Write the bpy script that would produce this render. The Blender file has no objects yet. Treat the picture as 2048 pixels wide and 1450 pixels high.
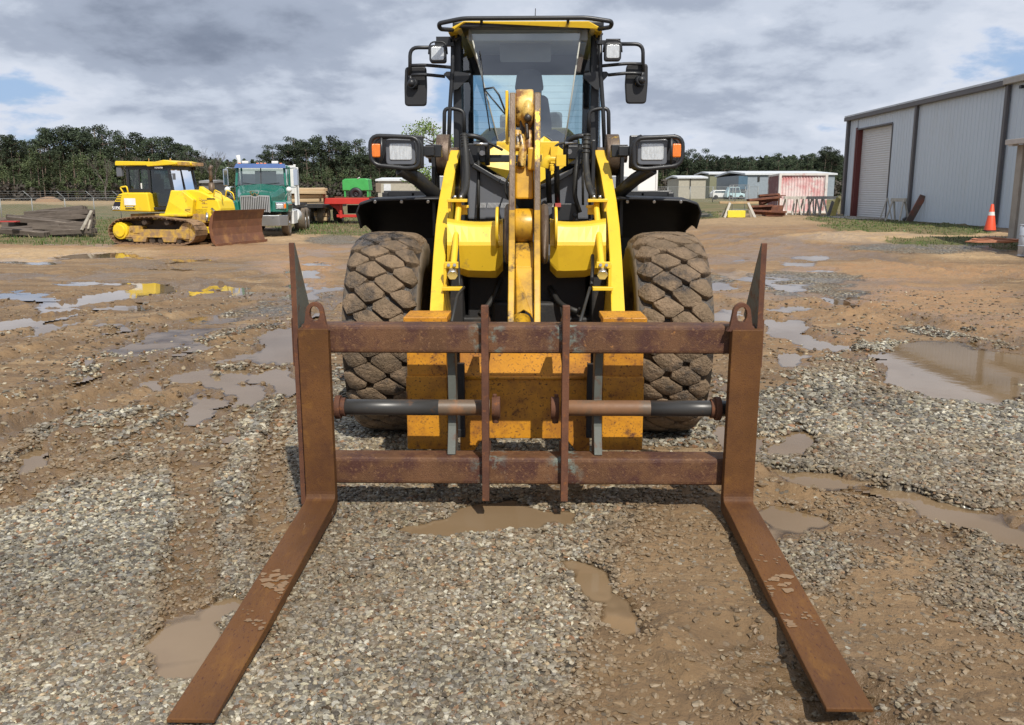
import bpy, bmesh, math, random
import numpy as np
from mathutils import Vector, Matrix
R = math.radians
SC = bpy.context.scene
COL = SC.collection
# ---------------- camera, sky, sun, exposure ----------------
FPX, CAMH, PITCH, YAW = 1750.0, 1.75, R(11.0), R(1.0)
cam = bpy.data.cameras.new('camera'); cam.sensor_width = 36; cam.lens = 36 * FPX / 2048
cam.clip_start = 0.05; cam.clip_end = 6000
camo = bpy.data.objects.new('camera', cam); COL.objects.link(camo)
camo.location = (0, 0, CAMH); camo.rotation_euler = (R(90) - PITCH, 0, YAW)
SC.camera = camo
C_D = Vector((-math.sin(YAW) * math.cos(PITCH), math.cos(YAW) * math.cos(PITCH), -math.sin(PITCH)))
C_R = Vector((math.cos(YAW), math.sin(YAW), 0)); C_U = C_R.cross(C_D)
SUND = Vector((0.30, -0.85, 1.0)).normalized()      # towards the sun
sun = bpy.data.lights.new('sun', 'SUN'); sun.energy = 4.6; sun.angle = R(0.6); sun.color = (1, 0.95, 0.86)
suno = bpy.data.objects.new('sun', sun); COL.objects.link(suno)
suno.rotation_euler = (-SUND).to_track_quat('-Z', 'Y').to_euler(); suno.location = (0, 0, 30)
SC.view_settings.view_transform = 'Standard'; SC.view_settings.look = 'None'
SC.view_settings.exposure = 0.0; SC.view_settings.gamma = 1.0
world = bpy.data.worlds.new('World'); SC.world = world; world.use_nodes = True

SEEDA = (5.3, 1.9, 0)
def sky_world():
    nt = world.node_tree; N = nt.nodes; L = nt.links; N.clear()
    def nd(t, **k):
        n = N.new(t)
        for a, b in k.items(): setattr(n, a, b)
        return n
    def mth(op, a, b=None, c=None):
        n = nd('ShaderNodeMath', operation=op)
        for i, v in enumerate((a, b, c)):
            if v is None: continue
            if isinstance(v, (int, float)): n.inputs[i].default_value = v
            else: L.new(v, n.inputs[i])
        return n.outputs[0]
    sky = nd('ShaderNodeTexSky', sky_type='NISHITA'); sky.sun_disc = False
    sky.sun_elevation = math.asin(SUND.z); sky.sun_rotation = math.atan2(SUND.x, SUND.y)
    bsky = nd('ShaderNodeBackground'); L.new(sky.outputs[0], bsky.inputs[0]); bsky.inputs[1].default_value = 0.10
    tc = nd('ShaderNodeTexCoord'); sp = nd('ShaderNodeSeparateXYZ'); L.new(tc.outputs['Generated'], sp.inputs[0])
    x, y, z = sp.outputs
    zz = mth('ADD', mth('MULTIPLY', mth('MAXIMUM', z, 0.0), 0.9), 0.28)
    cb = nd('ShaderNodeCombineXYZ')
    L.new(mth('DIVIDE', x, zz), cb.inputs[0]); L.new(mth('DIVIDE', y, zz), cb.inputs[1])
    def noise(scale, det, rough, loc, dist=0.0, st=(1, 1, 1)):
        mp = nd('ShaderNodeMapping'); L.new(cb.outputs[0], mp.inputs[0])
        mp.inputs['Location'].default_value = loc; mp.inputs['Scale'].default_value = st
        n = nd('ShaderNodeTexNoise'); n.inputs['Scale'].default_value = scale
        n.inputs['Detail'].default_value = det; n.inputs['Roughness'].default_value = rough
        n.inputs['Distortion'].default_value = dist
        L.new(mp.outputs[0], n.inputs['Vector']); return n.outputs['Fac']
    def ramp(v, stops, interp='EASE'):
        r = nd('ShaderNodeValToRGB'); L.new(v, r.inputs[0]); r.color_ramp.interpolation = interp
        els = r.color_ramp.elements
        while len(els) < len(stops): els.new(0.5)
        for e, (p, c) in zip(els, stops): e.position = p; e.color = (*c, 1) if len(c) == 3 else c
        return r.outputs[0]
    big = noise(0.80, 4, 0.50, SEEDA, 0.1)
    det = noise(2.6, 9, 0.56, (7.7, 2.2, 0), 0.1)
    wisp = noise(7.0, 7, 0.6, (1.3, 5.2, 0), 0.1)
    dens = mth('ADD', mth('MULTIPLY', big, 0.54), mth('ADD', mth('MULTIPLY', det, 0.37), mth('MULTIPLY', wisp, 0.09)))
    # thick = grey undersides, thin = white, holes = blue
    # a band of lighter sky near the horizon: far clouds seen edge-on, lit
    lift = mth('MULTIPLY', mth('SUBTRACT', 1.0, mth('MINIMUM', mth('MULTIPLY', mth('MAXIMUM', z, 0.0), 5.0), 1.0)), 0.062)
    dd = mth('SUBTRACT', dens, lift)
    colc = ramp(dd, [(0.375, (0.36, 0.52, 0.80)), (0.425, (0.70, 0.75, 0.85)), (0.47, (0.60, 0.66, 0.77)), (0.535, (0.39, 0.445, 0.555)), (0.63, (0.22, 0.26, 0.345))])
    bcl = nd('ShaderNodeBackground'); L.new(colc, bcl.inputs[0]); bcl.inputs[1].default_value = 1.0
    cov = ramp(dd, [(0.35, (0, 0, 0)), (0.41, (1, 1, 1))])
    # flat blue gaps low in the sky, always partly veiled
    cov2 = mth('MAXIMUM', cov, 0.8)
    mx = nd('ShaderNodeMixShader'); L.new(cov2, mx.inputs[0]); L.new(bsky.outputs[0], mx.inputs[1]); L.new(bcl.outputs[0], mx.inputs[2])
    out = nd('ShaderNodeOutputWorld'); L.new(mx.outputs[0], out.inputs[0])
sky_world()

# ---------------- helpers ----------------
def ray(px, py):
    return (C_D * FPX + C_R * (px - 1024) + C_U * (725 - py)).normalized()
def W(px, py, Y):                       # world point at distance Y for a measured direction
    r = ray(px, py); return Vector((0, 0, CAMH)) + r * (Y / r.y)
def G(px, py, z=0.0):
    r = ray(px, py); return Vector((0, 0, CAMH)) + r * ((z - CAMH) / r.z)
def tag(o, label=None, cat=None, group=None, kind=None):
    if label: o['label'] = label
    if cat: o['category'] = cat
    if group: o['group'] = group
    if kind: o['kind'] = kind
    return o
def thing(name, loc, label, cat, group=None, rz=0):
    o = bpy.data.objects.new(name, None); COL.objects.link(o); o.empty_display_size = 0.3
    o.location = loc; o.rotation_euler = (0, 0, rz); return tag(o, label, cat, group)
def kids(o): return [c for c in bpy.data.objects if c.parent == o]
def copy_tree(o, parent=None):
    c = o.copy(); COL.objects.link(c); c.parent = parent
    for ch in kids(o): copy_tree(ch, c)
    return c
def fillet(pts, rad, seg=5, closed=False):
    pts = [Vector(p) for p in pts]; out = []; n = len(pts)
    for i, p in enumerate(pts):
        if not closed and (i == 0 or i == n - 1): out.append(p); continue
        a = pts[i - 1]; b = pts[(i + 1) % n]
        da = (a - p); db = (b - p); r = min(rad, da.length * .49, db.length * .49)
        s = p + da.normalized() * r; e = p + db.normalized() * r
        for k in range(seg + 1):
            t = k / seg; out.append(s * (1 - t) ** 2 + p * 2 * t * (1 - t) + e * t * t)
    return out
class MB:
    def __init__(s, org=(0, 0, 0)): s.v = []; s.f = []; s.sm = []; s.mi = []; s.o = Vector(org); s.m = 0; s.X = None
    def _a(s, vs, fs, smooth=False):
        b = len(s.v)
        for p in vs:
            p = Vector(p)
            if s.X is not None: p = s.X @ p
            s.v.append(p - s.o)
        for f in fs: s.f.append([b + i for i in f]); s.sm.append(smooth); s.mi.append(s.m)
        return s
    def box(s, c, d, rot=None):
        h = [Vector((x * d[0] / 2, y * d[1] / 2, z * d[2] / 2)) for x in (-1, 1) for y in (-1, 1) for z in (-1, 1)]
        if rot is not None:
            M = rot if isinstance(rot, Matrix) else Matrix.Rotation(rot, 3, 'Z'); h = [M @ p for p in h]
        c = Vector(c)
        return s._a([p + c for p in h], [(0, 1, 3, 2), (4, 6, 7, 5), (0, 4, 5, 1), (2, 3, 7, 6), (0, 2, 6, 4), (1, 5, 7, 3)])
    def bar(s, p0, p1, w, h, up=(0, 0, 1)):
        p0 = Vector(p0); p1 = Vector(p1); d = (p1 - p0); L = d.length; d.normalize(); up = Vector(up)
        if abs(d.dot(up)) > .98: up = Vector((0, 1, 0))
        x = d.cross(up).normalized(); z = x.cross(d)
        vs = [p + x * (a * w / 2) + z * (b * h / 2) for p in (p0, p1) for a, b in ((-1, -1), (1, -1), (1, 1), (-1, 1))]
        return s._a(vs, [(3, 2, 1, 0), (4, 5, 6, 7), (0, 1, 5, 4), (1, 2, 6, 5), (2, 3, 7, 6), (3, 0, 4, 7)])
    def prism(s, pts, off, smooth=False):
        n = len(pts); off = Vector(off); a = [Vector(p) for p in pts]
        fs = [tuple(range(n))[::-1], tuple(range(n, 2 * n))]
        s._a(a + [p + off for p in a], fs)
        b = len(s.v) - 2 * n
        for i in range(n):
            j = (i + 1) % n; s.f.append([b + i, b + j, b + n + j, b + n + i]); s.sm.append(smooth); s.mi.append(s.m)
        return s
    def tube(s, pts, r, n=8, closed=False, caps=True):
        pts = [Vector(p) for p in pts]; m = len(pts)
        rs = r if isinstance(r, (list, tuple)) else [r] * m
        prev = None; rings = []
        for i, p in enumerate(pts):
            a = pts[i - 1] if (i > 0 or closed) else p; b = pts[(i + 1) % m] if (i < m - 1 or closed) else p
            d = (b - a)
            if d.length < 1e-9: d = Vector((0, 0, 1))
            d.normalize()
            if prev is None:
                u = Vector((0, 0, 1)) if abs(d.z) < .9 else Vector((1, 0, 0))
                x = d.cross(u).normalized()
            else: x = (prev - d * prev.dot(d)).normalized()
            prev = x; y = d.cross(x)
            rings += [p + (x * math.cos(2 * math.pi * k / n) + y * math.sin(2 * math.pi * k / n)) * rs[i] for k in range(n)]
        fs = []
        for i in range(m if closed else m - 1):
            j = (i + 1) % m
            for k in range(n): fs.append((i * n + k, i * n + (k + 1) % n, j * n + (k + 1) % n, j * n + k))
        s._a(rings, fs, True)
        if caps and not closed:
            b = len(s.v) - len(rings)
            s.f.append([b + k for k in range(n)][::-1]); s.sm.append(False); s.mi.append(s.m)
            s.f.append([b + (m - 1) * n + k for k in range(n)]); s.sm.append(False); s.mi.append(s.m)
        return s
    def cyl(s, p0, p1, r, n=20, r2=None): return s.tube([p0, p1], [r, r if r2 is None else r2], n)
    def lathe(s, prof, c, axis='x', n=32, smooth=True, closed=True):   # prof: (radius, along)
        vs = []; m = len(prof); c = Vector(c)
        for k in range(n):
            t = 2 * math.pi * k / n
            for r, a in prof:
                q = (a, r * math.cos(t), r * math.sin(t)) if axis == 'x' else (r * math.cos(t), r * math.sin(t), a) if axis == 'z' else (r * math.cos(t), a, r * math.sin(t))
                vs.append(c + Vector(q))
        fs = []
        for k in range(n):
            k2 = (k + 1) % n
            for i in range(m if closed else m - 1):
                j = (i + 1) % m; fs.append((k * m + i, k * m + j, k2 * m + j, k2 * m + i))
        return s._a(vs, fs, smooth)
    def grid(s, P, smooth=True, thick=None):
        a = len(P); b = len(P[0]); vs = [p for row in P for p in row]
        return s._a(vs, [(i * b + j, i * b + j + 1, (i + 1) * b + j + 1, (i + 1) * b + j) for i in range(a - 1) for j in range(b - 1)], smooth)
    def ball(s, c, r, nu=14, nv=9, sc=(1, 1, 1)):
        c = Vector(c); P = []
        for i in range(nv + 1):
            a = math.pi * i / nv
            P.append([c + Vector((math.sin(a) * math.cos(2 * math.pi * j / nu) * r * sc[0], math.sin(a) * math.sin(2 * math.pi * j / nu) * r * sc[1], math.cos(a) * r * sc[2])) for j in range(nu + 1)])
        return s.grid(P)
    def build(s, name, mat, parent=None, bevel=0, solid=0, seg=2, merge=False, loc=None):
        me = bpy.data.meshes.new(name); me.from_pydata([tuple(p) for p in s.v], [], s.f)
        me.polygons.foreach_set('use_smooth', s.sm); me.polygons.foreach_set('material_index', s.mi)
        bm = bmesh.new(); bm.from_mesh(me)
        if merge: bmesh.ops.remove_doubles(bm, verts=bm.verts, dist=1e-5)
        bmesh.ops.recalc_face_normals(bm, faces=bm.faces); bm.to_mesh(me); bm.free()
        for m in (mat if isinstance(mat, (list, tuple)) else [mat]): me.materials.append(m)
        o = bpy.data.objects.new(name, me); COL.objects.link(o)
        if parent: o.parent = parent
        if loc is not None: o.location = loc
        if solid:
            m = o.modifiers.new('solid', 'SOLIDIFY'); m.thickness = solid; m.offset = 0
        if bevel:
            m = o.modifiers.new('bevel', 'BEVEL'); m.width = bevel; m.segments = seg; m.limit_method = 'ANGLE'; m.angle_limit = R(35); m.harden_normals = False
        return o
def split_parts(o):
    """one object per loose piece, same name and parent"""
    me = o.data; n = len(me.vertices); par = list(range(n))
    def f(a):
        while par[a] != a: par[a] = par[par[a]]; a = par[a]
        return a
    for e in me.edges:
        a, b = f(e.vertices[0]), f(e.vertices[1])
        if a != b: par[a] = b
    groups = {}
    for p in me.polygons: groups.setdefault(f(p.vertices[0]), []).append(p)
    if len(groups) < 2: return [o]
    out = []
    for g in groups.values():
        ids = sorted({v for p in g for v in p.vertices}); mp = {v: i for i, v in enumerate(ids)}
        m2 = bpy.data.meshes.new(o.name); m2.from_pydata([tuple(me.vertices[v].co) for v in ids], [], [[mp[v] for v in p.vertices] for p in g])
        m2.polygons.foreach_set('use_smooth', [p.use_smooth for p in g]); m2.polygons.foreach_set('material_index', [p.material_index for p in g])
        for m in me.materials: m2.materials.append(m)
        if not out: o.data = m2; out.append(o)
        else: c = o.copy(); c.data = m2; COL.objects.link(c); out.append(c)
    return out
def text_part(txt, size, mat, parent, M, name='lettering', ext=.002, bold=.0, sx=1.0):
    cu = bpy.data.curves.new('t', 'FONT'); cu.body = txt; cu.size = size; cu.extrude = ext; cu.offset = bold
    cu.align_x = 'CENTER'; cu.align_y = 'CENTER'; cu.resolution_u = 3
    t = bpy.data.objects.new('t', cu); COL.objects.link(t)
    dg = bpy.context.evaluated_depsgraph_get(); dg.update()
    me = bpy.data.meshes.new_from_object(t.evaluated_get(dg)); bpy.data.objects.remove(t)
    me.transform(M @ Matrix.Diagonal((sx, 1, 1, 1))); me.materials.clear(); me.materials.append(mat)
    o = bpy.data.objects.new(name, me); COL.objects.link(o); o.parent = parent; return o
def frameM(o, x, y):
    x = Vector(x).normalized(); y = Vector(y).normalized(); z = x.cross(y)
    M = Matrix((x, y, z)).transposed().to_4x4(); M.translation = Vector(o); return M

# ---------------- materials ----------------
def mat(name, col, rough=.5, metal=0.0, over=(), var=.12, vscale=3.0, bump=0.0, bscale=60.0, spec=.5, coat=0.0, trans=0.0, rvar=0.0, stretch=(1, 1, 1), alpha=1.0, bdist=.01):
    """over: list of (colour, scale, lo, hi, roughness) patches laid on by noise: dirt, rust, worn paint"""
    m = bpy.data.materials.new(name); m.use_nodes = True; nt = m.node_tree; N = nt.nodes; L = nt.links
    b = N['Principled BSDF']; b.inputs['Metallic'].default_value = metal; b.inputs['Specular IOR Level'].default_value = spec
    b.inputs['Coat Weight'].default_value = coat; b.inputs['Transmission Weight'].default_value = trans
    tc = N.new('ShaderNodeTexCoord'); mp = N.new('ShaderNodeMapping'); mp.inputs['Scale'].default_value = stretch
    L.new(tc.outputs['Object'], mp.inputs[0]); V = mp.outputs[0]
    def noise(sc, det=6, ro=.6, off=0):
        n = N.new('ShaderNodeTexNoise'); n.noise_dimensions = '4D'; n.inputs['W'].default_value = off
        n.inputs['Scale'].default_value = sc; n.inputs['Detail'].default_value = det; n.inputs['Roughness'].default_value = ro
        L.new(V, n.inputs['Vector']); return n.outputs['Fac']
    def ramp(v, lo, hi):
        r = N.new('ShaderNodeMapRange'); r.inputs[1].default_value = lo; r.inputs[2].default_value = hi; L.new(v, r.inputs[0]); return r.outputs[0]
    def mix(f, a, c):
        x = N.new('ShaderNodeMix'); x.data_type = 'RGBA'
        L.new(f, x.inputs[0])
        for s_, q in ((6, a), (7, c)):
            if isinstance(q, tuple): x.inputs[s_].default_value = (*q, 1)
            else: L.new(q, x.inputs[s_])
        return x.outputs[2]
    def mixf(f, a, c):
        x = N.new('ShaderNodeMix'); L.new(f, x.inputs[0])
        for s_, q in ((2, a), (3, c)):
            if isinstance(q, (int, float)): x.inputs[s_].default_value = q
            else: L.new(q, x.inputs[s_])
        return x.outputs[0]
    d = tuple(c * (1 - var) for c in col); l = tuple(min(1, c * (1 + var)) for c in col)
    cc = mix(ramp(noise(vscale), .3, .7), d, l)
    rr = mixf(ramp(noise(vscale * 3, off=3), .3, .7), rough - rvar, rough + rvar)
    for i, ov in enumerate(over):
        c2, sc, lo, hi, r2 = ov[:5]; f = ramp(noise(sc, 8, .68, off=5 + 7 * i), lo, hi)
        if len(ov) > 5:                       # only near the weld at |x| = ov[5]
            sx = N.new('ShaderNodeSeparateXYZ'); L.new(V, sx.inputs[0]); q = sx.outputs[0]
            for op, val in (('ABSOLUTE', None), ('SUBTRACT', ov[5]), ('ABSOLUTE', None)):
                mn = N.new('ShaderNodeMath'); mn.operation = op; L.new(q, mn.inputs[0]); q = mn.outputs[0]
                if val is not None: mn.inputs[1].default_value = val
            rw = N.new('ShaderNodeMapRange'); rw.inputs[1].default_value = .03; rw.inputs[2].default_value = .11; rw.inputs[3].default_value = 1; rw.inputs[4].default_value = 0; L.new(q, rw.inputs[0])
            mn = N.new('ShaderNodeMath'); mn.operation = 'MULTIPLY'; L.new(f, mn.inputs[0]); L.new(rw.outputs[0], mn.inputs[1]); f = mn.outputs[0]
        cc = mix(f, cc, tuple(c2)); rr = mixf(f, rr, r2)
    L.new(cc, b.inputs['Base Color']); L.new(rr, b.inputs['Roughness'])
    if bump:
        bp = N.new('ShaderNodeBump'); bp.inputs['Strength'].default_value = bump; bp.inputs['Distance'].default_value = bdist
        L.new(noise(bscale, 6, .65, off=1), bp.inputs['Height']); L.new(bp.outputs[0], b.inputs['Normal'])
    if alpha < 1: b.inputs['Alpha'].default_value = alpha
    return m
RD = (.085, .032, .018); RO = (.21, .075, .022); MUD = (.17, .11, .065)
M = {}
M['rust'] = mat('rust', (.120, .047, .023), .78, over=[(RD, 9, .48, .62, .7), (RO, 26, .55, .66, .85), ((.055, .026, .018), 90, .58, .66, .7), ((.34, .17, .07), 130, .68, .73, .8)], var=.3, bump=.35, bscale=150, rvar=.12)
M['rust_fork'] = mat('rust_fork', (.120, .052, .017), .6, spec=.25, over=[((.085, .036, .015), 4, .50, .64, .6), ((.20, .092, .022), 9, .56, .72, .6), ((.075, .03, .018), 110, .56, .64, .6), ((.40, .30, .20), 5.5, .655, .68, .9)], var=.3, bump=.3, bscale=120, rvar=.16, stretch=(1, .35, 1))
M['rust_bar'] = mat('rust_bar', (.130, .062, .030), .58, over=[((.075, .032, .024), 6, .46, .58, .45), ((.19, .10, .05), 45, .54, .64, .6), ((.17, .21, .185), 14, .50, .60, .5, .21), ((.33, .15, .05), 28, .63, .70, .8), ((.05, .025, .02), 120, .58, .64, .6)], var=.3, bump=.45, bscale=170, rvar=.14, spec=.3)
M['pin'] = mat('pin_steel', (.21, .105, .05), .58, .0, over=[((.13, .09, .06), 2.6, .50, .56, .5), ((.24, .11, .04), 22, .6, .7, .6)], var=.3, bump=.1, rvar=.1)
M['pin_dark'] = mat('pin_dark', (.060, .058, .056), .38, .3, over=[((.14, .07, .035), 9, .56, .66, .6)], var=.2)
M['green_steel'] = mat('green_worn_steel', (.105, .112, .098), .65, over=[((.12, .06, .035), 11, .52, .62, .7), ((.15, .18, .16), 20, .6, .7, .6)], bump=.2)
YEL = (.80, .52, .03)
M['yellow'] = mat('yellow_paint', YEL, .38, over=[((.62, .36, .025), 2.2, .55, .75, .45), ((.05, .03, .02), 30, .655, .68, .6), ((.36, .23, .08), 7, .60, .76, .6)], var=.05, bump=.03, rvar=.06, coat=.15)
M['yellow_dark'] = mat('yellow_paint_oiled', (.60, .34, .022), .36, over=[((.26, .14, .025), 3.2, .47, .66, .4), ((.05, .03, .018), 6, .555, .65, .35), ((.04, .02, .015), 40, .69, .71, .5)], var=.1, bump=.04, rvar=.08)
M['yellow_rusty'] = mat('yellow_paint_rusty', (.60, .26, .018), .42, over=[((.38, .15, .018), 4, .46, .60, .5), ((.13, .05, .02), 9, .57, .66, .75), ((.10, .04, .02), 75, .565, .61, .8)], var=.15, bump=.12, bscale=120, rvar=.1)
M['worn'] = mat('worn_edge', (.14, .10, .07), .5, .35, over=[((.62, .38, .03), 5, .60, .64, .4), ((.07, .04, .03), 14, .52, .64, .5), ((.32, .22, .13), 40, .62, .7, .5)], var=.25, bump=.3, bscale=90, stretch=(1, 1, .4))
M['boss'] = mat('greasy_pale_yellow', (.72, .48, .12), .4, over=[((.20, .09, .03), 7, .46, .58, .4), ((.03, .018, .012), 8, .55, .62, .25)], var=.1, bump=.1)
M['grease'] = mat('grease', (.028, .02, .014), .35, var=.4, bump=.5, bscale=40)
M['dry_mud'] = mat('dried_mud', (.215, .14, .08), .9, over=[((.25, .14, .07), 30, .5, .62, .9)], var=.15)
M['charcoal'] = mat('charcoal_paint', (.125, .132, .150), .36, over=[((.15, .13, .11), 5, .62, .8, .7)], var=.12, bump=.04, bscale=200, rvar=.06)
M['black'] = mat('black_paint', (.022, .023, .026), .40, over=[((.10, .08, .06), 7, .66, .8, .8)], var=.2, bump=.04, rvar=.08)
M['black_plastic'] = mat('black_plastic', (.018, .018, .020), .52, over=[((.10, .08, .06), 4, .64, .8, .8)], bump=.06, bscale=120)
M['dark'] = mat('dark_underframe', (.020, .019, .019), .6, over=[((.06, .045, .03), 5, .55, .7, .85)], bump=.2)
M['hose'] = mat('rubber_hose', (.020, .019, .017), .55, over=[((.07, .06, .04), 6, .58, .7, .8)], bump=.15, bscale=90)
M['chrome'] = mat('chrome', (.75, .76, .78), .12, 1.0, var=.03)
M['steel'] = mat('zinc_steel', (.55, .55, .55), .35, .9, bump=.05)
M['seat'] = mat('seat_fabric', (.09, .11, .14), .8, bump=.1, bscale=300)
def glass(name, col, alpha=.22, rough=.02):
    m = bpy.data.materials.new(name); m.use_nodes = True; nt = m.node_tree; N = nt.nodes; L = nt.links; N.clear()
    t = N.new('ShaderNodeBsdfTransparent'); t.inputs[0].default_value = (*col, 1)
    g = N.new('ShaderNodeBsdfGlossy'); g.inputs['Roughness'].default_value = rough; g.inputs[0].default_value = (1, 1, 1, 1)
    f = N.new('ShaderNodeFresnel'); f.inputs[0].default_value = 1.5
    k = N.new('ShaderNodeMath'); k.operation = 'ADD'; k.inputs[1].default_value = alpha; L.new(f.outputs[0], k.inputs[0])
    x = N.new('ShaderNodeMixShader'); o = N.new('ShaderNodeOutputMaterial')
    L.new(k.outputs[0], x.inputs[0]); L.new(t.outputs[0], x.inputs[1]); L.new(g.outputs[0], x.inputs[2]); L.new(x.outputs[0], o.inputs[0]); return m
M['glass'] = glass('cab_glass', (.95, 1.0, .99), .17)
M['glass_dark'] = glass('side_glass', (.50, .60, .68), .09)
M['mirrorback'] = M['black_plastic']
def lens_mat(name, col, rough=.08, metal=.0):
    m = mat(name, col, rough, metal, var=.22, vscale=22, bump=.55, bscale=34, coat=1.0, stretch=(3.2, 1, .6)); return m
M['lens'] = lens_mat('lamp_lens', (.66, .68, .69), .22, .35)
M['amber'] = lens_mat('amber_lens', (.85, .20, .01), .2)
# mud caked tyre
M['tyre'] = mat('muddy_tyre', (.195, .135, .080), .72, over=[((.085, .062, .042), 2.2, .50, .64, .55), ((.29, .20, .125), 6, .45, .62, .9), ((.06, .05, .042), 3.5, .53, .62, .20), ((.32, .23, .15), 50, .60, .68, .9), ((.06, .04, .028), 70, .62, .68, .8)], var=.25, bump=1.0, bscale=42, rvar=.12, spec=.5, bdist=.035)
M['tyre_side'] = mat('tyre_sidewall', (.15, .115, .08), .7, over=[((.06, .05, .04), 7, .5, .65, .4)], var=.2, bump=.3, bscale=40)
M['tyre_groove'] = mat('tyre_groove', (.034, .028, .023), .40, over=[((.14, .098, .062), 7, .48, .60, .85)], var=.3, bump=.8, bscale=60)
# ---------------- terrain ----------------
_rng = np.random.RandomState(7); _tab = _rng.rand(256, 256)
def vnoise(x, y):
    xi = np.floor(x).astype(int); yi = np.floor(y).astype(int); fx = x - xi; fy = y - yi
    fx = fx * fx * (3 - 2 * fx); fy = fy * fy * (3 - 2 * fy)
    a = _tab[xi & 255, yi & 255]; b = _tab[(xi + 1) & 255, yi & 255]; c = _tab[xi & 255, (yi + 1) & 255]; d = _tab[(xi + 1) & 255, (yi + 1) & 255]
    return (a * (1 - fx) + b * fx) * (1 - fy) + (c * (1 - fx) + d * fx) * fy
def fbm(x, y, o=4, g=.5):
    s = 0; a = 1; t = 0
    for i in range(o):
        s = s + a * vnoise(x * 2 ** i + 17.3 * i, y * 2 ** i + 9.1 * i); t += a; a *= g
    return s / t
def ss(v, a, b): t = np.clip((v - a) / (b - a), 0, 1); return t * t * (3 - 2 * t)
def base_h(x, y):
    x = np.asarray(x, float); y = np.asarray(y, float)
    return .45 * ss(y, 17, 31) * ss(x, 2.5, 9) + .25 * ss(y, 60, 120)
def proj(x, y, z=0):
    vx = x; vy = y; vz = z - CAMH
    d = np.maximum(vx * C_D.x + vy * C_D.y + vz * C_D.z, .05)
    return 1024 + FPX * (vx * C_R.x + vy * C_R.y) / d, 725 - FPX * (vx * C_U.x + vy * C_U.y + vz * C_U.z) / d
# measured outlines of ground patches: (px, py, rx, ry, weight, tilt)
PUD = [(1905, 712, 125, 24), (2030, 745, 110, 34), (1985, 790, 70, 10), (1905, 768, 95, 27, 1, 8), (1800, 745, 50, 12, .9, 15), (1600, 672, 70, 14, 1, 14), (1560, 655, 45, 12), (1580, 707, 28, 9), (1445, 632, 30, 12),
       (1440, 868, 55, 26), (1555, 868, 45, 15), (1640, 945, 95, 11, 1, 3), (1548, 1028, 52, 26, 1, 8), (1770, 985, 75, 13, .85, 14), (1880, 1035, 110, 26, .75, 14), (1985, 1075, 50, 20, .7),
       (1600, 618, 60, 6, .8), (1520, 560, 60, 5, .7), (1560, 575, 50, 5, .8), (1620, 515, 30, 4), (1600, 527, 35, 3), (1650, 540, 30, 3, .8), (1470, 520, 40, 4, .8), (1430, 575, 30, 7), (1700, 600, 60, 5, .6), (1720, 560, 30, 3, .7),
       (1000, 1040, 125, 24, .95), (890, 1035, 50, 12, .8), (1150, 1180, 45, 42, .80, 30), (1210, 1235, 70, 26, .74, 20), (1120, 1140, 40, 16, .7),
       (425, 763, 52, 16), (480, 752, 35, 12), (470, 790, 22, 30, .85, -60), (548, 762, 30, 25), (400, 820, 25, 30, .85, -60), (320, 782, 28, 10), (560, 685, 48, 26), (500, 700, 60, 8, .8, -15),
       (45, 592, 48, 6), (60, 600, 38, 4), (30, 652, 55, 9, 1, -10), (75, 637, 60, 5, 1, -10), (95, 663, 60, 6, 1, -12), (215, 598, 70, 6, 1, -9), (265, 582, 25, 4), (250, 614, 48, 5), (140, 612, 50, 5, .9, -5), (215, 566, 45, 4), (145, 570, 25, 3, .9),
       (305, 578, 32, 9), (395, 582, 18, 6), (420, 570, 25, 4), (470, 578, 20, 8), (455, 572, 25, 4), (300, 599, 20, 3, .8), (630, 545, 38, 5), (610, 556, 30, 5), (625, 575, 42, 8), (600, 590, 40, 8, .9), (640, 528, 25, 3),
       (430, 635, 60, 6, .7, -8), (330, 680, 90, 16, .72, -10), (270, 705, 60, 12, .7), (240, 652, 35, 5, .8), (560, 640, 60, 5, .7, -8), (400, 660, 60, 6, .7, -10), (150, 740, 60, 6, .6, -20), (35, 912, 45, 16, .9, -18), (505, 888, 35, 6, .8),
       (395, 1275, 78, 48, .74, -10), (470, 1210, 50, 22, .72, -10), (430, 1330, 40, 18, .6), (690, 1180, 60, 26, .62, -20), (175, 513, 60, 4, .9, -2), (245, 508, 30, 3, .9), (320, 537, 60, 3, .8), (370, 520, 40, 3, .9), (270, 515, 30, 2, .9), (60, 525, 60, 3, .8)]
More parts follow.
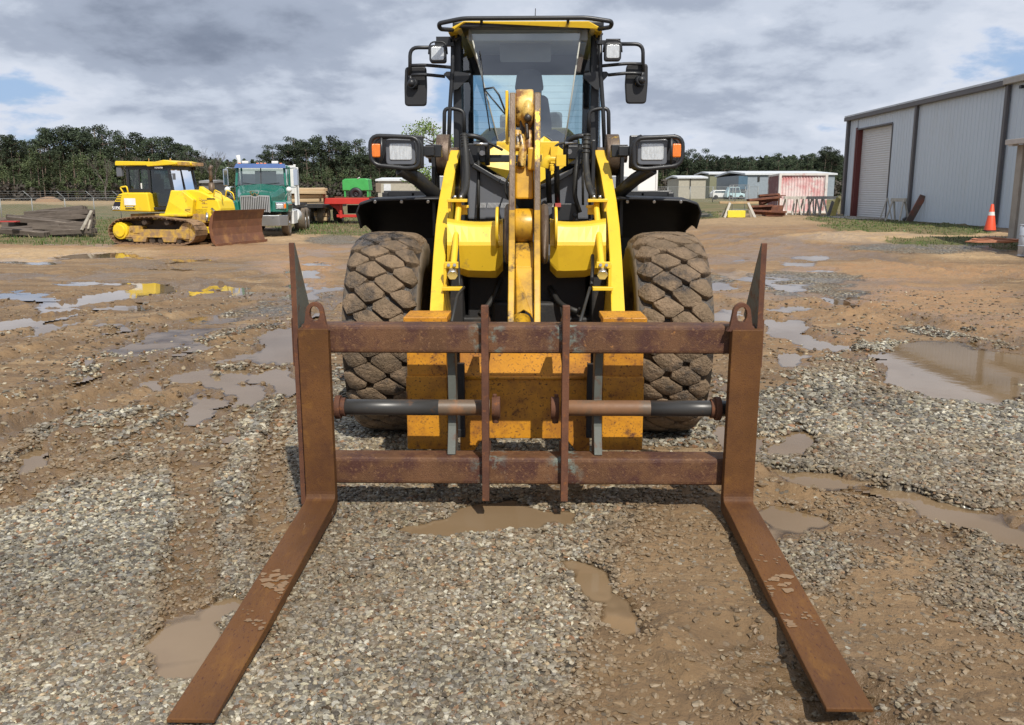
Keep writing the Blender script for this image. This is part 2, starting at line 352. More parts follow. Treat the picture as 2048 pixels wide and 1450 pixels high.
GRV = [(120, 1180, 420, 190, 1), (300, 960, 230, 85, .9, -10), (60, 1400, 380, 130, 1), (450, 1400, 300, 90, .9), (430, 1130, 55, 200, .9), (640, 1400, 250, 120, .95), (640, 1230, 160, 130, .9), (850, 1300, 180, 300, .95), (700, 950, 130, 110, .9), (1120, 1080, 260, 60, .95, 5),
       (1230, 1200, 110, 45, .85, 50), (1000, 1200, 160, 130, .85), (1080, 1390, 130, 90, .75), (960, 1400, 150, 80, .8), (620, 860, 70, 40, .8), (680, 780, 60, 35, .9), (520, 870, 60, 16, .8, -20), (450, 850, 90, 16, .7, -10), (600, 840, 50, 60, .8), (200, 850, 160, 9, .8, -12), (60, 880, 100, 12, .7, -20),
       (1760, 850, 180, 70, 1), (1950, 880, 170, 90, 1), (1650, 800, 90, 60, .8), (1600, 900, 110, 30, .8), (1640, 1130, 70, 55, 1, 30), (1700, 1200, 60, 30, .6, 30), (2000, 1180, 120, 60, .8, 25), (1950, 1120, 80, 26, .75, 20), (1700, 1000, 70, 20, .7, 15), (1600, 1010, 60, 24, .6, 20), (1850, 990, 140, 22, .8, 12), (1600, 560, 110, 14, .9), (1650, 585, 90, 12, .8), (1880, 495, 160, 10, .8), (1760, 690, 50, 8, .8), (1900, 665, 90, 7, .7, 6), (1420, 560, 60, 12, .6), (1480, 830, 60, 40, .8),
       (900, 880, 220, 25, 1), (1150, 900, 170, 18, .9), (1260, 1000, 130, 30, .9), (1330, 850, 80, 30, .7), (820, 980, 140, 45, .9), (700, 455, 60, 8, .9), (670, 480, 50, 8, .8), (1250, 1330, 60, 50, .25), (400, 640, 200, 7, .5, -8), (560, 610, 120, 8, .5, -8), (360, 690, 220, 7, .5, -12), (500, 730, 90, 9, .6, -10), (1880, 1350, 160, 80, .22), (1750, 1080, 100, 40, .35)]
MUDZ = [(1290, 1340, 130, 170, .92), (1180, 1200, 60, 70, .5), (1850, 1330, 230, 150, .72), (1640, 1000, 120, 40, .5), (60, 850, 170, 28, .6, -15), (395, 960, 26, 120, .6), (375, 1150, 48, 90, .5), (1370, 1280, 160, 260, .9), (1260, 1440, 150, 70, .6), (530, 1000, 45, 90, .35), (240, 925, 110, 18, .6)]
CLAY = [(600, 530, 70, 16, .9), (300, 500, 380, 14, .7), (1850, 600, 160, 30, .8), (1800, 545, 220, 16, .9), (620, 560, 40, 20, .7), (1480, 560, 90, 70, .35), (1980, 640, 90, 30, .6), (380, 490, 200, 12, .5), (560, 655, 100, 10, .3), (1000, 1180, 22, 35, .5), (1650, 640, 150, 50, .4), (1600, 480, 250, 30, .4)]
SAND = [(100, 506, 170, 9, 1), (30, 520, 60, 6, 1), (230, 470, 220, 8, .8), (1780, 474, 160, 9, 1), (2000, 508, 120, 9, .8), (1900, 465, 120, 7, .9), (1500, 440, 180, 9, .5), (560, 475, 160, 9, .7), (200, 405, 300, 8, 1), (1560, 555, 110, 12, .5)]
GRAS = [(60, 425, 150, 14, 1), (230, 435, 60, 16, 1), (120, 475, 220, 13, .75), (200, 462, 120, 12, .8), (690, 455, 120, 14, .9), (620, 440, 90, 18, .9), (1430, 400, 160, 20, 1), (1600, 408, 160, 14, 1), (1810, 452, 135, 10, 1), (1900, 462, 80, 6, 1), (1920, 482, 120, 8, 1), (2040, 490, 60, 8, .8), (1400, 432, 40, 6, .8), (1680, 437, 60, 7, .7), (330, 430, 400, 16, .8)]
RUTS = [([(372, 1330), (395, 960), (455, 830), (545, 700), (690, 590)], .15), ([(540, 1040), (552, 900), (610, 740)], .12), ([(0, 950), (180, 880), (400, 790), (620, 700)], .17), ([(0, 1000), (200, 905), (420, 830)], .16), ([(0, 820), (200, 755), (420, 690), (640, 640)], .17), ([(0, 880), (260, 775), (480, 705)], .15), ([(0, 720), (260, 660), (500, 610)], .2), ([(0, 660), (240, 612), (480, 575)], .2), ([(330, 890), (470, 780), (620, 650)], .17), ([(430, 900), (500, 800), (570, 730)], .15),
        ([(1420, 600), (1640, 680), (2048, 800)], .18), ([(1430, 540), (1700, 610), (2048, 690)], .2), ([(1530, 960), (1800, 1000), (2048, 1080)], .14), ([(1400, 480), (1700, 520), (2048, 560)], .25), ([(1500, 1300), (1700, 1450)], .2), ([(380, 880), (375, 1280)], .12), ([(1420, 500), (2048, 470)], .3), ([(0, 560), (600, 500)], .3), ([(0, 610), (600, 540)], .3)]
def blob(px, py, L, sharp=.55):
    m = np.zeros_like(px)
    for e in L:
        cx, cy, rx, ry = e[:4]; w = e[4] if len(e) > 4 else 1.0; t = R(e[5]) if len(e) > 5 else 0
        if True:
            dx = px - cx; dy = py - cy
            if t: dx, dy = dx * math.cos(t) + dy * math.sin(t), -dx * math.sin(t) + dy * math.cos(t)
            q = (dx / rx) ** 2 + (dy / ry) ** 2
            m = np.maximum(m, w * np.clip(1.42 - q * .62, 0, 1))
    return m
def terrain(x, y):
    """height and surface masks at ground points"""
    px, py = proj(x, y, base_h(x, y))
    ok = (y > .6); sx_ = np.maximum(1, 20 * 2 / np.maximum(y, 1))
    wx = (fbm(x * 1.1 + 40, y * 1.1, 5, .6) - .5); wy = (fbm(x * 1.1, y * 1.1 + 80, 5, .6) - .5)
    k = np.clip(9 / np.maximum(y, 1), .15, 1.6)
    qx = px + wx * 150 * k; qy = py + wy * 75 * k * np.clip(9 / np.maximum(y, 1), .3, 1)
    ok = (ok & (px > -600) & (px < 2650) & (py < 1800)).astype(float)
    n1 = fbm(x * 3, y * 3, 4); n2 = fbm(x * 9, y * 9, 3)
    gv = blob(qx, qy, GRV); mz = blob(qx, qy, MUDZ)
    # outside the picture the yard goes on the same way
    out = fbm(x * .35 + 5, y * .35, 4); gv = gv * ok + (1 - ok) * ss(out, .42, .6) * (y < 9)
    gv = np.clip(gv * 1.15 + (n1 - .5) * 1.0 + (n2 - .5) * .6 - .1, 0, 1) * (1 - .92 * mz); 
    gv = np.clip(gv, 0, 1)
    pud = blob(qx, qy, PUD) * ok
    pud = np.clip(pud * 1.02 + (n1 - .5) * .75 + (n2 - .5) * .35, 0, 1) * (pud > .02)
    pr = pud; pud = ss(pud, .30, .9)
    clay = np.clip(blob(qx, qy, CLAY) * ok * (.5 + n1), 0, 1); sand = np.clip(blob(qx, qy, SAND) * ok * (.3 + 1.4 * n1), 0, 1)
    far = ss(y, 52, 62)
    gr = blob(qx, qy, GRAS) * ok; gr = ss(gr * (.55 + .9 * fbm(x * 2.2, y * 2.2, 4)), .35, .6)
    gr = np.maximum(gr, far * (1 - ss(y, 80, 130) * (x < -10) * .7) * .9)
    rut = np.zeros_like(x); rid = np.zeros_like(x); wet = np.zeros_like(x)
    for pts, w in RUTS:
        P = [G(a, b) for a, b in pts]; d = np.full_like(x, 9.); 
        for a, b in zip(P[:-1], P[1:]):
            vx, vy = b.x - a.x, b.y - a.y; t = np.clip(((x - a.x) * vx + (y - a.y) * vy) / (vx * vx + vy * vy), 0, 1)
            d = np.minimum(d, np.hypot(x - a.x - t * vx + wx * .25, y - a.y - t * vy + wy * .25))
        wob_ = np.sin(np.hypot(x, y) * 39.0 + 6 * (x + y)); d = d + 0; w = w * (1 + np.maximum(y - 8, 0) * .03)
        rut = np.maximum(rut, 1 - ss(d, w * .6, w * 1.15)); rid = np.maximum(rid, np.exp(-((d - w * 1.5) / (w * .45)) ** 2))
    gv = gv * (1 - .75 * rut); mudv = (1 - gv) * (1 - far)
    und = (fbm(x * .25, y * .25, 3) - .5) * .05
    lum = (n1 - .5) * .035 + (n2 - .5) * .020
    # directional smears left by tyres
    sm = fbm((x * .35 + y * .94) * 1.2, (x * .94 - y * .35) * .35 * 9, 4, .6)
    h = und * (1 - pud) + lum * (mudv * .9 + .25) * (1 - .7 * pud) + mudv * (sm - .5) * .05 * (1 - pud)
    h += (-.040 * rut + .045 * rid * (.3 + 1.1 * n1) + rid * (n2 - .5) * .035) * (1 - .8 * gv) * (1 - pud) * (y < 40)
    # clods and small heaps
    cl = ss(fbm(x * 2.3 + 90, y * 2.3, 3), .66, .8) * mudv * ss(fbm(x * .5, y * .5 + 30, 2), .45, .7)
    h += cl * .06 * (n2 + .3); h += mudv * ss(y, 6, 14) * (fbm(x * 1.1 + 3, y * 2.6, 4, .6) - .5) * .07 * (y < 50) * (1 - pud)
    for (cx, cy, rr, hh) in ((G(1695, 636).x, G(1695, 636).y, .45, .13), (G(1670, 500).x, G(1670, 500).y, .8, .12), (G(1410, 520).x, G(1410, 520).y, .7, .12)):
        h += hh * np.exp(-((x - cx) ** 2 + ((y - cy) * .8) ** 2) / (rr * rr)) * (.5 + n2)
    h += rut * (1 - pud) * .007 * np.sin(np.hypot(x - 2, y + 3) * 36.0) * (y < 14)
    h -= .042 * pud
    wet = np.clip(ss(pr, .04, .4) * .9 + rut * .6 + ss(fbm(x * .8, y * .8 + 11, 4), .45, .65) * .75, 0, 1)
    wet = wet * (1 - .7 * ss(y, 26, 40)) 
    return h + base_h(x, y), gv, pud, clay, sand, gr, wet, np.maximum(rut * .6, mz)
def build_ground():
    yn = [-60, -30, -15, -8, -4, -2, -1, 0, .6]; y = 1.1
    while y < 4000: yn.append(y); y *= 1.0062 if y < 60 else 1.03
    yn = np.array(yn)
    tn = np.concatenate([[-60, -20, -8, -4, -2.2, -1.4, -1.0, -.85, -.76], np.linspace(-.70, .70, 640), [.76, .85, 1.0, 1.4, 2.2, 4, 8, 20, 60]])
    Wd = np.sqrt(np.maximum(yn, 0) ** 2 + 1.2)
    Y, T = np.meshgrid(yn, tn, indexing='ij'); X = T * Wd[:, None]
    h, gv, pud, clay, sand, gr, wet, rut = terrain(X.ravel(), Y.ravel())
    n = X.size; nx = len(tn); ny = len(yn)
    co = np.stack([X.ravel(), Y.ravel(), h], 1)
    idx = np.arange(n).reshape(ny, nx)
    q = np.stack([idx[:-1, :-1], idx[:-1, 1:], idx[1:, 1:], idx[1:, :-1]], -1).reshape(-1, 4)
    def mk(name, co, q, mats):
        me = bpy.data.meshes.new(name); me.vertices.add(len(co)); me.vertices.foreach_set('co', co.ravel().astype(np.float32))
        me.loops.add(q.size); me.loops.foreach_set('vertex_index', q.ravel().astype(np.int32))
        k = q.shape[1]; me.polygons.add(len(q)); me.polygons.foreach_set('loop_start', np.arange(0, q.size, k, dtype=np.int32))
        me.polygons.foreach_set('use_smooth', np.ones(len(q), bool)); me.update(calc_edges=True)
        me.materials.append(mats); o = bpy.data.objects.new(name, me); COL.objects.link(o); return o
    o = mk('ground', co, q, ground_mat()); tag(o, kind='structure')
    for nm, a, b, c in (('mA', gv, pud, wet), ('mB', clay, sand, gr), ('mC', rut, rut, rut)):
        at = o.data.attributes.new(nm, 'FLOAT_COLOR', 'POINT')
        at.data.foreach_set('color', np.stack([a, b, c, np.ones(n)], 1).astype(np.float32).ravel())
    # standing water: level sheets that sit in the hollows
    pm = (pud > .02).reshape(ny, nx); keep = (pm[:-1, :-1] | pm[:-1, 1:] | pm[1:, 1:] | pm[1:, :-1]).ravel() & (Y[:-1, :-1].ravel() > 1.0) & (Y[:-1, :-1].ravel() < 40)
    qq = q[keep]; u, inv = np.unique(qq.ravel(), return_inverse=True)
    cw = co[u].copy(); cw[:, 2] = base_h(cw[:, 0], cw[:, 1]) - .016; dep = cw[:, 2] - co[u][:, 2]
    w = mk('puddle_water', cw, inv.reshape(-1, 4), water_mat()); tag(w, kind='structure'); at = w.data.attributes.new('depth', 'FLOAT', 'POINT'); at.data.foreach_set('value', dep.astype(np.float32))
def water_mat():
    m = bpy.data.materials.new('muddy_water'); m.use_nodes = True; nt = m.node_tree; N = nt.nodes; L = nt.links; b = N['Principled BSDF']
    b.inputs['Roughness'].default_value = .03; b.inputs['IOR'].default_value = 1.38
    tc = N.new('ShaderNodeTexCoord'); n = N.new('ShaderNodeTexNoise'); n.inputs['Scale'].default_value = .8; n.inputs['Detail'].default_value = 5
    r = N.new('ShaderNodeValToRGB'); r.color_ramp.elements[0].position = .35; r.color_ramp.elements[0].color = (.185, .122, .062, 1)
    r.color_ramp.elements[1].position = .7; r.color_ramp.elements[1].color = (.25, .175, .105, 1)
    L.new(tc.outputs['Object'], n.inputs[0]); L.new(n.outputs[0], r.inputs[0]); L.new(r.outputs[0], b.inputs['Base Color'])
    n2 = N.new('ShaderNodeTexNoise'); n2.inputs['Scale'].default_value = 5; n2.inputs['Detail'].default_value = 3; L.new(tc.outputs['Object'], n2.inputs[0])
    a = N.new('ShaderNodeAttribute'); a.attribute_name = 'depth'; mr = N.new('ShaderNodeMapRange'); mr.inputs[1].default_value = .0; mr.inputs[2].default_value = .020; mr.inputs[3].default_value = .12; L.new(a.outputs['Fac'], mr.inputs[0])
    tr = N.new('ShaderNodeBsdfTransparent'); tr.inputs[0].default_value = (.80, .70, .56, 1); gl = N.new('ShaderNodeBsdfGlossy'); gl.inputs['Roughness'].default_value = .03; fr = N.new('ShaderNodeFresnel'); fr.inputs[0].default_value = 1.36
    m1 = N.new('ShaderNodeMixShader'); m2 = N.new('ShaderNodeMixShader'); L.new(fr.outputs[0], m1.inputs[0]); L.new(tr.outputs[0], m1.inputs[1]); L.new(gl.outputs[0], m1.inputs[2]); L.new(mr.outputs[0], m2.inputs[0]); L.new(m1.outputs[0], m2.inputs[1]); L.new(b.outputs[0], m2.inputs[2]); L.new(m2.outputs[0], N['Material Output'].inputs[0])
    bp = N.new('ShaderNodeBump'); bp.inputs['Strength'].default_value = .03; bp.inputs['Distance'].default_value = .02; L.new(n2.outputs[0], bp.inputs['Height']); L.new(bp.outputs[0], b.inputs['Normal'])
    return m
def ground_mat():
    m = bpy.data.materials.new('yard_ground'); m.use_nodes = True; nt = m.node_tree; N = nt.nodes; L = nt.links; b = N['Principled BSDF']
    tc = N.new('ShaderNodeTexCoord'); V = tc.outputs['Object']
    def att(nm):
        a = N.new('ShaderNodeAttribute'); a.attribute_name = nm; s = N.new('ShaderNodeSeparateColor'); L.new(a.outputs['Color'], s.inputs[0]); return s.outputs
    A = att('mA'); B = att('mB'); C_ = att('mC')
    def noise(sc, det=8, ro=.62, vec=None, dist=0):
        n = N.new('ShaderNodeTexNoise'); n.inputs['Scale'].default_value = sc; n.inputs['Detail'].default_value = det; n.inputs['Roughness'].default_value = ro; n.inputs['Distortion'].default_value = dist
        L.new(vec or V, n.inputs['Vector']); return n.outputs['Fac']
    def rng(v, lo, hi, a=0., c=1.):
        r = N.new('ShaderNodeMapRange'); r.inputs[1].default_value = lo; r.inputs[2].default_value = hi; r.inputs[3].default_value = a; r.inputs[4].default_value = c; L.new(v, r.inputs[0]); return r.outputs[0]
    def mx(f, a, c, bt='MIX'):
        x = N.new('ShaderNodeMix'); x.data_type = 'RGBA'; x.blend_type = bt
        for s_, q in ((0, f), (6, a), (7, c)):
            if isinstance(q, tuple): x.inputs[s_].default_value = (*q, 1)
            elif isinstance(q, (int, float)): x.inputs[s_].default_value = q
            else: L.new(q, x.inputs[s_])
        return x.outputs[2]
    def mt(op, a, c=None):
        n = N.new('ShaderNodeMath'); n.operation = op
        for i, v in enumerate((a, c)):
            if v is None: continue
            if isinstance(v, (int, float)): n.inputs[i].default_value = v
            else: L.new(v, n.inputs[i])
        return n.outputs[0]
    mp = N.new('ShaderNodeMapping'); mp.inputs['Rotation'].default_value = (0, 0, R(20)); mp.inputs['Scale'].default_value = (.25, 1.3, 1); L.new(V, mp.inputs[0])
    mud = mx(rng(noise(1.3, vec=mp.outputs[0]), .35, .65), (.20, .128, .070), (.33, .222, .135))
    mud = mx(rng(noise(7), .45, .7), mud, (.27, .178, .105)); mud = mx(rng(noise(45), .55, .72), mud, (.30, .22, .14)); mud = mx(rng(noise(30), .30, .42, 1, 0), mud, (.09, .058, .035))
    mp2 = N.new('ShaderNodeMapping'); mp2.inputs['Rotation'].default_value = (0, 0, R(-12)); mp2.inputs['Scale'].default_value = (.12, 1.0, 1); L.new(V, mp2.inputs[0])
    mud = mx(mt('MULTIPLY', rng(noise(1.6, 8, .7, vec=mp2.outputs[0]), .47, .60), .65), mud, (.13, .083, .050)); mud = mx(mt('MULTIPLY', rng(noise(2.3, 8, .7, vec=mp2.outputs[0], dist=.5), .55, .66), .7), mud, (.42, .31, .205))
    mud = mx(mt('MULTIPLY', A[2], .66), mud, (.155, .100, .056))
    mud = mx(B[0], mud, mx(rng(noise(3), .4, .6), (.38, .22, .12), (.35, .225, .135)))
    mud = mx(B[1], mud, mx(rng(noise(5), .4, .6), (.52, .37, .23), (.42, .30, .19)))
    # small stones in the mud and the gravel bed
    def stones(sc):
        v = N.new('ShaderNodeTexVoronoi'); v.inputs['Scale'].default_value = sc; L.new(V, v.inputs['Vector'])
        s = N.new('ShaderNodeSeparateColor'); L.new(v.outputs['Color'], s.inputs[0])
        r = N.new('ShaderNodeValToRGB'); L.new(s.outputs[0], r.inputs[0]); e = r.color_ramp.elements; r.color_ramp.interpolation = 'CONSTANT'
        for i in range(6): e.new(.1)
        for el, (p, c) in zip(e, [(0, (.13, .12, .11)), (.2, (.30, .27, .23)), (.35, (.36, .36, .36)), (.5, (.18, .17, .16)), (.62, (.40, .33, .25)), (.75, (.24, .20, .155)), (.87, (.50, .49, .46)), (.96, (.30, .15, .09))]): el.position = p; el.color = (*c, 1)
        d = rng(v.outputs['Distance'], .15, .62, 1, 0)
        return r.outputs[0], d, s.outputs[1]
    c1, d1, k1 = stones(34); c2, d2, k2 = stones(17)
    gcol = mx(mt('GREATER_THAN', d2, .55), c1, c2); gh = mt('MAXIMUM', mt('MULTIPLY', d1, .6), d2)
    gcol = mx(rng(gh, .0, .55), (.045, .033, .024), gcol)  # shade between the stones painted in as dark gaps
    gcol = mx(rng(noise(1.1), .45, .7), gcol, mx(.55, gcol, (.20, .14, .085)))
    gmask = mt('MULTIPLY', rng(mt('ADD', A[0], mt('MULTIPLY', mt('SUBTRACT', noise(14), .5), .9)), .35, .6), 1.0)
    spk = mt('MULTIPLY', mt('GREATER_THAN', k1, .80), mt('GREATER_THAN', d1, .30))
    spk = mt('MULTIPLY', spk, rng(noise(2.2), .38, .6))
    base = mx(spk, mud, c1); base = mx(gmask, base, gcol)
    gcl = mx(rng(noise(9), .4, .62), (.060, .085, .022), (.16, .15, .055)); gcl = mx(rng(noise(.55), .42, .6), gcl, (.20, .155, .085)); 
    base = mx(B[2], base, gcl)
    base = mx(mt('MULTIPLY', C_[0], .35), base, (.16, .105, .058))
    gm = N.new('ShaderNodeVectorMath'); gm.operation = 'MULTIPLY'; gm.inputs[1].default_value = (.90, .855, .725); L.new(base, gm.inputs[0]); base = gm.outputs[0]
    L.new(base, b.inputs['Base Color'])
    wt = rng(mt('SUBTRACT', A[2], mt('MULTIPLY', noise(11), .5)), .0, .55)
    ro = mt('SUBTRACT', .88, mt('MULTIPLY', wt, .60)); ro = mt('MAXIMUM', ro, mt('MULTIPLY', B[2], .95)); L.new(ro, b.inputs['Roughness'])
    b.inputs['Specular IOR Level'].default_value = .5
    hh = mt('ADD', mt('MULTIPLY', mt('MULTIPLY', gh, gmask), 1.0), mt('MULTIPLY', mt('SUBTRACT', 1.0, gmask), mt('ADD', mt('ADD', mt('MULTIPLY', noise(16, 9, .66), 1.1), mt('MULTIPLY', noise(3.2, 7, .62), 3.2)), mt('MULTIPLY', spk, .35))))
    bp = N.new('ShaderNodeBump'); bp.inputs['Strength'].default_value = .9; bp.inputs['Distance'].default_value = .022; L.new(hh, bp.inputs['Height']); L.new(bp.outputs[0], b.inputs['Normal'])
    return m
build_ground()
def stone_mat(name):
    m = bpy.data.materials.new(name); m.use_nodes = True; nt = m.node_tree; b = nt.nodes['Principled BSDF']
    a = nt.nodes.new('ShaderNodeAttribute'); a.attribute_name = 'tint'
    n = nt.nodes.new('ShaderNodeTexNoise'); n.inputs['Scale'].default_value = 90; n.inputs['Detail'].default_value = 4
    r = nt.nodes.new('ShaderNodeMapRange'); r.inputs[1].default_value = .3; r.inputs[2].default_value = .7; r.inputs[3].default_value = .62; r.inputs[4].default_value = 1.2
    x = nt.nodes.new('ShaderNodeVectorMath'); x.operation = 'SCALE'; nt.links.new(n.outputs[0], r.inputs[0]); nt.links.new(a.outputs['Color'], x.inputs[0]); nt.links.new(r.outputs[0], x.inputs['Scale'])
    nt.links.new(x.outputs[0], b.inputs['Base Color']); b.inputs['Roughness'].default_value = .55; return m
def scatter_stones(name, n, seed, ymax, dens, rmin, rmax, pal, sink=.25, tag_kind=True):
    rs = np.random.RandomState(seed)
    # candidate points, closer to the camera means more of them per square metre in the picture
    y = 1.9 * (ymax / 1.9) ** rs.rand(n); x = (rs.rand(n) * 1.34 - .67) * (y + .25)
    h, gv, pud, clay, sand, gr, wet, rut = terrain(x, y)
    p = dens(gv, pud, wet, y, gr); k = rs.rand(n) < p
    x, y, h, gv, rut = x[k], y[k], h[k], gv[k], rut[k]; m = len(x)
    t = (1 + 5 ** .5) / 2
    iv = np.array([(-1, t, 0), (1, t, 0), (-1, -t, 0), (1, -t, 0), (0, -1, t), (0, 1, t), (0, -1, -t), (0, 1, -t), (t, 0, -1), (t, 0, 1), (-t, 0, -1), (-t, 0, 1)]) / 1.9
    fc = np.array([(0, 11, 5), (0, 5, 1), (0, 1, 7), (0, 7, 10), (0, 10, 11), (1, 5, 9), (5, 11, 4), (11, 10, 2), (10, 7, 6), (7, 1, 8), (3, 9, 4), (3, 4, 2), (3, 2, 6), (3, 6, 8), (3, 8, 9), (4, 9, 5), (2, 4, 11), (6, 2, 10), (8, 6, 7), (9, 8, 1)])
    s = rmin + (rmax - rmin) * rs.rand(m) ** 1.8; s = s * np.clip(y / 4.2, .9, 1.7)
    V = iv[None] * (1 + (rs.rand(m, 12, 1) - .5) * .85); sc = np.stack([1 + .5 * rs.rand(m), .75 + .4 * rs.rand(m), .45 + .35 * rs.rand(m)], 1)
    V = V * sc[:, None]; a = rs.rand(m) * 6.28; ti = (rs.rand(m) - .5) * 1.1
    c, s_ = np.cos(ti), np.sin(ti); Y_ = V[..., 1] * c[:, None] - V[..., 2] * s_[:, None]; Z_ = V[..., 1] * s_[:, None] + V[..., 2] * c[:, None]
    c, s_ = np.cos(a), np.sin(a); X_ = V[..., 0] * c[:, None] - Y_ * s_[:, None]; Y2 = V[..., 0] * s_[:, None] + Y_ * c[:, None]
    V = np.stack([X_, Y2, Z_], -1) * s[:, None, None]
    V += np.stack([x, y, h + s * (sink + .35 * rs.rand(m) * gv)], 1)[:, None]
    F = (fc[None] + (np.arange(m) * 12)[:, None, None]).reshape(-1, 3)
    me = bpy.data.meshes.new(name); me.vertices.add(m * 12); me.vertices.foreach_set('co', V.ravel().astype(np.float32))
    me.loops.add(F.size); me.loops.foreach_set('vertex_index', F.ravel().astype(np.int32)); me.polygons.add(len(F)); me.polygons.foreach_set('loop_start', np.arange(0, F.size, 3, dtype=np.int32)); me.polygons.foreach_set('use_smooth', np.zeros(len(F), bool)); me.update(calc_edges=True)
    pal = np.array(pal); ci = rs.randint(0, len(pal), m); col = pal[ci] * (.26 + 1.0 * rs.rand(m, 1) ** 1.35); mw = .10 + (rs.rand(m, 1) * .6 + .4 * (1 - gv[:, None])) * (ss(fbm(x * .9, y * .9, 3), .38, .62)[:, None] * .85) + rut[:, None] * .5
    mw = np.clip(mw, 0, .85); dk = ss(fbm(x * .8 + 7, y * .8 + 3, 4), .40, .62)[:, None]; col = col * (1 - .30 * dk) * np.array([1.04, 1.0, .86])
    col = col * (1 - mw) + np.array([.22, .15, .082]) * mw
    at = me.attributes.new('tint', 'FLOAT_COLOR', 'POINT'); at.data.foreach_set('color', np.repeat(np.concatenate([col, np.ones((m, 1))], 1), 12, 0).astype(np.float32).ravel())
    me.materials.append(stone_mat(name)); o = bpy.data.objects.new(name, me); COL.objects.link(o)
    print(name, m); return o
PALG = [(.50, .48, .41), (.46, .42, .33), (.38, .36, .29), (.34, .33, .30), (.22, .215, .205), (.44, .43, .40), (.15, .145, .14), (.42, .36, .28), (.52, .51, .48), (.30, .27, .23), (.26, .26, .27), (.38, .30, .21), (.34, .34, .35), (.48, .46, .42), (.31, .17, .10), (.20, .17, .14), (.40, .38, .34)]
o = scatter_stones('gravel', 460000, 3, 11.5, lambda gv, pud, wet, y, gr: np.clip(gv * 1.05 - .02, 0, .95) * (1 - .94 * ss(pud, .3, .9)) * (.55 + .45 * wet) * (1 - gr), .0068, .0150, PALG)
tag(o, 'crushed grey and tan gravel lying loose over the muddy yard', 'gravel', kind='stuff')
o = scatter_stones('mud_clods', 60000, 5, 16, lambda gv, pud, wet, y, gr: (1 - gv) * (1 - pud) * (1 - gr) * .45, .005, .017, [(.20, .135, .085), (.16, .105, .065), (.26, .19, .125), (.34, .28, .20), (.13, .09, .06), (.44, .40, .33)], sink=.05)
tag(o, 'small clods and stray pebbles trodden into brown mud', 'mud clods', kind='stuff')
# grass blades at the yard edges
def grass():
    rs = np.random.RandomState(11); n = 90000
    y = 14 * (62 / 14) ** rs.rand(n); x = (rs.rand(n) * 1.3 - .65) * y
    h, gv, pud, clay, sand, gr, wet, rut = terrain(x, y); k = rs.rand(n) < gr
    k &= ~((x > 17.3) & (y < 51))
    x, y, h = x[k], y[k], h[k]; m = len(x); hh = (.03 + .07 * rs.rand(m) ** 2) * np.where((x < -8) & (rs.rand(m) < .25), 2.2, 1); a = rs.rand(m) * 6.28; w = .012 * (y / 20)
    dx, dy = np.cos(a) * w, np.sin(a) * w; lx, ly = (rs.rand(m) - .5) * hh, (rs.rand(m) - .5) * hh
    V = np.stack([np.stack([x - dx, y - dy, h - .01], 1), np.stack([x + dx, y + dy, h - .01], 1), np.stack([x + lx, y + ly, h + hh], 1)], 1).reshape(-1, 3)
    me = bpy.data.meshes.new('grass'); me.from_pydata(V.tolist(), [], np.arange(m * 3).reshape(-1, 3).tolist())
    g = fbm(x * .55, y * .55, 3)[:, None]; dry = (rs.rand(m, 1) < .18 + .9 * ss(g, .5, .65)).astype(float); dry[(x > 9)] *= .25
    col = np.array([.075, .13, .022]) * (.6 + .8 * rs.rand(m, 1)) * (1 - dry) + np.array([.27, .21, .11]) * (.6 + .6 * rs.rand(m, 1)) * dry
    at = me.attributes.new('tint', 'FLOAT_COLOR', 'POINT'); at.data.foreach_set('color', np.repeat(np.concatenate([col, np.ones((m, 1))], 1), 3, 0).astype(np.float32).ravel())
    me.materials.append(stone_mat('grass_blade')); o = bpy.data.objects.new('grass', me); COL.objects.link(o)
    tag(o, 'short green and dry grass at the edges of the yard', 'grass', kind='stuff'); print('grass', m)
grass()
# ---------------- fork attachment ----------------
def X(px, Y, py=600): return W(px, py, Y).x
def Z(py, Y, px=1055): return W(px, py, Y).z
FORG = (0, 4.62, 0)
ft = thing('fork_attachment', FORG, 'rusty pallet fork carriage with two long tines on the ground before the loader', 'fork attachment')
YB = 4.60
def rbar(m, x0, x1, y, z, d, h, r=.022):         # square tube with rounded corners, running along x
    pts = fillet([(0, y - d / 2, z - h / 2), (0, y + d / 2, z - h / 2), (0, y + d / 2, z + h / 2), (0, y - d / 2, z + h / 2)], r, 3, True)
    m.prism([(x0, p.y, p.z) for p in pts], (x1 - x0, 0, 0), smooth=False)
zt = (Z(651, YB) + Z(708, YB)) / 2 ; ht = Z(651, YB) - Z(708, YB)
zl = (Z(922, YB) + Z(970, YB)) / 2 ; hl = ht
xl, xr = X(640, YB), X(1472, YB)
for nm, z in (('top_bar', zt), ('lower_bar', Z(970, YB) + hl / 2)):
    m = MB(FORG); rbar(m, X(600, YB), X(1513, YB), YB + ht / 2, z, ht, ht); m.build(nm, M['rust_bar'], ft)
ZLB = Z(970, YB) + hl / 2
# two thin upright plates around the bars
for px in (971, 1130):
    m = MB(FORG); x = X(px, YB, 800); y0 = YB - .05
    z1, z0 = Z(612, y0), Z(1003, y0)
    prof = [(y0, z0), (y0 + .05, z0 - .0), (y0 + .10, ZLB - .1), (YB + .24, ZLB - .1), (YB + .26, ZLB + .1), (YB + .05, ZLB + .16), (YB + .04, .5), (YB + .05, zt - .14), (YB + .24, zt - .12), (YB + .24, zt + .08), (YB + .06, zt + .12), (y0 + .05, z1), (y0, z1)]
    m.prism([(x - .019, a, b) for a, b in prof], (.038, 0, 0)); m.build('upright_plate', M['rust'], ft, bevel=.003)
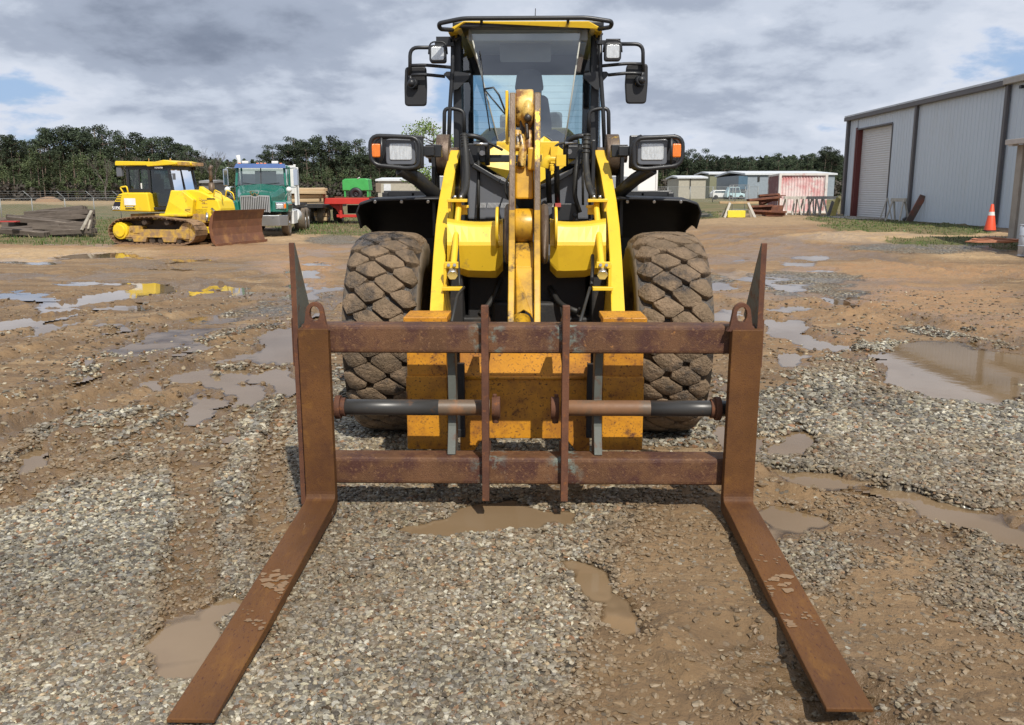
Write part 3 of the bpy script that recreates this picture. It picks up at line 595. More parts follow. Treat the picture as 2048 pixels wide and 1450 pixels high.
# rear hanger plates
for px, s in ((905, 1), (1195, -1)):
    m = MB(FORG); x = X(px, YB + .17, 800); a = YB + .15
    pr = [(a, ZLB + .05), (a - .10, ZLB + .08), (a - .03, .47), (a - .0, .62), (a - .02, .80), (a - .06, zt - .06), (a + .08, zt - .06), (a + .13, .6), (a + .10, ZLB)]
    m.prism([(x - .022, y, z) for y, z in pr], (.044, 0, 0)); m.build('hanger_plate', M['green_steel'], ft, bevel=.003)
# fork shafts
zs = (Z(803, YB + .06) + Z(835, YB + .06)) / 2; rs_ = (Z(803, YB + .06) - Z(835, YB + .06)) / 2 * .97
for s, pa, pb, pc in ((-1, 672, 965, 984), (1, 1440, 1136, 1118)):
    m = MB(FORG); y = YB + .10; xa, xb = X(pa - s * 0, y, 820), X(pc, y, 820)
    m.cyl((X(pa + s * 60, y, 820), y, zs), (xb + s * .01, y, zs), rs_, 28)
    sh = m.build('fork_shaft', M['pin'], ft, bevel=.002)
    m = MB(FORG); xm = X(878 if s < 0 else 1300, y, 820); m.cyl((X(pa + s * 60, y, 820), y, zs), (xm, y, zs), rs_ * 1.012, 28); m.build('dark_shaft_half', M['pin_dark'], sh)  # outer part of the shaft, darker in colour
    m = MB(FORG); m.cyl((xb, y, zs), (xb - s * .045, y, zs), rs_ * 1.42, 24); m.cyl((xb - s * .015, y, zs + rs_ * 1.3), (xb - s * .015, y, zs + rs_ * 1.75), .013, 6)
    m.cyl((xb - s * .02, y - .01, zs - rs_ * 1.2), (xb - s * .02, y - .01, zs - rs_ * 1.9), .018, 8); m.build('shaft_collar', M['rust'], sh, bevel=.002)
    m = MB(FORG); m.cyl((xa, y, zs), (xa - s * .03, y, zs), rs_ * 1.5, 24); m.cyl((xa - s * .03, y, zs), (xa - s * .055, y, zs), rs_ * 1.2, 24); m.build('shaft_bush', M['rust'], sh, bevel=.002)
# outer end plates with tall tapering ears
for s, pt, pb, pi in ((-1, 577, 598, 588), (1, 1535, 1513, 1524)):
    m = MB(FORG); y0 = YB - .02
    xt = W(pt, 487, y0).x; xb = xt * .985
    zT = Z(486, y0); zb = Z(1012, y0)
    pr = [(y0, zb), (y0 + .08, zb), (y0 + .10, .33), (y0 + .16, zt), (y0 + .30, zt + .10), (y0 + .015, zT), (y0, zT)]
    w = .030; x0 = xt if s < 0 else xt - w
    m.prism([(x0, a, b) for a, b in pr], (w, 0, 0))
    m.box((x0 + w / 2 + s * .022, y0 + .09, .96), (.016, .12, .26)); m.cyl((x0 + w / 2, YB + .10, zs), (x0 + w / 2 + s * .022, YB + .10, zs), .05, 16)
    m.mi[0] = m.mi[1] = 1
    m.build('end_plate', [M['rust'], M['green_steel']], ft, bevel=.003)
# the two L forks
for s, pl, pr_, hl_, hr_ in ((-1, 600, 662, 612, 673), (1, 1448, 1512, 1447, 1503)):
    m = MB(FORG); yf = YB - .075; w = .160
    xa = (W(hl_, 1016, yf).x + W(hr_, 1016, yf).x) / 2; xt = xa - (.006 if s < 0 else -.008)
    ztop = Z(659, yf); T = .058
    yh = 4.50
    # side profile (y,z): blade tapering towards the tip, heel with a radius, upright shank
    Ytip = G((350 + 480) / 2, 1492, .02).y if s < 0 else G(1660, 1432, .03).y
    Ytip = 2.60 if s < 0 else 2.70
    ztip = .022
    prof = [(Ytip, ztip), (Ytip, ztip + .016), (3.2, .052), (4.30, .098)]
    prof += [(p.y, p.z) for p in fillet([(0, 4.34, .100), (0, yf, .108), (0, yf, .20)], .07, 5)]
    prof += [(yf, ztop), (yf + T, ztop)]
    prof += [(p.y, p.z) for p in fillet([(0, yf + T, .2), (0, yf + T, .035), (0, yf - .3, .030)], .06, 5)]
    prof += [(3.2, .012)]
    tw = w
    m.prism([(xa - w / 2, a, b) for a, b in prof], (w, 0, 0))
    o = m.build('fork', M['rust_fork'], ft, bevel=.004)
    me = o.data
    for v in me.vertices:                       # tip narrows at its corner; shank leans out a touch
        wy = v.co.y + FORG[1]
        if wy < 4.4 and s > 0: v.co.x -= .050 * (4.4 - wy) / 1.8
        if wy < 4.4 and s < 0: v.co.x += .010 * (4.4 - wy) / 1.8
        if v.co.z > .2: v.co.x += (xt - xa) * (v.co.z - .2)
    # lifting eye
    xe = W(631 if s < 0 else 1482, 640, yf + .03).x; ze = ztop; m = MB(FORG); ring = []
    A = fillet([(xe - .068, 0, ze - .02), (xe - .060, 0, ze + .03), (xe - .038, 0, ze + .10)], .02, 3); arc = [(xe + .047 * math.cos(t), 0, ze + .085 + .055 * math.sin(t)) for t in np.linspace(math.pi * .9, math.pi * .1, 12)]
    outer = [(xe - .072, ze - .01), (xe - .058, ze + .02)] + [(p[0], p[2]) for p in arc] + [(xe + .058, ze + .02), (xe + .072, ze - .01)]
    inner = [(xe + .027 * math.cos(t), ze + .078 + .040 * math.sin(t)) for t in np.linspace(math.pi * 1.35, -math.pi * .35, len(outer))]
    y1, y2 = yf + .012, yf + .046; n = len(outer); vs = []; fs = []
    for y in (y1, y2):
        vs += [(a, y, b) for a, b in outer] + [(a, y, b) for a, b in inner]
    for i in range(n - 1):
        fs += [(i, i + 1, n + i + 1, n + i), (2 * n + i, 3 * n + i, 3 * n + i + 1, 2 * n + i + 1), (i, 2 * n + i, 2 * n + i + 1, i + 1), (n + i, n + i + 1, 3 * n + i + 1, 3 * n + i)]
    fs += [(0, n, 3 * n, 2 * n), (n - 1, 3 * n - 1, 4 * n - 1, 2 * n - 1), (n, n + n - 1, 4 * n - 1, 3 * n), (0, 2 * n, 3 * n - 1, n - 1), (0, n - 1, 2 * n - 1, n)[:4]]
    m._a(vs, fs); m.build('lifting_eye', M['rust'], o, bevel=.003)
    # dried pale mud left on the blade top
    m = MB(FORG); rq = random.Random(5 + s)
    sp_ = [(560, 1148, .05), (540, 1165, .055), (530, 1150, .03), (575, 1172, .045), (600, 1160, .03), (585, 1185, .02), (508, 1232, .03), (530, 1242, .022), (545, 1212, .012), (495, 1218, .014)] if s < 0 else [(1545, 1150, .05), (1565, 1160, .06), (1580, 1172, .045), (1535, 1170, .03), (1520, 1122, .018), (1560, 1120, .016), (1575, 1240, .035), (1568, 1228, .02), (1615, 1222, .022), (1630, 1236, .014), (1525, 1180, .02)]
    for px, py, r in sp_:
        for q in range(4):
            c = G(px + rq.uniform(-12, 12), py + rq.uniform(-9, 9), .075); rr = r * rq.uniform(.25, .6); n = 11; zz = lambda y: np.interp(y, [2.6, 3.2, 4.3], [.044, .054, .100]) + .0006
            ed = (xa + (-.050 * (4.4 - c.y) / 1.8 if s > 0 else .010 * (4.4 - c.y) / 1.8)); rr = min(rr, .05); c.x = max(ed - w / 2 + rr * 1.35, min(ed + w / 2 - rr * 1.35, c.x))
            pts = [c + Vector((rr * rq.uniform(.5, 1.3) * math.cos(k / n * 6.283), rr * .8 * rq.uniform(.5, 1.3) * math.sin(k / n * 6.283), 0)) for k in range(n)]
            m._a([Vector((p.x, p.y, zz(p.y) + .0004 * q)) for p in pts], [tuple(range(n))])
    dm = m.build('dried_mud', M['dry_mud'], o); dm['kind'] = 'stuff'
# ---------------- wheel loader ----------------
LORG = (0, 7.4, 0)
ld = thing('wheel_loader', LORG, 'large yellow and black wheel loader facing the camera behind the rusty pallet forks', 'wheel loader')
def part(m, name, mt, par=None, **k): return m.build(name, M[mt] if isinstance(mt, str) else mt, par or ld, **k)
def LM(): return MB(LORG)
# wheels
def make_tyre(xc, yc, zc, R0=.735, w=.50, sgn=1):
    grp = bpy.data.objects.new('wheel', None); COL.objects.link(grp); grp.parent = ld; grp.location = Vector((xc, yc, zc)) - Vector(LORG)
    hw = w / 2; rng = random.Random(3)
    def surf(u, r):                                # crown profile
        return r - .035 * abs(u) ** 2.5 - (.03 * max(0, abs(u) - .8) / .2 if abs(u) > .8 else 0)
    prof = [(.36, -hw * .70), (.40, -hw * .86), (.50, -hw * 1.04), (.60, -hw * 1.05), (.66, -hw * .99), (R0 - .085, -hw * .93), (R0 - .056, -hw * .6), (R0 - .046, -hw * .2), (R0 - .046, hw * .2), (R0 - .056, hw * .6), (R0 - .085, hw * .93), (.66, hw * .99), (.60, hw * 1.05), (.50, hw * 1.04), (.40, hw * .86), (.36, hw * .70)]
    m = MB(); m.lathe(prof, (0, 0, 0), 'x', 72); 
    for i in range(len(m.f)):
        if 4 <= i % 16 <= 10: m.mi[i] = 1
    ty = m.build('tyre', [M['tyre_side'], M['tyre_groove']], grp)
    # tread: staggered lozenge lugs, each its own raised block on the tyre's face
    m = MB(); NP = 25; A = .49; B = .5
    for k in range(NP):
        for col in range(4):
            u0 = (-.735, -.245, .245, .735)[col]; v0 = k + (.5 if col % 2 else 0)
            base = [(-A, -.10), (-.12, -B), (.10, -B), (A, -.12), (A, .10), (.12, B), (-.10, B), (-A, .12)]
            sk = .22
            pts = []
            for (a, b) in base:
                u = u0 + a * .82; v = v0 + b * .74 + (u0 + a) * sk
                pts.append([max(-1.0, min(1.0, u)), v])
            q = []
            for p in pts:
                if not q or (abs(q[-1][0] - p[0]) + abs(q[-1][1] - p[1])) > 1e-4: q.append(p)
            n = len(q); uc = sum(p[0] for p in q) / n; vc = sum(p[1] for p in q) / n
            rj = (rng.random() - .5) * .006; vs = []; jt = [((rng.random() - .5) * .075, (rng.random() - .5) * .11) for _ in q]
            for lev, (sc, dr) in enumerate(((1.05, -.065), (1.0, -.010), (.965, -.001 + rj), (.90, .002 + rj))):
                for (u, v), (ju, jv) in zip(q, jt):
                    uu = uc + (u - uc) * sc + (ju if abs(u) < .98 else 0); vv = vc + (v - vc) * sc + jv
                    r = surf(uu, R0) + dr; t = vv / NP * 2 * math.pi
                    if abs(u) >= .999 and lev == 0: r -= .05
                    vs.append((uu * hw * (1.0 if lev < 3 else .995), r * math.cos(t), r * math.sin(t)))
            uu = uc; r = surf(uu, R0) + .003 + rj; t = vc / NP * 2 * math.pi; vs.append((uu * hw, r * math.cos(t), r * math.sin(t)))
            fs = [(L_ * n + i, L_ * n + (i + 1) % n, (L_ + 1) * n + (i + 1) % n, (L_ + 1) * n + i) for L_ in range(2) for i in range(n)]; m._a(vs, fs, False); vs = [v_ for v_ in vs]; fs = [(L_ * n + i, L_ * n + (i + 1) % n, (L_ + 1) * n + (i + 1) % n, (L_ + 1) * n + i) for L_ in (2,) for i in range(n)] + [(3 * n + i, 3 * n + (i + 1) % n, 4 * n) for i in range(n)]
            m._a(vs, fs, True)
    m.build('tread', M['tyre'], ty)
    m = MB(); m.lathe([(.36, -hw * .7), (.36, hw * .7), (.33, hw * .68), (.31, hw * .35), (.12, hw * .25), (.10, hw * .40), (0.001, hw * .40), (0.001, -hw * .1), (.30, -hw * .2), (.33, -hw * .68)], (0, 0, 0), 'x', 40, closed=True)
    if sgn < 0: m.v = [Vector((-p.x, p.y, p.z)) for p in m.v]
    m.build('rim', M['yellow_dark'], grp)
    return grp
xw = -.992
w1 = make_tyre(xw, 6.42, .735, sgn=-1); w2 = copy_tree(w1, ld); w2.location.x = .995; w2.rotation_euler = (R(7), 0, math.pi)
w3 = copy_tree(w1, ld); w3.location.y = 9.45 - LORG[1]; w4 = copy_tree(w2, ld); w4.location.y = 9.45 - LORG[1]
# axle, underframe
m = LM(); m.cyl((-.95, 6.42, .735), (.95, 6.42, .735), .16, 20); m.box((0, 6.42, .735), (.5, .5, .5)); m.cyl((-.95, 9.45, .735), (.95, 9.45, .735), .16, 16); split_parts(part(m, 'axle', 'dark', bevel=.02))
m = LM(); m.box((0, 6.75, .95), (.86, .9, .62)); m.box((0, 6.25, .70), (.95, .12, .35)); m.box((-.50, 6.5, 1.0), (.10, .8, .7)); m.box((.50, 6.5, 1.0), (.10, .8, .7)); m.box((0, 6.18, .42), (.7, .06, .12)); part(m, 'front_underframe', 'dark', bevel=.015)
m = LM(); m.box((0, 9.6, 1.05), (.9, 3.4, .6)); m.box((-.75, 8.7, 1.25), (.6, .9, .75)); m.box((.75, 8.7, 1.25), (.6, .9, .75)); part(m, 'rear_frame', 'dark', bevel=.02)
# front frame tower: two cheeks and the sloping charcoal faces between them
YT = 6.95
def P(px, py, Y): return W(px, py, Y)
m = LM()
for s, a, b in ((-1, 938, 1040), (1, 1068, 1172)):
    for i in range(1):
        if s < 0: pts = [P(935, 440, YT), P(1040, 440, YT), P(1040, 386, YT), P(1008, 355, YT), P(958, 340, YT), P(935, 322, YT)]
        else: pts = [P(1068, 440, YT), P(1180, 440, YT), P(1180, 322, YT), P(1150, 335, YT), P(1110, 352, YT), P(1068, 384, YT)]
        m.prism(pts, (0, .25, 0))
m.box((0, YT + .15, 1.05), (.92, .22, 1.15)); part(m, 'front_frame', 'charcoal', bevel=.02, seg=3)
m = LM()                                            # brow ledge above each charcoal face
for s in (-1, 1):
    a, b, c, d = [P(*q, YT - .03) for q in ((936, 300), (946, 330), (1000, 362), (1038, 378))]
    pts = [a, b, c, d]
    if s > 0: pts = [Vector((-p.x, p.y, p.z)) for p in pts]
    for p, q in zip(pts[:-1], pts[1:]): m.bar(p, q, .10, .035)
for s in (-1, 1):                                   # tall cheek plates each side with pivot heads
    x = s * .55
    m.box((s * .505, YT + .12, 1.72), (.03, .34, .85)); m.box((s * .735, YT + .2, 1.72), (.03, .34, .62))
split_parts(part(m, 'cheek_plate', 'black', bevel=.006))
for s in (-1, 1):
    m = LM(); c = Vector((s * .665, 7.12, 2.04)); m.cyl(c - Vector((.05, 0, 0)), c + Vector((.05, 0, 0)), .16, 28); m.cyl(c - Vector((.12, 0, 0)), c + Vector((.12, 0, 0)), .06, 16); part(m, 'arm_pivot', 'worn', bevel=.006)
m = LM()                                            # yellow tower plates behind the bell crank
A_ = [P(935, 322, 7.15), P(1000, 350, 7.1), P(1020, 385, 7.1), P(1090, 385, 7.1), P(1115, 350, 7.1), P(1145, 322, 7.15), P(1090, 262, 7.3), P(1018, 262, 7.3)]
m.prism([P(948, 318, 7.12), P(1035, 372, 7.12), P(1035, 288, 7.22), P(1022, 272, 7.25)], (0, .06, 0)); m.prism([P(1152, 318, 7.12), P(1070, 372, 7.12), P(1070, 288, 7.22), P(1088, 272, 7.25)], (0, .06, 0))
m.box((0, 7.35, 1.9), (.5, .3, .5)); split_parts(part(m, 'tower_plate', 'yellow', bevel=.006))
m = LM(); m.box((-.2, 7.02, Z(317, 7.02)), (.62, .07, .055)); m.box((P(1160, 300, 7).x, 7.1, Z(305, 7.1)), (.18, .1, .10)); m.box((P(948, 300, 7).x, 7.1, Z(303, 7.1)), (.22, .1, .12)); split_parts(part(m, 'hose_bracket', 'black', bevel=.006))
m = LM(); m.box((P(1130, 425, 6.85).x, 6.85, Z(424, 6.85)), (.20, .05, .13)); m.cyl(P(1150, 430, 6.82), P(1150, 430, 6.80), .018, 10); part(m, 'junction_box', 'black', bevel=.006)
# lift arms: thick curved plates, front edge forward
def arm(s, name='lift_arm'):
    L_ = [(905, 300, 7.05), (893, 340, 6.90), (882, 400, 6.62), (876, 450, 6.35), (871, 520, 5.98), (868, 580, 5.65), (865, 640, 5.30)]
    cen = [P(px + 7, py, Y) for px, py, Y in L_]
    cen = [Vector((c.x * -s, c.y, c.z)) for c in cen]
    wd = [.26, .45, .75, 1.05, 1.0, .75, .42]; t = .085
    m = LM(); vs = []; fs = []
    for c, w in zip(cen, wd):
        vs += [c + Vector((-t / 2, 0, 0)), c + Vector((t / 2, 0, 0)), c + Vector((t / 2, w * .9, -w * .35)), c + Vector((-t / 2, w * .9, -w * .35))]
    n = len(cen)
    for i in range(n - 1):
        for k in range(4): fs.append((i * 4 + k, i * 4 + (k + 1) % 4, i * 4 + 4 + (k + 1) % 4, i * 4 + 4 + k))
    fs += [(3, 2, 1, 0), ((n - 1) * 4, (n - 1) * 4 + 1, (n - 1) * 4 + 2, (n - 1) * 4 + 3)]
    m._a(vs, fs); return part(m, name, 'yellow', bevel=.006), cen
armL, cenL = arm(-1); armR, cenR = arm(1)
for s, ar, q in ((-1, armL, 1), (1, armR, 1)):      # hydraulic pipe and brackets on each arm
    fx = lambda px: px if s < 0 else 2110 - px
    m = LM(); m.tube([P(fx(917), 405, 6.3), P(fx(917), 420, 6.28), P(fx(907), 530, 5.75), P(fx(905), 545, 5.70)], .022, 10)
    m.build('hydraulic_pipe', M['yellow'], ar)
    m = LM(); m.box(P(fx(915), 401, 6.28), (.14, .08, .022)); m.box(P(fx(900), 410, 6.34), (.02, .12, .09)); m.box(P(fx(925), 413, 6.36), (.09, .04, .02)); m.box(P(fx(925), 421, 6.4), (.07, .03, .06))
    m.box(P(fx(903), 530, 5.70), (.09, .03, .042)); m.box(P(fx(891), 552, 5.72), (.02, .06, .16)); m.box(P(fx(905), 577, 5.62), (.13, .07, .022)); split_parts(m.build('pipe_bracket', M['yellow'], ar, bevel=.003))
    m = LM()
    for a, b in ((897, 530), (909, 530)): m.cyl(P(fx(a), b, 5.68), P(fx(a), b, 5.66), .011, 6)
    m.cyl(P(fx(905), 540, 5.7), P(fx(905), 555, 5.66), .026, 12); m.cyl(P(fx(905), 547, 5.66), P(fx(905), 551, 5.64), .034, 6)
    for a in (910, 922): m.cyl(P(fx(a), 397, 6.26), P(fx(a), 391, 6.26), .012, 6)
    split_parts(m.build('pipe_fitting', M['steel'], ar))
# cross tube between arms with its saddle shaped castings
YC = 6.05
for s in (-1, 1):
    m = LM(); prof = []; 
    fx = lambda px: px if s < 0 else 2106 - px
    rows = []
    for k in range(9):
        t = k / 8; px = 894 + (1006 - 894) * t; top = 436 + 7 * math.sin(t * 2.6) - (3 if k == 8 else 0); bot = 549 + (4 if .3 < t < .9 else 0) - (12 if k == 8 else 0) + 4 * t
        mid = 488
        rows.append([P(fx(px), top, YC + .22), P(fx(px), top + 1.5, YC + .08), P(fx(px), top + 8, YC + .0), P(fx(px), mid - 4, YC - .055), P(fx(px), mid + 3, YC - .06), P(fx(px), bot - 14, YC - .01), P(fx(px), bot, YC + .05), P(fx(px), bot - 4, YC + .25), P(fx(px), mid, YC + .34), P(fx(px), top, YC + .22)])
    m.grid(rows, False); o = part(m, 'cross_tube', 'yellow', bevel=.012, merge=True)
    m = LM(); x = P(fx(998), 470, YC).x; m.cyl((x, YC - .02, Z(455, YC)), (x + s * .02, YC - .02, Z(455, YC)), .14, 24); m.build('tube_flange', M['yellow'], o, bevel=.004)
    m = LM(); x = P(fx(1010), 470, YC).x; m.cyl((x, YC - .02, Z(468, YC)), (x - s * .055, YC - .02, Z(468, YC)), .205, 32); m.build('pivot_boss', M['worn'], o, bevel=.03, seg=3)
# bell crank: two tall plates
bc = bpy.data.objects.new('bell_crank', None); COL.objects.link(bc); bc.parent = ld
for px0, px1 in ((1018, 1030), (1068, 1081)):
    m = LM(); w = .040; ys = [(185, 6.05), (230, 5.98), (330, 5.86), (420, 5.78), (480, 5.74), (560, 5.55), (648, 5.38)]
    vs = []; fs = []
    dep = [.12, .26, .30, .42, .46, .30, .26]
    x = P((px0 + px1) / 2, 400, 5.8).x
    for (py, Y), d in zip(ys, dep):
        z = Z(py, Y); vs += [(x - w / 2, Y, z), (x + w / 2, Y, z), (x + w / 2, Y + d, z), (x - w / 2, Y + d, z)]
    n = len(ys)
    for i in range(n - 1):
        for k in range(4): fs.append((i * 4 + k, i * 4 + (k + 1) % 4, i * 4 + 4 + (k + 1) % 4, i * 4 + 4 + k))
    fs += [(3, 2, 1, 0), ((n - 1) * 4, (n - 1) * 4 + 1, (n - 1) * 4 + 2, (n - 1) * 4 + 3)]
    m._a(vs, fs); i0 = len(m.f) - len(fs)
    for i in range(n - 1):
        m.mi[i0 + i * 4] = 1 if i < 3 else 0
    me = m.build('crank_plate', [M['yellow_dark'], M['worn']], bc, bevel=.006)
m = LM(); xl_, xr_ = P(1031, 220, 6).x, P(1067, 220, 6).x; zc = Z(215, 6.08)
m.tube([(xl_, 6.15, zc), (xr_, 6.15, zc)], .125, 24); m.ball((0, 6.07, Z(228, 6.08)), .085, sc=(.6, .9, 1.2)); m.build('upper_boss', M['boss'], bc, bevel=.01)
m = LM(); m.ball((0, 6.0, Z(236, 6.0)), .026, sc=(1, .6, 1)); m.box((0, 6.12, Z(262, 6.1)), (.11, .12, .30)); m.tube([(-.01, 6.02, Z(245, 6)), (0, 6.0, Z(275, 6)), (.0, 6.05, Z(292, 6))], .014, 8); m.build('grease_smear', M['grease'], bc, bevel=.01)
m = LM(); m.box((P(1014, 250, 6.1).x - .0, 6.15, Z(235, 6.1)), (.02, .20, .34)); m.build('pin_keeper', M['yellow'], bc, bevel=.004)
m = LM(); m.prism([P(1031, 330, 6.0), P(1067, 330, 6.0), P(1067, 398, 5.95), P(1031, 398, 5.95)], (0, .2, 0)); m.box((.03, 6.02, Z(318, 6.0)), (.06, .15, .15)); m.build('cylinder_clevis', M['yellow_dark'], bc, bevel=.012)
m = LM()
for px in (1035, 1058): m.tube([P(px, 262, 6.05), P(px, 300, 6.0)], .03, 10)
m.tube([P(1040, 270, 6.03), P(1046, 300, 6.0), P(1042, 335, 5.97)], .03, 10); m.build('clevis_knuckle', M['boss'], bc, bevel=.01)
m = LM(); m.cyl((xl_, 5.93, Z(452, 5.93)), (xr_, 5.93, Z(452, 5.93)), .115, 32); m.prism([P(1031, 425, 5.98), P(1067, 425, 5.98), P(1067, 438, 5.9), P(1031, 438, 5.9)], (0, .1, 0)); m.build('centre_boss', M['yellow_dark'], bc, bevel=.006)
m = LM(); m.prism([P(1031, 484, 5.88), P(1067, 484, 5.88), P(1067, 535, 5.72), P(1031, 535, 5.72)], (0, .1, 0)); m.prism([P(1031, 535, 5.70), P(1067, 535, 5.70), P(1067, 640, 5.45), P(1060, 628, 5.46), P(1047, 620, 5.47), P(1036, 628, 5.46), P(1031, 640, 5.45)], (0, .1, 0)); m.build('web_plate', M['yellow_dark'], bc, bevel=.006)
m = LM(); m.cyl(P(1047, 345, 6.35), (0, 7.25, 1.62), .09, 24); part(m, 'tilt_cylinder', 'dark')
m = LM(); m.cyl((-.04, 5.50, Z(640, 5.5)), (-.04, 5.1, .62), .065, 16); part(m, 'tilt_link', 'yellow_dark')
# quick coupler
cp = bpy.data.objects.new('quick_coupler', None); COL.objects.link(cp); cp.parent = ld
YQ = 4.96
for a, b in ((809, 892), (1208, 1292)):
    m = LM(); xa, xb = P(a, 640, YQ).x, P(b, 640, YQ).x; zt_, zm, zb = Z(634, YQ), Z(757, YQ), Z(903, YQ)
    m.box(((xa + xb) / 2, YQ + .13, (zm + .02 + zb) / 2), (xb - xa, .26, zm + .0 - zb)); m.box(((xa + xb) / 2, YQ + .15, (zt_ - .05 + zm) / 2), (xb - xa - .008, .24, zt_ - .05 - zm - .004))
    m.build('coupler_cheek', M['yellow_rusty'], cp, bevel=.006)
    m = LM(); m.box(((xa + xb) / 2, YQ + .14, zt_ - .02), (xb - xa + .012, .30, .035)); m.box(((xa + xb) / 2, YQ + .02, zt_ - .055), (xb - xa - .03, .03, .05)); m.build('coupler_cap', M['yellow_rusty'], cp, bevel=.004)
m = LM(); za, zb_, zn = Z(640, YQ + .05), Z(757, YQ + .05), Z(878, YQ + .05); x0, x1 = P(918, 700, YQ + .05).x, P(1183, 700, YQ + .05).x
z9 = Z(903, YQ + .05); xa, xb = P(948, 900, YQ + .05).x, P(1152, 900, YQ + .05).x; xc, xd = P(966, 878, YQ + .05).x, P(1132, 878, YQ + .05).x
pts = [(x0, z9), (xa, z9), (xc, zn), (xd, zn), (xb, z9), (x1, z9), (x1, zb_), (x0, zb_)]
m.prism([(a, YQ + .06, b) for a, b in pts], (0, .06, 0)); m.prism([(x0, YQ + .075, zb_ + .003), (x1, YQ + .075, zb_ + .003), (x1, YQ + .13, za - .05), (x0, YQ + .13, za - .05)], (0, .05, 0)); m.build('coupler_plate', M['yellow_rusty'], cp, bevel=.005)
m = LM(); m.cyl((P(892, 757, YQ).x, YQ + .06, zb_), (P(1208, 757, YQ).x, YQ + .06, zb_), .012, 8); m.build('weld_seam', M['yellow_rusty'], cp)
m = LM()
for px in (921, 1182): m.box((P(px, 800, YQ).x, YQ + .04, Z(800, YQ)), (.045, .05, .42)); m.box((P(px, 870, YQ).x, YQ + .03, Z(868, YQ)), (.055, .05, .05))
split_parts(m.build('coupler_hook', M['dark'], cp, bevel=.005))
# fenders: dark plastic mudguards, arched over each front wheel
for s in (-1, 1):
    m = LM(); prof = [(6.70, 1.70), (6.76, 1.712), (6.9, 1.72), (7.2, 1.66), (7.36, 1.50), (7.44, 1.25), (7.46, .95)]; rows = []
    for k, (y, z) in enumerate(prof):
        xo = 1.30 if s < 0 else 1.31
        row = [(s * .56, y, z), (s * .8, y, z + .0), (s * (xo - .12), y, z - .012), (s * (xo - .03), y, z - .04), (s * (xo + .0), y + .02, z - .10), (s * (xo - .03), y + .03, z - .22 if k < 5 else z - .1)]
        rows.append(row)
    m.grid(rows, True); o = m.build('fender', M['black_plastic'], ld, solid=.012)
    m = LM(); m.grid([[(s * .60, 7.42, .5), (s * 1.24, 7.42, .5)], [(s * .60, 7.40, 1.55), (s * 1.26, 7.40, 1.55)]], False); m.build('mudflap', M['black_plastic'], o, solid=.02)
    m = LM()
    for x in (.75, .95, 1.15): m.cyl((s * x, 6.70, 1.685), (s * x, 6.685, 1.68), .012, 6)
    split_parts(m.build('fender_bolt', M['steel'], o))
    # platform and step beside the cab
    m = LM(); m.box((s * .98, 8.1, 1.62), (.56, 1.0, .06)); m.box((s * 1.22, 8.1, 1.70), (.05, 1.0, .10)); m.box((s * .98, 7.62, 1.74), (.5, .03, .05)); m.box((s * .98, 7.62, 1.66), (.5, .03, .03))
    for x in (.76, .98, 1.2): m.box((s * x, 7.62, 1.70), (.03, .03, .10))
    m.box((s * .8, 7.75, 1.25), (.25, .3, .8)); part(m, 'platform', 'black', bevel=.006)
# head lamps
def headlamp(s):
    fx = (lambda px: px) if s < 0 else (lambda px: 2106 - px)
    Yh = 6.5; c = P(fx(790), 304, Yh); dz = 0 if s < 0 else -.005
    hl = bpy.data.objects.new('headlamp', None); COL.objects.link(hl); hl.parent = ld
    m = LM()
    for dy in (0, .16):
        pts = fillet([P(fx(740), 271, Yh) + Vector((0, dy, dz)), P(fx(839), 275, Yh) + Vector((0, dy, dz)), P(fx(838), 333, Yh) + Vector((0, dy, dz)), P(fx(816), 337, Yh) + Vector((0, dy, dz)), P(fx(742), 329, Yh) + Vector((0, dy, dz))], .075, 5, True)
        m.tube(pts, .0165, 10, closed=True)
    for px, py in ((757, 272), (825, 273), (825, 335), (757, 331)): p = P(fx(px), py, Yh); m.cyl(p, p + Vector((0, .16, 0)), .014, 8)
    m.cyl(P(fx(763), 272, Yh), P(fx(763), 330, Yh), .012, 8); m.build('lamp_guard', M['black'], hl)
    m = LM(); m.box(P(fx(799), 304, Yh + .17), (.36, .04, .24)); m.build('lamp_backplate', M['black'], hl, bevel=.01)
    m = LM(); a = P(fx(801), 303.5, Yh + .04); m.prism(fillet([a + Vector((-.108, 0, -.092)), a + Vector((.108, 0, -.092)), a + Vector((.108, 0, .092)), a + Vector((-.108, 0, .092))], .03, 4, True), (0, .12, 0)); m.build('lamp_housing', M['charcoal'], hl, bevel=.006)
    m = LM(); a = P(fx(801), 303.5, Yh + .032); m.prism(fillet([a + Vector((-.082, 0, -.060)), a + Vector((.082, 0, -.060)), a + Vector((.082, 0, .060)), a + Vector((-.082, 0, .060))], .018, 4, True), (0, .02, 0)); m.build('lens', M['lens'], hl, bevel=.006)
    m = LM(); a = P(fx(749), 301, Yh - .01); m.prism(fillet([a + Vector((-.045, 0, -.048)), a + Vector((.045, 0, -.048)), a + Vector((.045, 0, .048)), a + Vector((-.045, 0, .048))], .014, 3, True), (0, .07, 0)); m.build('turn_signal', M['amber'], hl, bevel=.008)
    m = LM(); m.tube([P(fx(800), 336, Yh + .12), P(fx(835), 358, Yh + .2), P(fx(895), 410, 6.98)], .055 if s < 0 else .05, 12)
    m.box(P(fx(850), 302, Yh + .2), (.14, .06, .07)); m.box(P(fx(868), 302, Yh + .3), (.12, .10, .09)); m.build('lamp_bracket', M['black'], hl, bevel=.004)
headlamp(-1); headlamp(1)
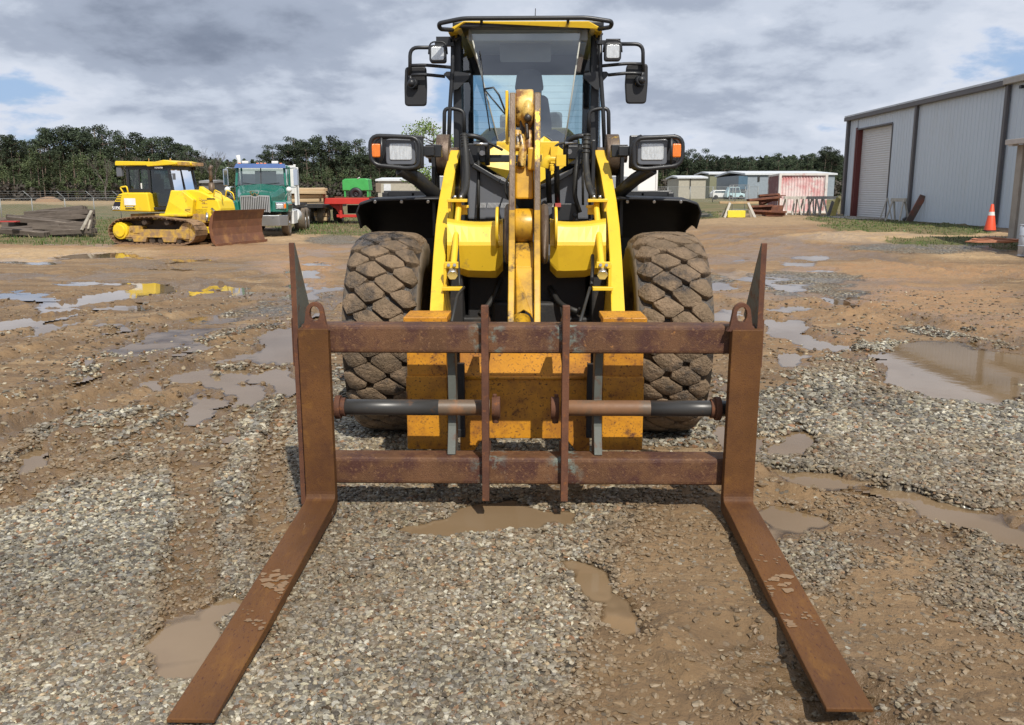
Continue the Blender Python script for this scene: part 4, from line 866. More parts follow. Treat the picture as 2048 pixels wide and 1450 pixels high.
# hoses
hoses = [([(928, 268, 6.75), (931, 300, 6.7), (934, 350, 6.55), (932, 380, 6.42), (921, 397, 6.3)], .024), ([(957, 296, 7.0), (957, 440, 6.85)], .012),
         ([(1174, 268, 6.75), (1171, 320, 6.7), (1176, 370, 6.5), (1187, 395, 6.3)], .024), ([(1160, 290, 6.9), (1152, 340, 6.8), (1148, 390, 6.8), (1160, 425, 6.8)], .018), ([(1165, 300, 6.85), (1166, 410, 6.8)], .010),
         ([(1096, 330, 6.7), (1097, 370, 6.7), (1099, 406, 6.85)], .022), ([(1113, 328, 6.7), (1114, 370, 6.7), (1115, 404, 6.85)], .022), ([(1028, 322, 6.9), (1018, 350, 6.8), (1008, 375, 6.8), (1016, 398, 6.8)], .007),
         ([(945, 285, 6.9), (975, 284, 6.9), (1005, 300, 6.95)], .010), ([(1105, 300, 6.9), (1115, 288, 6.9), (1145, 283, 6.9)], .010), ([(917, 420, 6.3), (914, 470, 6.0), (917, 530, 5.8), (919, 572, 5.65)], .009), ([(928, 575, 5.6), (915, 590, 5.5), (903, 645, 5.1)], .010),
         ([(1180, 575, 5.6), (1170, 610, 5.5), (1160, 645, 5.2)], .010), ([(1180, 440, 6.2), (1186, 520, 6.0), (1183, 570, 5.75)], .012), ([(1000, 560, 6.3), (985, 600, 6.1), (960, 630, 6.0)], .02), ([(1100, 575, 6.3), (1120, 610, 6.1), (1160, 625, 6.0)], .02)]
for pts, r in hoses:
    q = fillet([P(*p) for p in pts], .12, 6); m = LM(); m.tube(q, r, 10)
    if r > .022 and len(pts) > 3:
        for k in range(5): a = q[0].lerp(q[3], k / 5); m.cyl(a, a + Vector((0, 0, -.015)), r * 1.18, 12)
    part(m, 'hydraulic_hose', 'hose')
m = LM()                                            # bent grab pipes each side of the tower
for s in (-1, 1):
    f = lambda px: px if s < 0 else 2106 - px
    m.tube(fillet([P(f(928), 272, 6.85), P(f(955), 272, 6.85), P(f(975), 285, 6.9), P(f(975), 330, 6.95)], .06, 5), .020, 10)
split_parts(part(m, 'guard_pipe', 'black'))
m = LM(); m.tube(fillet([P(1088, 335, 6.6), P(1092, 322, 6.6), P(1100, 318, 6.6), P(1125, 320, 6.6)], .04, 4), .034, 12); m.box(P(1108, 310, 6.6), (.05, .06, .12)); m.box(P(1122, 321, 6.58), (.07, .07, .08)); m.box(P(1094, 305, 6.65), (.06, .05, .11)); m.cyl(P(1104, 330, 6.6), P(1104, 342, 6.6), .02, 8); part(m, 'pipe_elbow', 'yellow', bevel=.005)
m = LM()
for p, q in (((947, 287), (975, 289)), ((1130, 287), (1155, 284))): m.cyl(P(*p, 6.88), P(*q, 6.88), .014, 8)
for p in ((964, 306), (973, 306), (1133, 302), (1139, 303)): m.cyl(P(*p, 6.98), P(*p, 6.93), .02, 10)
split_parts(part(m, 'hose_fitting', 'steel'))
for px in (1101, 1116):
    m = LM(); m.box(P(px, 410, 6.82), (.045, .04, .03)); part(m, 'hose_end', mat('hose_end_paint', (.6, .55, .5) if px < 1110 else (.45, .08, .07), .6))
# decal strip of small white lettering on the charcoal face
lab = mat('label_white', (.75, .75, .75), .5)
text_part('//////// KEEP CLEAR ////////'.replace('KEEP CLEAR', '//////////'), .055, lab, ld, frameM(P(987, 411, YT - .012) - Vector(LORG), (1, 0, 0), (0, 0, 1)), 'stencil_marks', .001, sx=.62)
# ---------------- cab ----------------
cb = bpy.data.objects.new('cab', None); COL.objects.link(cb); cb.parent = ld
def cpart(m, n, mt, **k): return m.build(n, M[mt] if isinstance(mt, str) else mt, cb, **k)
YF, YP, YR = 7.72, 7.95, 9.25
tl, tr = P(938, 52, YF), P(1164, 52, YF); bl, br = P(1000, 296, YF - .02), P(1128, 296, YF - .02)
pl_t, pl_b = P(914, 60, YP), P(918, 300, YP); pr_t, pr_b = P(1191, 60, YP), P(1190, 300, YP)
zb = 1.62; zR = Z(58, YP)
# pillars
m = LM()
for a, b in ((pl_t, pl_b), (pr_t, pr_b)): m.bar(Vector((a.x, a.y, a.z)), Vector((a.x, a.y, zb)), .075, .09, up=(0, 1, 0))
for s in (-1, 1): m.bar((s * .60, YR, zR), (s * .60, YR, zb), .09, .09, up=(0, 1, 0)); m.bar((s * .63, 8.55, zR), (s * .63, 8.55, zb), .06, .06, up=(0, 1, 0))
m.box((0, YR, Z(150, YR) + .12), (1.2, .06, .24)); m.box((0, YR, 2.0), (1.2, .06, .4)); m.box((0, YF + .15, zR - .02), (1.25, .5, .05))
split_parts(cpart(m, 'pillar', 'black', bevel=.012))
m = LM(); m.grid([[bl + Vector((.0, .01, 0)), br + Vector((0, .01, 0))], [tl, tr]], False); wsh = cpart(m, 'windshield', 'glass')
m = LM()
for a, b in ((tl, bl), (tr, br)): m.tube([a + Vector((0, -.012, 0)), b + Vector((0, -.012, 0))], .007, 6)
split_parts(m.build('windshield_seal', mat('pale_seal', (.42, .42, .38), .6), wsh))
m = LM()
for a, b, c, d in ((tl, bl, pl_t, pl_b), (tr, br, pr_t, pr_b)): m.grid([[b, a], [Vector((c.x, c.y, b.z)), c]], False)
split_parts(cpart(m, 'corner_glass', 'glass_dark'))
m = LM(); m.grid([[(-.60, YR, 2.2), (.60, YR, 2.2)], [(-.60, YR, Z(150, YR)), (.60, YR, Z(150, YR))]], False); cpart(m, 'rear_window', glass('rear_glass', (.80, .98, .96), .02))
m = LM()
for k in range(10): z = 2.27 + k * .06; m.box((0, YR - .006, z), (1.10, .001, .0013))
cpart(m, 'heater_wire', 'black')
for s in (-1, 1):
    m = LM(); m.grid([[(s * .64, YP, 2.0), (s * .64, 8.52, 2.0)], [(s * .64, YP, zR), (s * .64, 8.52, zR)]], False); m.grid([[(s * .64, 8.58, 2.0), (s * .64, YR, 2.0)], [(s * .64, 8.58, zR), (s * .64, YR, zR)]], False); split_parts(cpart(m, 'side_window', 'glass_dark'))
    m = LM(); m.box((s * .64, 8.6, 1.82), (.05, 1.3, .38)); cpart(m, 'door', 'black', bevel=.01)
# black lower surround in a V under the glass
m = LM(); 
for f in (lambda p: p, lambda p: 2110 - p):
    m.bar(P(f(1000), 292, YF - .02), P(f(1035), 268, YF + .05), .05, .06); m.bar(P(f(1000), 296, YF), P(f(925), 296, YP - .05), .08, .07)
m.box((0, YF + .12, Z(305, YF) - .02), (1.1, .22, .16)); m.box((0, 8.2, 1.75), (1.2, 1.1, .08)); cpart(m, 'cab_sill', 'black', bevel=.008)
# roof: yellow cap, black underside
rf = [P(895, 66, 7.6), P(897, 56, 7.6), P(925, 40, 7.55), P(1180, 40, 7.55), P(1204, 55, 7.6), P(1206, 64, 7.6), P(1190, 62, 7.6), P(1168, 46, 7.57), P(937, 46, 7.57), P(912, 64, 7.6)]
m = LM(); m.prism([P(896, 66, 7.62), P(898, 57, 7.62), P(927, 42, 7.60), P(1178, 42, 7.60), P(1203, 56, 7.62), P(1205, 65, 7.62), P(1190, 61, 7.64), P(1168, 47, 7.64), P(937, 47, 7.64), P(912, 63, 7.64)], (0, 1.85, 0)); roof = cpart(m, 'roof', 'yellow', bevel=.008)
m = LM(); m.box((0, 8.5, zR + .0), (1.18, 1.6, .05)); m.box((0, 7.80, Z(72, 7.8)), (1.0, .14, .10)); m.build('headliner', mat('headliner', (.34, .38, .41), .8), roof, bevel=.01)
m = LM(); zt_ = Z(40, 7.5)
pts = fillet([P(905, 60, 7.62), P(880, 58, 7.5), P(877, 47, 7.46), P(925, 37, 7.44), P(1175, 35.5, 7.44), P(1224, 43, 7.46), P(1222, 54, 7.5), P(1198, 58, 7.62)], .05, 5)
m.tube(pts, .018, 10)
for px in (963, 1136): m.tube([P(px, 38, 7.45), P(px, 50, 7.7)], .012, 8)
m.build('roof_rail', M['black'], roof)
m = LM(); m.tube([P(1070, 42, 7.9), P(1071, 17, 7.9)], .004, 6); m.build('antenna', M['black'], roof)
# sun visor, wiper, mirror inside
m = LM(); m.prism(fillet([P(1000, 82, 7.9), P(1102, 82, 7.9), P(1102, 124, 7.9), P(1000, 124, 7.9)], .02, 3, True), (0, .006, 0)); cpart(m, 'sun_visor', mat('visor_film', (.16, .17, .17), .5))
m = LM(); m.tube([P(959, 102, YF - .05), P(968, 180, YF - .06), P(980, 262, YF - .06)], .006, 6); m.tube([P(968, 178, YF - .07), P(987, 175, YF - .07), P(998, 190, YF - .07), P(1015, 235, YF - .07)], .009, 6); m.tube([P(970, 180, YF - .07), P(1010, 228, YF - .07)], .007, 6); cpart(m, 'wiper', 'black')
# seat, column, console
m = LM(); m.prism(fillet([P(1029, 180, 8.6), P(1088, 180, 8.6), P(1083, 146, 8.6), P(1070, 138, 8.6), P(1046, 138, 8.6), P(1034, 146, 8.6)], .03, 3, True), (0, .10, 0)); m.box(P(1058, 188, 8.65), (.24, .03, .10))
m.prism(fillet([P(1020, 290, 8.5), P(1100, 290, 8.5), P(1104, 250, 8.55), P(1096, 196, 8.6), P(1088, 190, 8.6), P(1030, 190, 8.6), P(1018, 250, 8.55)], .05, 3, True), (0, .12, 0)); m.box((.0, 8.35, 2.1), (.5, .5, .16)); cpart(m, 'operator_seat', 'seat', bevel=.02)
m = LM(); m.tube([(0, 7.95, 1.8), (0, 8.1, 2.22)], .06, 12); m.lathe([(.19 + .015 * math.cos(t), .015 * math.sin(t)) for t in np.linspace(0, 2 * math.pi, 9)[:-1]], (0, 8.1, 2.25), 'z', 28); cpart(m, 'steering_wheel', 'black_plastic')
m = LM(); m.prism([P(975, 300, 8.3), P(1145, 300, 8.3), P(1135, 272, 8.4), P(1110, 258, 8.4), P(1095, 262, 8.4), P(1010, 262, 8.4), P(985, 275, 8.4)], (0, .2, 0)); m.box((.38, 8.5, 2.15), (.16, .6, .2)); cpart(m, 'console', 'charcoal', bevel=.015)
# engine hood behind, seen through the rear window
m = LM(); m.prism([(-.55, 9.5, 1.4), (.55, 9.5, 1.4), (.55, 9.5, 2.30), (.42, 9.5, 2.42), (-.42, 9.5, 2.42), (-.55, 9.5, 2.30)], (0, 1.9, 0)); hd = part(m, 'engine_hood', 'yellow', bevel=.03)
m = LM(); m.box((.0, 10.4, 2.50), (.62, .8, .20)); m.cyl((.3, 10.0, 2.4), (.3, 10.0, 2.62), .08, 16); m.build('air_intake', M['charcoal'], hd, bevel=.03)
# grab rails, light brackets, mirrors
for s in (-1, 1):
    f = (lambda px: px) if s < 0 else (lambda px: 2106 - px)
    o_ = lambda a, b: a if s < 0 else b
    m = LM(); Yg = 7.80
    m.tube(fillet([P(f(906), 64, Yg), P(f(905), 140, Yg), P(f(900), 215, Yg), P(f(897), 297, Yg)], .05, 3), .018, 10)
    m.tube(fillet([P(f(888), 298, Yg), P(f(889), 217, Yg), P(f(908), 217, Yg), P(f(928), 222, Yg), P(f(929), 270, Yg)], .06, 4), .017, 10)
    dy = o_(0, -7)
    m.tube(fillet([P(f(885), 95 + dy, Yg), P(f(820), 95 + dy, Yg), P(f(820), 151 + dy, Yg)], .07, 5), .016, 10)
    m.tube(fillet([P(f(820), 131 + o_(0, -3), Yg), P(f(850), 130 + o_(0, -3), Yg), P(f(905), 135 + o_(0, -3), Yg)], .05, 4), .014, 10); m.tube(fillet([P(f(820), 150 + o_(0, -3), Yg), P(f(850), 149 + o_(0, -3), Yg), P(f(890), 153 + o_(0, -3), Yg)], .05, 4), .014, 10)
    m.tube([P(f(902), 66, Yg), P(f(912), 82, Yg), P(f(918), 70, Yg)], .014, 8)
    m.prism([P(f(887), 148, Yg), P(f(893), 143, Yg), P(f(915), 143, Yg), P(f(937), 146, Yg), P(f(938), 156, Yg), P(f(915), 178, Yg), P(f(908), 180, Yg), P(f(905), 168, Yg)], (0, .02, 0))
    rl = cpart(m, 'grab_rail', 'black')
    m = LM(); cx, cy = o_((831, 172), (1273, 167))
    a = P(cx, cy, Yg + .05); hw_, hh_ = .098, .165
    q = [(-hw_ * (1 if s < 0 else .86), -hh_), (hw_ * (.92 if s < 0 else .9), -hh_), (hw_, 0), (hw_ * .96, hh_), (-hw_ * .9, hh_ * .96), (-hw_, 0)]
    m.prism(fillet([a + Vector((u, 0, v)) for u, v in q], .03, 3, True), (0, .05, 0)); mi = m.build('mirror', M['black_plastic'], cb, bevel=.012, seg=3)
    m = LM(); p = P(o_(823, 1283), o_(166, 160), Yg); m.ball(p, .035); m.cyl(p, P(o_(829, 1277), o_(168, 163), Yg + .04), .045, 14); m.tube([P(f(820), 150 + dy, Yg), p], .015, 8); m.build('mirror_mount', M['black'], mi)
    # work lamp
    m = LM(); lx, ly = o_((875, 107), (1226, 103)); a = P(lx, ly, Yg - .12)
    m.prism(fillet([a + Vector((-.07, 0, -.07)), a + Vector((.07, 0, -.07)), a + Vector((.07, 0, .07)), a + Vector((-.07, 0, .07))], .025, 4, True), (0, .09, 0)); wl = cpart(m, 'work_lamp', 'black', bevel=.006)
    m = LM(); b = a + Vector((0, -.006, 0)); m.prism(fillet([b + Vector((-.054, 0, -.054)), b + Vector((.054, 0, -.054)), b + Vector((.054, 0, .054)), b + Vector((-.054, 0, .054))], .018, 4, True), (0, .02, 0)); m.build('lens', M['lens'], wl, bevel=.004)
    m = LM(); m.tube(fillet([a + Vector((-.078, .04, 0)), a + Vector((-.07, .04, .10)), a + Vector((.07, .04, .10)), a + Vector((.078, .04, 0))], .05, 4), .007, 6); m.box(P(lx + (12 if s < 0 else 0), ly - 24 + (0 if s < 0 else 4), Yg), (.12, .06, .035 if s > 0 else .07)); m.box(P(lx + (14 if s < 0 else -14), ly - 18, Yg), (.16, .05, .03)); m.build('lamp_yoke', M['black'], wl)
# ---------------- yard machines and objects behind ----------------
def bhz(x, y): return float(base_h(x, y))
M['cat_y'] = mat('dozer_yellow', (.82, .58, .02), .42, over=[((.42, .26, .10), 1.6, .54, .76, .8), ((.30, .18, .09), 9, .62, .70, .8)], var=.04, bump=.02)
M['track'] = mat('muddy_track', (.27, .17, .10), .75, over=[((.10, .06, .04), 4, .5, .62, .6), ((.42, .29, .17), 8, .6, .7, .9)], var=.2, bump=.5, bscale=30)
M['track_dark'] = mat('track_inner', (.06, .042, .03), .8, over=[((.16, .10, .06), 5, .55, .7, .9)], bump=.4)
M['track_yel'] = mat('muddy_yellow', (.56, .35, .06), .55, over=[((.30, .19, .105), 3, .42, .56, .85)], bump=.2, bscale=30)
M['blade'] = mat('blade_rust', (.175, .072, .035), .55, over=[((.32, .16, .06), 1.6, .52, .66, .7), ((.10, .05, .035), 3, .55, .7, .4), ((.36, .24, .13), 12, .66, .74, .9)], var=.2, bump=.2, bscale=40)
M['white'] = mat('white_paint', (.72, .72, .70), .45, over=[((.45, .42, .36), 2, .6, .8, .7)], var=.04)
M['decal_k'] = mat('decal_black', (.02, .02, .03), .4); M['decal_w'] = mat('decal_white', (.8, .8, .78), .4)
dz = thing('bulldozer', (0, 0, 0), 'yellow crawler bulldozer with a rusty blade and muddy tracks beside the green truck', 'bulldozer')
def D(m, n, mt, par=None, **k): return m.build(n, M[mt] if isinstance(mt, str) else mt, par or dz, **k)
# local frame: +x forward, +y its left, near side is -y. metres
def track(sy):
    g = bpy.data.objects.new('track', None); COL.objects.link(g); g.parent = dz; y0 = sy * 1.10
    path = []
    key = [(-1.45, .02), (1.15, .02), (1.50, .14), (1.68, .42), (1.58, .72), (1.30, .86), (.55, .93), (-.1, 1.0), (-.9, .96), (-1.5, .88), (-1.82, .62), (-1.86, .36), (-1.70, .12)]
    p = fillet([(a, y0, b) for a, b in key], .25, 5, True); p = [Vector(q) for q in p]
    L_ = [0]
    for i in range(len(p)): L_.append(L_[-1] + (p[(i + 1) % len(p)] - p[i]).length)
    n = 44; step = L_[-1] / n; m = MB(); ml = MB()
    for k in range(n):
        d = k * step; i = max(j for j in range(len(p)) if L_[j] <= d); a = p[i]; b = p[(i + 1) % len(p)]; t = (d - L_[i]) / max(1e-6, (b - a).length)
        c = a.lerp(b, t); dr = (b - a).normalized(); nn = Vector((0, 1, 0)).cross(dr) * -1
        q = c; m.bar(q - dr * step * .46 , q + dr * step * .46, .71, .022, up=nn); m.bar(q - dr * step * .42 - nn * -.03, q - dr * step * .28 - nn * -.03, .70, .05, up=nn)
        for s in (-1, 1): ml.bar(q - dr * step * .5 + nn * .05 + Vector((0, s * .09, 0)), q + dr * step * .5 + nn * .05 + Vector((0, s * .09, 0)), .03, .08, up=nn)
    m.build('track_shoes', M['track'], g); ml.build('track_chain', M['track_dark'], g)
    m = MB(); ys = y0 + (-.30 if sy < 0 else .30)
    c = (-1.42, y0, .48); m.cyl((c[0], y0 - .28, c[2]), (c[0], y0 + .28, c[2]), .30, 24); m.cyl((c[0], y0 - .33, c[2]), (c[0], y0 + .33, c[2]), .22, 20)
    m.build('sprocket', M['cat_y'], g, bevel=.02)
    m = MB(); m.cyl((1.22, y0 - .2, .46), (1.22, y0 + .2, .46), .33, 24); m.build('idler', M['track_yel'], g, bevel=.02)
    m = MB(); m.box((-.05, y0, .40), (2.1, .46, .26)); m.box((-.85, y0, .52), (.4, .5, .26)); m.box((1.05, y0, .38), (.5, .50, .34)); m.box((-.05, y0, .27), (2.3, .56, .03)); m.prism([(-1.25, y0 - .25, .2), (-1.0, y0 - .25, .52), (-.9, y0 - .25, .52), (-.9, y0 - .25, .2)], (0, .5, 0)); m.build('track_frame', M['track_yel'], g, bevel=.02)
    m = MB()
    for a, b in ((-.95, -.35), (.25, .85)): m.prism([(a, y0 - .29, .26), (b, y0 - .29, .26), (b - .06, y0 - .29, .10), (a + .06, y0 - .29, .10)], (0, .58, 0))
    m.build('roller_guard', M['track_yel'], g, bevel=.01)
    m = MB()
    for a in (-.9, -.55, -.2, .15, .5, .85): m.cyl((a, y0 - .22, .16), (a, y0 + .22, .16), .11, 14)
    for a in (-.45, .45): m.cyl((a, y0 - .24, .78), (a, y0 + .24, .78), .09, 14)
    m.build('track_roller', M['track_dark'], g)
    m = MB(); m.box((0, y0 + .2, .55), (2.9, .05, .55)); m.build('track_inner_guard', M['track_dark'], g)
track(-1); track(1)
m = MB(); m.box((-.2, 0, .80), (2.6, 1.3, .5)); m.box((.9, 0, 1.0), (1.3, 1.0, .5)); D(m, 'belly_frame', 'track_yel', bevel=.02)
# rear fuel tank body
m = MB(); m.prism([(-2.02, -.98, 1.16), (-.42, -.98, 1.12), (-.50, -.98, 1.80), (-1.45, -.98, 1.80), (-1.72, -.98, 1.72), (-2.02, -.98, 1.25)], (0, 1.96, 0)); tk = D(m, 'rear_tank', 'cat_y', bevel=.05, seg=3)
m = MB(); m.prism([(-2.01, -.986, 1.20), (-1.66, -.986, 1.20), (-1.60, -.986, 1.48), (-1.84, -.986, 1.48)], (0, .004, 0))
for z, h in ((1.53, .035), (1.61, .03), (1.68, .025)): m.box((-1.70 + (z - 1.5) * .35, -.984, z + .01), (.20, .004, h))
D(m, 'black_decal', 'decal_k', tk)
m = MB(); m.box((-1.22, -.984, 1.48), (.46, .004, .24)); sg = D(m, 'white_sign', 'decal_w', tk)
m = MB(); m.box((-1.24, -.984, 1.315), (.40, .004, .035)); D(m, 'sign_strip', 'decal_k', tk)
m = MB(); m.box((-1.24, -.9865, 1.312), (.30, .003, .014)); D(m, 'strip_lettering', 'decal_w', tk)
def side_text(t, size, x, z, mt, y=-.988, sx=1.0, name='lettering', bold=.004): return text_part(t, size, M[mt], dz, frameM((x, y, z), (1, 0, 0), (0, 0, 1)), name, .002, bold, sx)
side_text('51PX', .145, -1.80, 1.255, 'decal_w', bold=.006, y=-.992); side_text('KOMATSU', .075, -1.22, 1.235, 'decal_k', sx=1.15)
m = MB(); m.tube(fillet([(-1.55, -.85, 1.78), (-1.68, -.85, 1.98), (-1.40, -.85, 2.02), (-1.36, -.85, 1.80)], .07, 5), .028, 8); D(m, 'tank_handle', 'cat_y')
# cab
M['dz_glass'] = glass('dozer_glass', (.40, .54, .52), .03)
m = MB(); z0, z1 = 1.28, 2.70
for x in (-1.42, -.55, .33):
    for y in (-.72, .72): m.bar((x + (.0 if x < 0 else -.10), y * .96, z1), (x + (0 if x < 0 else .12), y, z0 if x > -1 else 1.85), .10 if x < .3 else .09, .09, up=(0, 1, 0))
for y in (-.72, .72): m.box((-.98, y, 1.87), (.9, .07, .13)); m.box((-.5, y * .98, 2.66), (1.8, .07, .12)); m.box((-.05, y, 1.24), (.95, .08, .10))
m.box((-1.45, 0, 1.87), (.07, 1.4, .13)); m.box((-1.45, 0, 2.66), (.07, 1.4, .12)); m.box((.25, 0, 2.66), (.08, 1.4, .12)); m.box((-.95, -.73, 2.25), (.06, .04, .75)); m.bar((.25, 0, 2.6), (.38, 0, 1.9), .04, .04)
m.box((-1.0, 0, 1.8), (.95, 1.36, .1)); cbz = D(m, 'cab', 'black', bevel=.015)
for y in (-.70, .70):
    m = MB(); m._a([(-1.38, y, 1.92), (-.58, y, 1.92), (-.58, y, 2.62), (-1.38, y, 2.62)], [(0, 1, 2, 3)]); m.build('rear_side_window', M['dz_glass'], cbz)
    m = MB(); m._a([(-.50, y, 1.32), (.34, y, 1.32), (.22, y, 2.62), (-.50, y, 2.62)], [(0, 1, 2, 3)]); d_ = m.build('door', M['dz_glass'], cbz)
m = MB(); m._a([(.36, -.66, 1.86), (.36, .66, 1.86), (.24, .66, 2.62), (.24, -.66, 2.62)], [(0, 1, 2, 3)]); m.build('windshield', M['dz_glass'], cbz)
m = MB(); m.box((-.45, 0, 1.62), (.5, .5, .16)); m.box((-.72, 0, 1.95), (.16, .5, .7)); m.box((-.72, 0, 2.38), (.10, .28, .18)); m.build('seat', M['seat'], cbz, bevel=.04)
m = MB(); m.box((-.2, -.38, 1.62), (.4, .16, .35)); m.box((.1, 0, 1.6), (.25, 1.1, .45)); m.build('console', M['charcoal'], cbz, bevel=.03)
m = MB(); m.box((-.93, -.715, 2.03), (.12, .006, .20)); m.build('window_sticker', M['decal_w'], cbz)
m = MB(); m.prism([(-1.82, -.84, 2.74), (-.55, -.84, 2.74), (-.52, -.84, 2.70), (.62, -.84, 2.76), (.62, -.84, 2.84), (.15, -.84, 2.92), (-.2, -.84, 2.86), (-1.78, -.84, 2.90), (-1.82, -.84, 2.86)], (0, 1.68, 0)); rf = D(m, 'cab_roof', 'cat_y', bevel=.02)
m = MB()
for y in (-.6, -.25, .25, .6): m.box((.66, y, 2.80), (.14, .20, .12))
m.cyl((.2, -.5, 2.9), (.2, -.5, 2.98), .03, 8); m.box((-.6, -.6, 2.93), (.03, .03, .12)); m.build('roof_lights', M['track_yel'], rf, bevel=.01)
m = MB(); m.box((-1.74, -.70, 2.52), (.22, .14, .34)); D(m, 'rear_mirror', 'charcoal', bevel=.03)
m = MB(); m.box((.52, -.82, 2.35), (.05, .12, .22)); m.tube([(.3, -.74, 2.45), (.52, -.82, 2.42)], .015, 6); D(m, 'side_mirror', 'charcoal', bevel=.01)
side_text('KOMATSU', .07, -.10, 2.66, 'decal_w', y=-.775, name='roof_lettering')
# hood and nose
m = MB(); prof = [(.34, 1.05), (.30, 1.28), (.50, 1.88), (.95, 1.90), (1.30, 1.84), (1.72, 1.66), (1.98, 1.52), (2.05, 1.25), (2.05, .62), (1.70, .60), (1.55, 1.0)]
m.prism([(a, -.50, b) for a, b in prof], (0, 1.0, 0)); hd = D(m, 'hood', 'cat_y', bevel=.05, seg=3)
m = MB(); m.prism([(.10, -.97, 1.02), (1.05, -.72, .98), (1.15, -.72, 1.55), (.75, -.74, 1.86), (.40, -.90, 1.88), (.30, -.95, 1.5)], (0, .45, 0)); m.prism([(.05, .97, 1.02), (1.05, .72, .98), (1.15, .72, 1.5), (.55, .74, 1.86), (.35, .95, 1.5)], (0, -.4, 0)); m.box((.5, -.88, 1.02), (1.1, .3, .10)); D(m, 'side_cover', 'cat_y', hd, bevel=.03)
m = MB(); m.prism([(1.1, -.3, 1.85), (1.5, -.3, 1.76), (1.5, -.3, 1.80), (1.15, -.3, 2.02)], (0, .25, 0)); D(m, 'precleaner_cowl', 'cat_y', hd, bevel=.02)
for k in range(3):
    m = MB(); m.box((1.45, -.505, 1.3 + k * .12), (.22, .008, .02)); m.tube(fillet([(.6 + k * .34, -.76 + k * .1, 1.72 - k * .05), (.9 + k * .30, -.745 + k * .1, 1.58 - k * .05), (.86 + k * .3, -.745 + k * .1, 1.46)], .05, 3), .008, 5); D(m, 'cover_crease', 'track_yel', hd)
for sx_, sz in ((.95, 1.2), (1.72, 1.30)): side_text('KOMATSU' if sx_ > 1 else '=====', .07, sx_, sz + (.28 if sx_ > 1 else 0), 'decal_k', y=-.508 if sx_ > 1 else -.80, name='hood_lettering')
m = MB(); m.tube([(1.38, .1, 1.7), (1.38, .1, 2.15)], .10, 12); m.tube([(1.38, .1, 2.15), (1.38, .1, 2.5), (1.36, .1, 2.62), (1.44, .1, 2.74)], .065, 12); D(m, 'exhaust_stack', 'worn')
m = MB(); m.tube(fillet([(1.75, -.38, 1.66), (1.80, -.38, 1.90), (2.06, -.38, 1.78), (2.10, -.38, 1.52)], .07, 4), .02, 8); m.tube(fillet([(1.75, .38, 1.66), (1.80, .38, 1.90), (2.06, .38, 1.78), (2.10, .38, 1.52)], .07, 4), .02, 8); split_parts(D(m, 'grab_rail', 'cat_y'))
# blade arms, cylinders and blade
for sy in (-1, 1):
    m = MB(); m.bar((.4, sy * .62, .62), (2.35, sy * .55, .42), .14, .22); D(m, 'push_arm', 'cat_y', bevel=.02)
    m = MB(); m.cyl((1.75, sy * .56, 1.25), (2.35, sy * .52, .72), .055, 12); m.cyl((1.55, sy * .56, 1.10), (1.6, sy * .62, .8), .06, 12); D(m, 'lift_cylinder', 'chrome')
m = MB(); bl_ = []; Wb = 1.66
pr = [(2.55, -.02), (2.50, .10), (2.42, .35), (2.40, .60), (2.43, .85), (2.52, 1.10), (2.60, 1.20)]
m.prism([(a, -Wb, b) for a, b in pr] + [(a - .06, -Wb, b) for a, b in pr[::-1]], (0, 2 * Wb, 0)); bd = D(m, 'blade', 'blade', bevel=.006)
m = MB(); m.prism([(2.60, -Wb - .03, -.04), (2.40, -Wb - .03, .15), (2.30, -Wb - .03, .6), (2.40, -Wb - .03, 1.0), (2.58, -Wb - .03, 1.2), (2.50, -Wb - .03, 1.0), (2.44, -Wb - .03, .6), (2.50, -Wb - .03, .2)], (0, .03, 0)); m.box((2.30, 0, .5), (.12, 1.6, .7)); m.box((2.585, 0, .02), (.04, 2 * Wb, .14)); m.build('blade_edge', M['blade'], bd, bevel=.004)
dz.rotation_euler = (0, 0, R(-13)); pz = G(335, 491); dz.location = (G(343, 488).x, G(338, 488).y + .75, 0); dz.scale = (.97, .97, .97)
# ---------------- green truck with a flat deck ----------------
YT0 = 35.0
tk0 = W(512, 470, YT0)
tr = thing('heavy_truck', (tk0.x, YT0, 0), 'green heavy truck with upright chrome grille and white rack behind its cab', 'truck')
M['tgreen'] = mat('truck_green', (.012, .145, .105), .25, over=[((.10, .16, .12), 2, .62, .8, .5)], var=.08, coat=.5); M['visor'] = mat('visor_blue', (.07, .12, .28), .35)
M['tglass'] = glass('truck_glass', (.55, .66, .66), .16)
def T(m, n, mt, par=None, **k): return m.build(n, M[mt] if isinstance(mt, str) else mt, par or tr, **k)
m = MB()
m.prism([(-.95, .35, 1.0), (.95, .35, 1.0), (.98, .35, 1.55), (.85, .35, 1.72), (-.85, .35, 1.72), (-.98, .35, 1.55)], (0, .05, 0))
hood = [[(-.62, .30, 1.0), (-.62, .30, 1.55), (-.55, .34, 1.70), (0, .36, 1.78), (.55, .34, 1.70), (.62, .30, 1.55), (.62, .30, 1.0)], [(-.78, .9, 1.0), (-.78, .9, 1.60), (-.70, .9, 1.78), (0, .9, 1.86), (.70, .9, 1.78), (.78, .9, 1.60), (.78, .9, 1.0)], [(-.98, 1.9, 1.0), (-.98, 1.9, 1.80), (-.90, 1.9, 2.02), (0, 1.9, 2.10), (.90, 1.9, 2.02), (.98, 1.9, 1.80), (.98, 1.9, 1.0)]]
m = MB(); m.grid(hood, False); m._a(hood[0], [tuple(range(7))]); hd = T(m, 'hood', 'tgreen', bevel=.03)
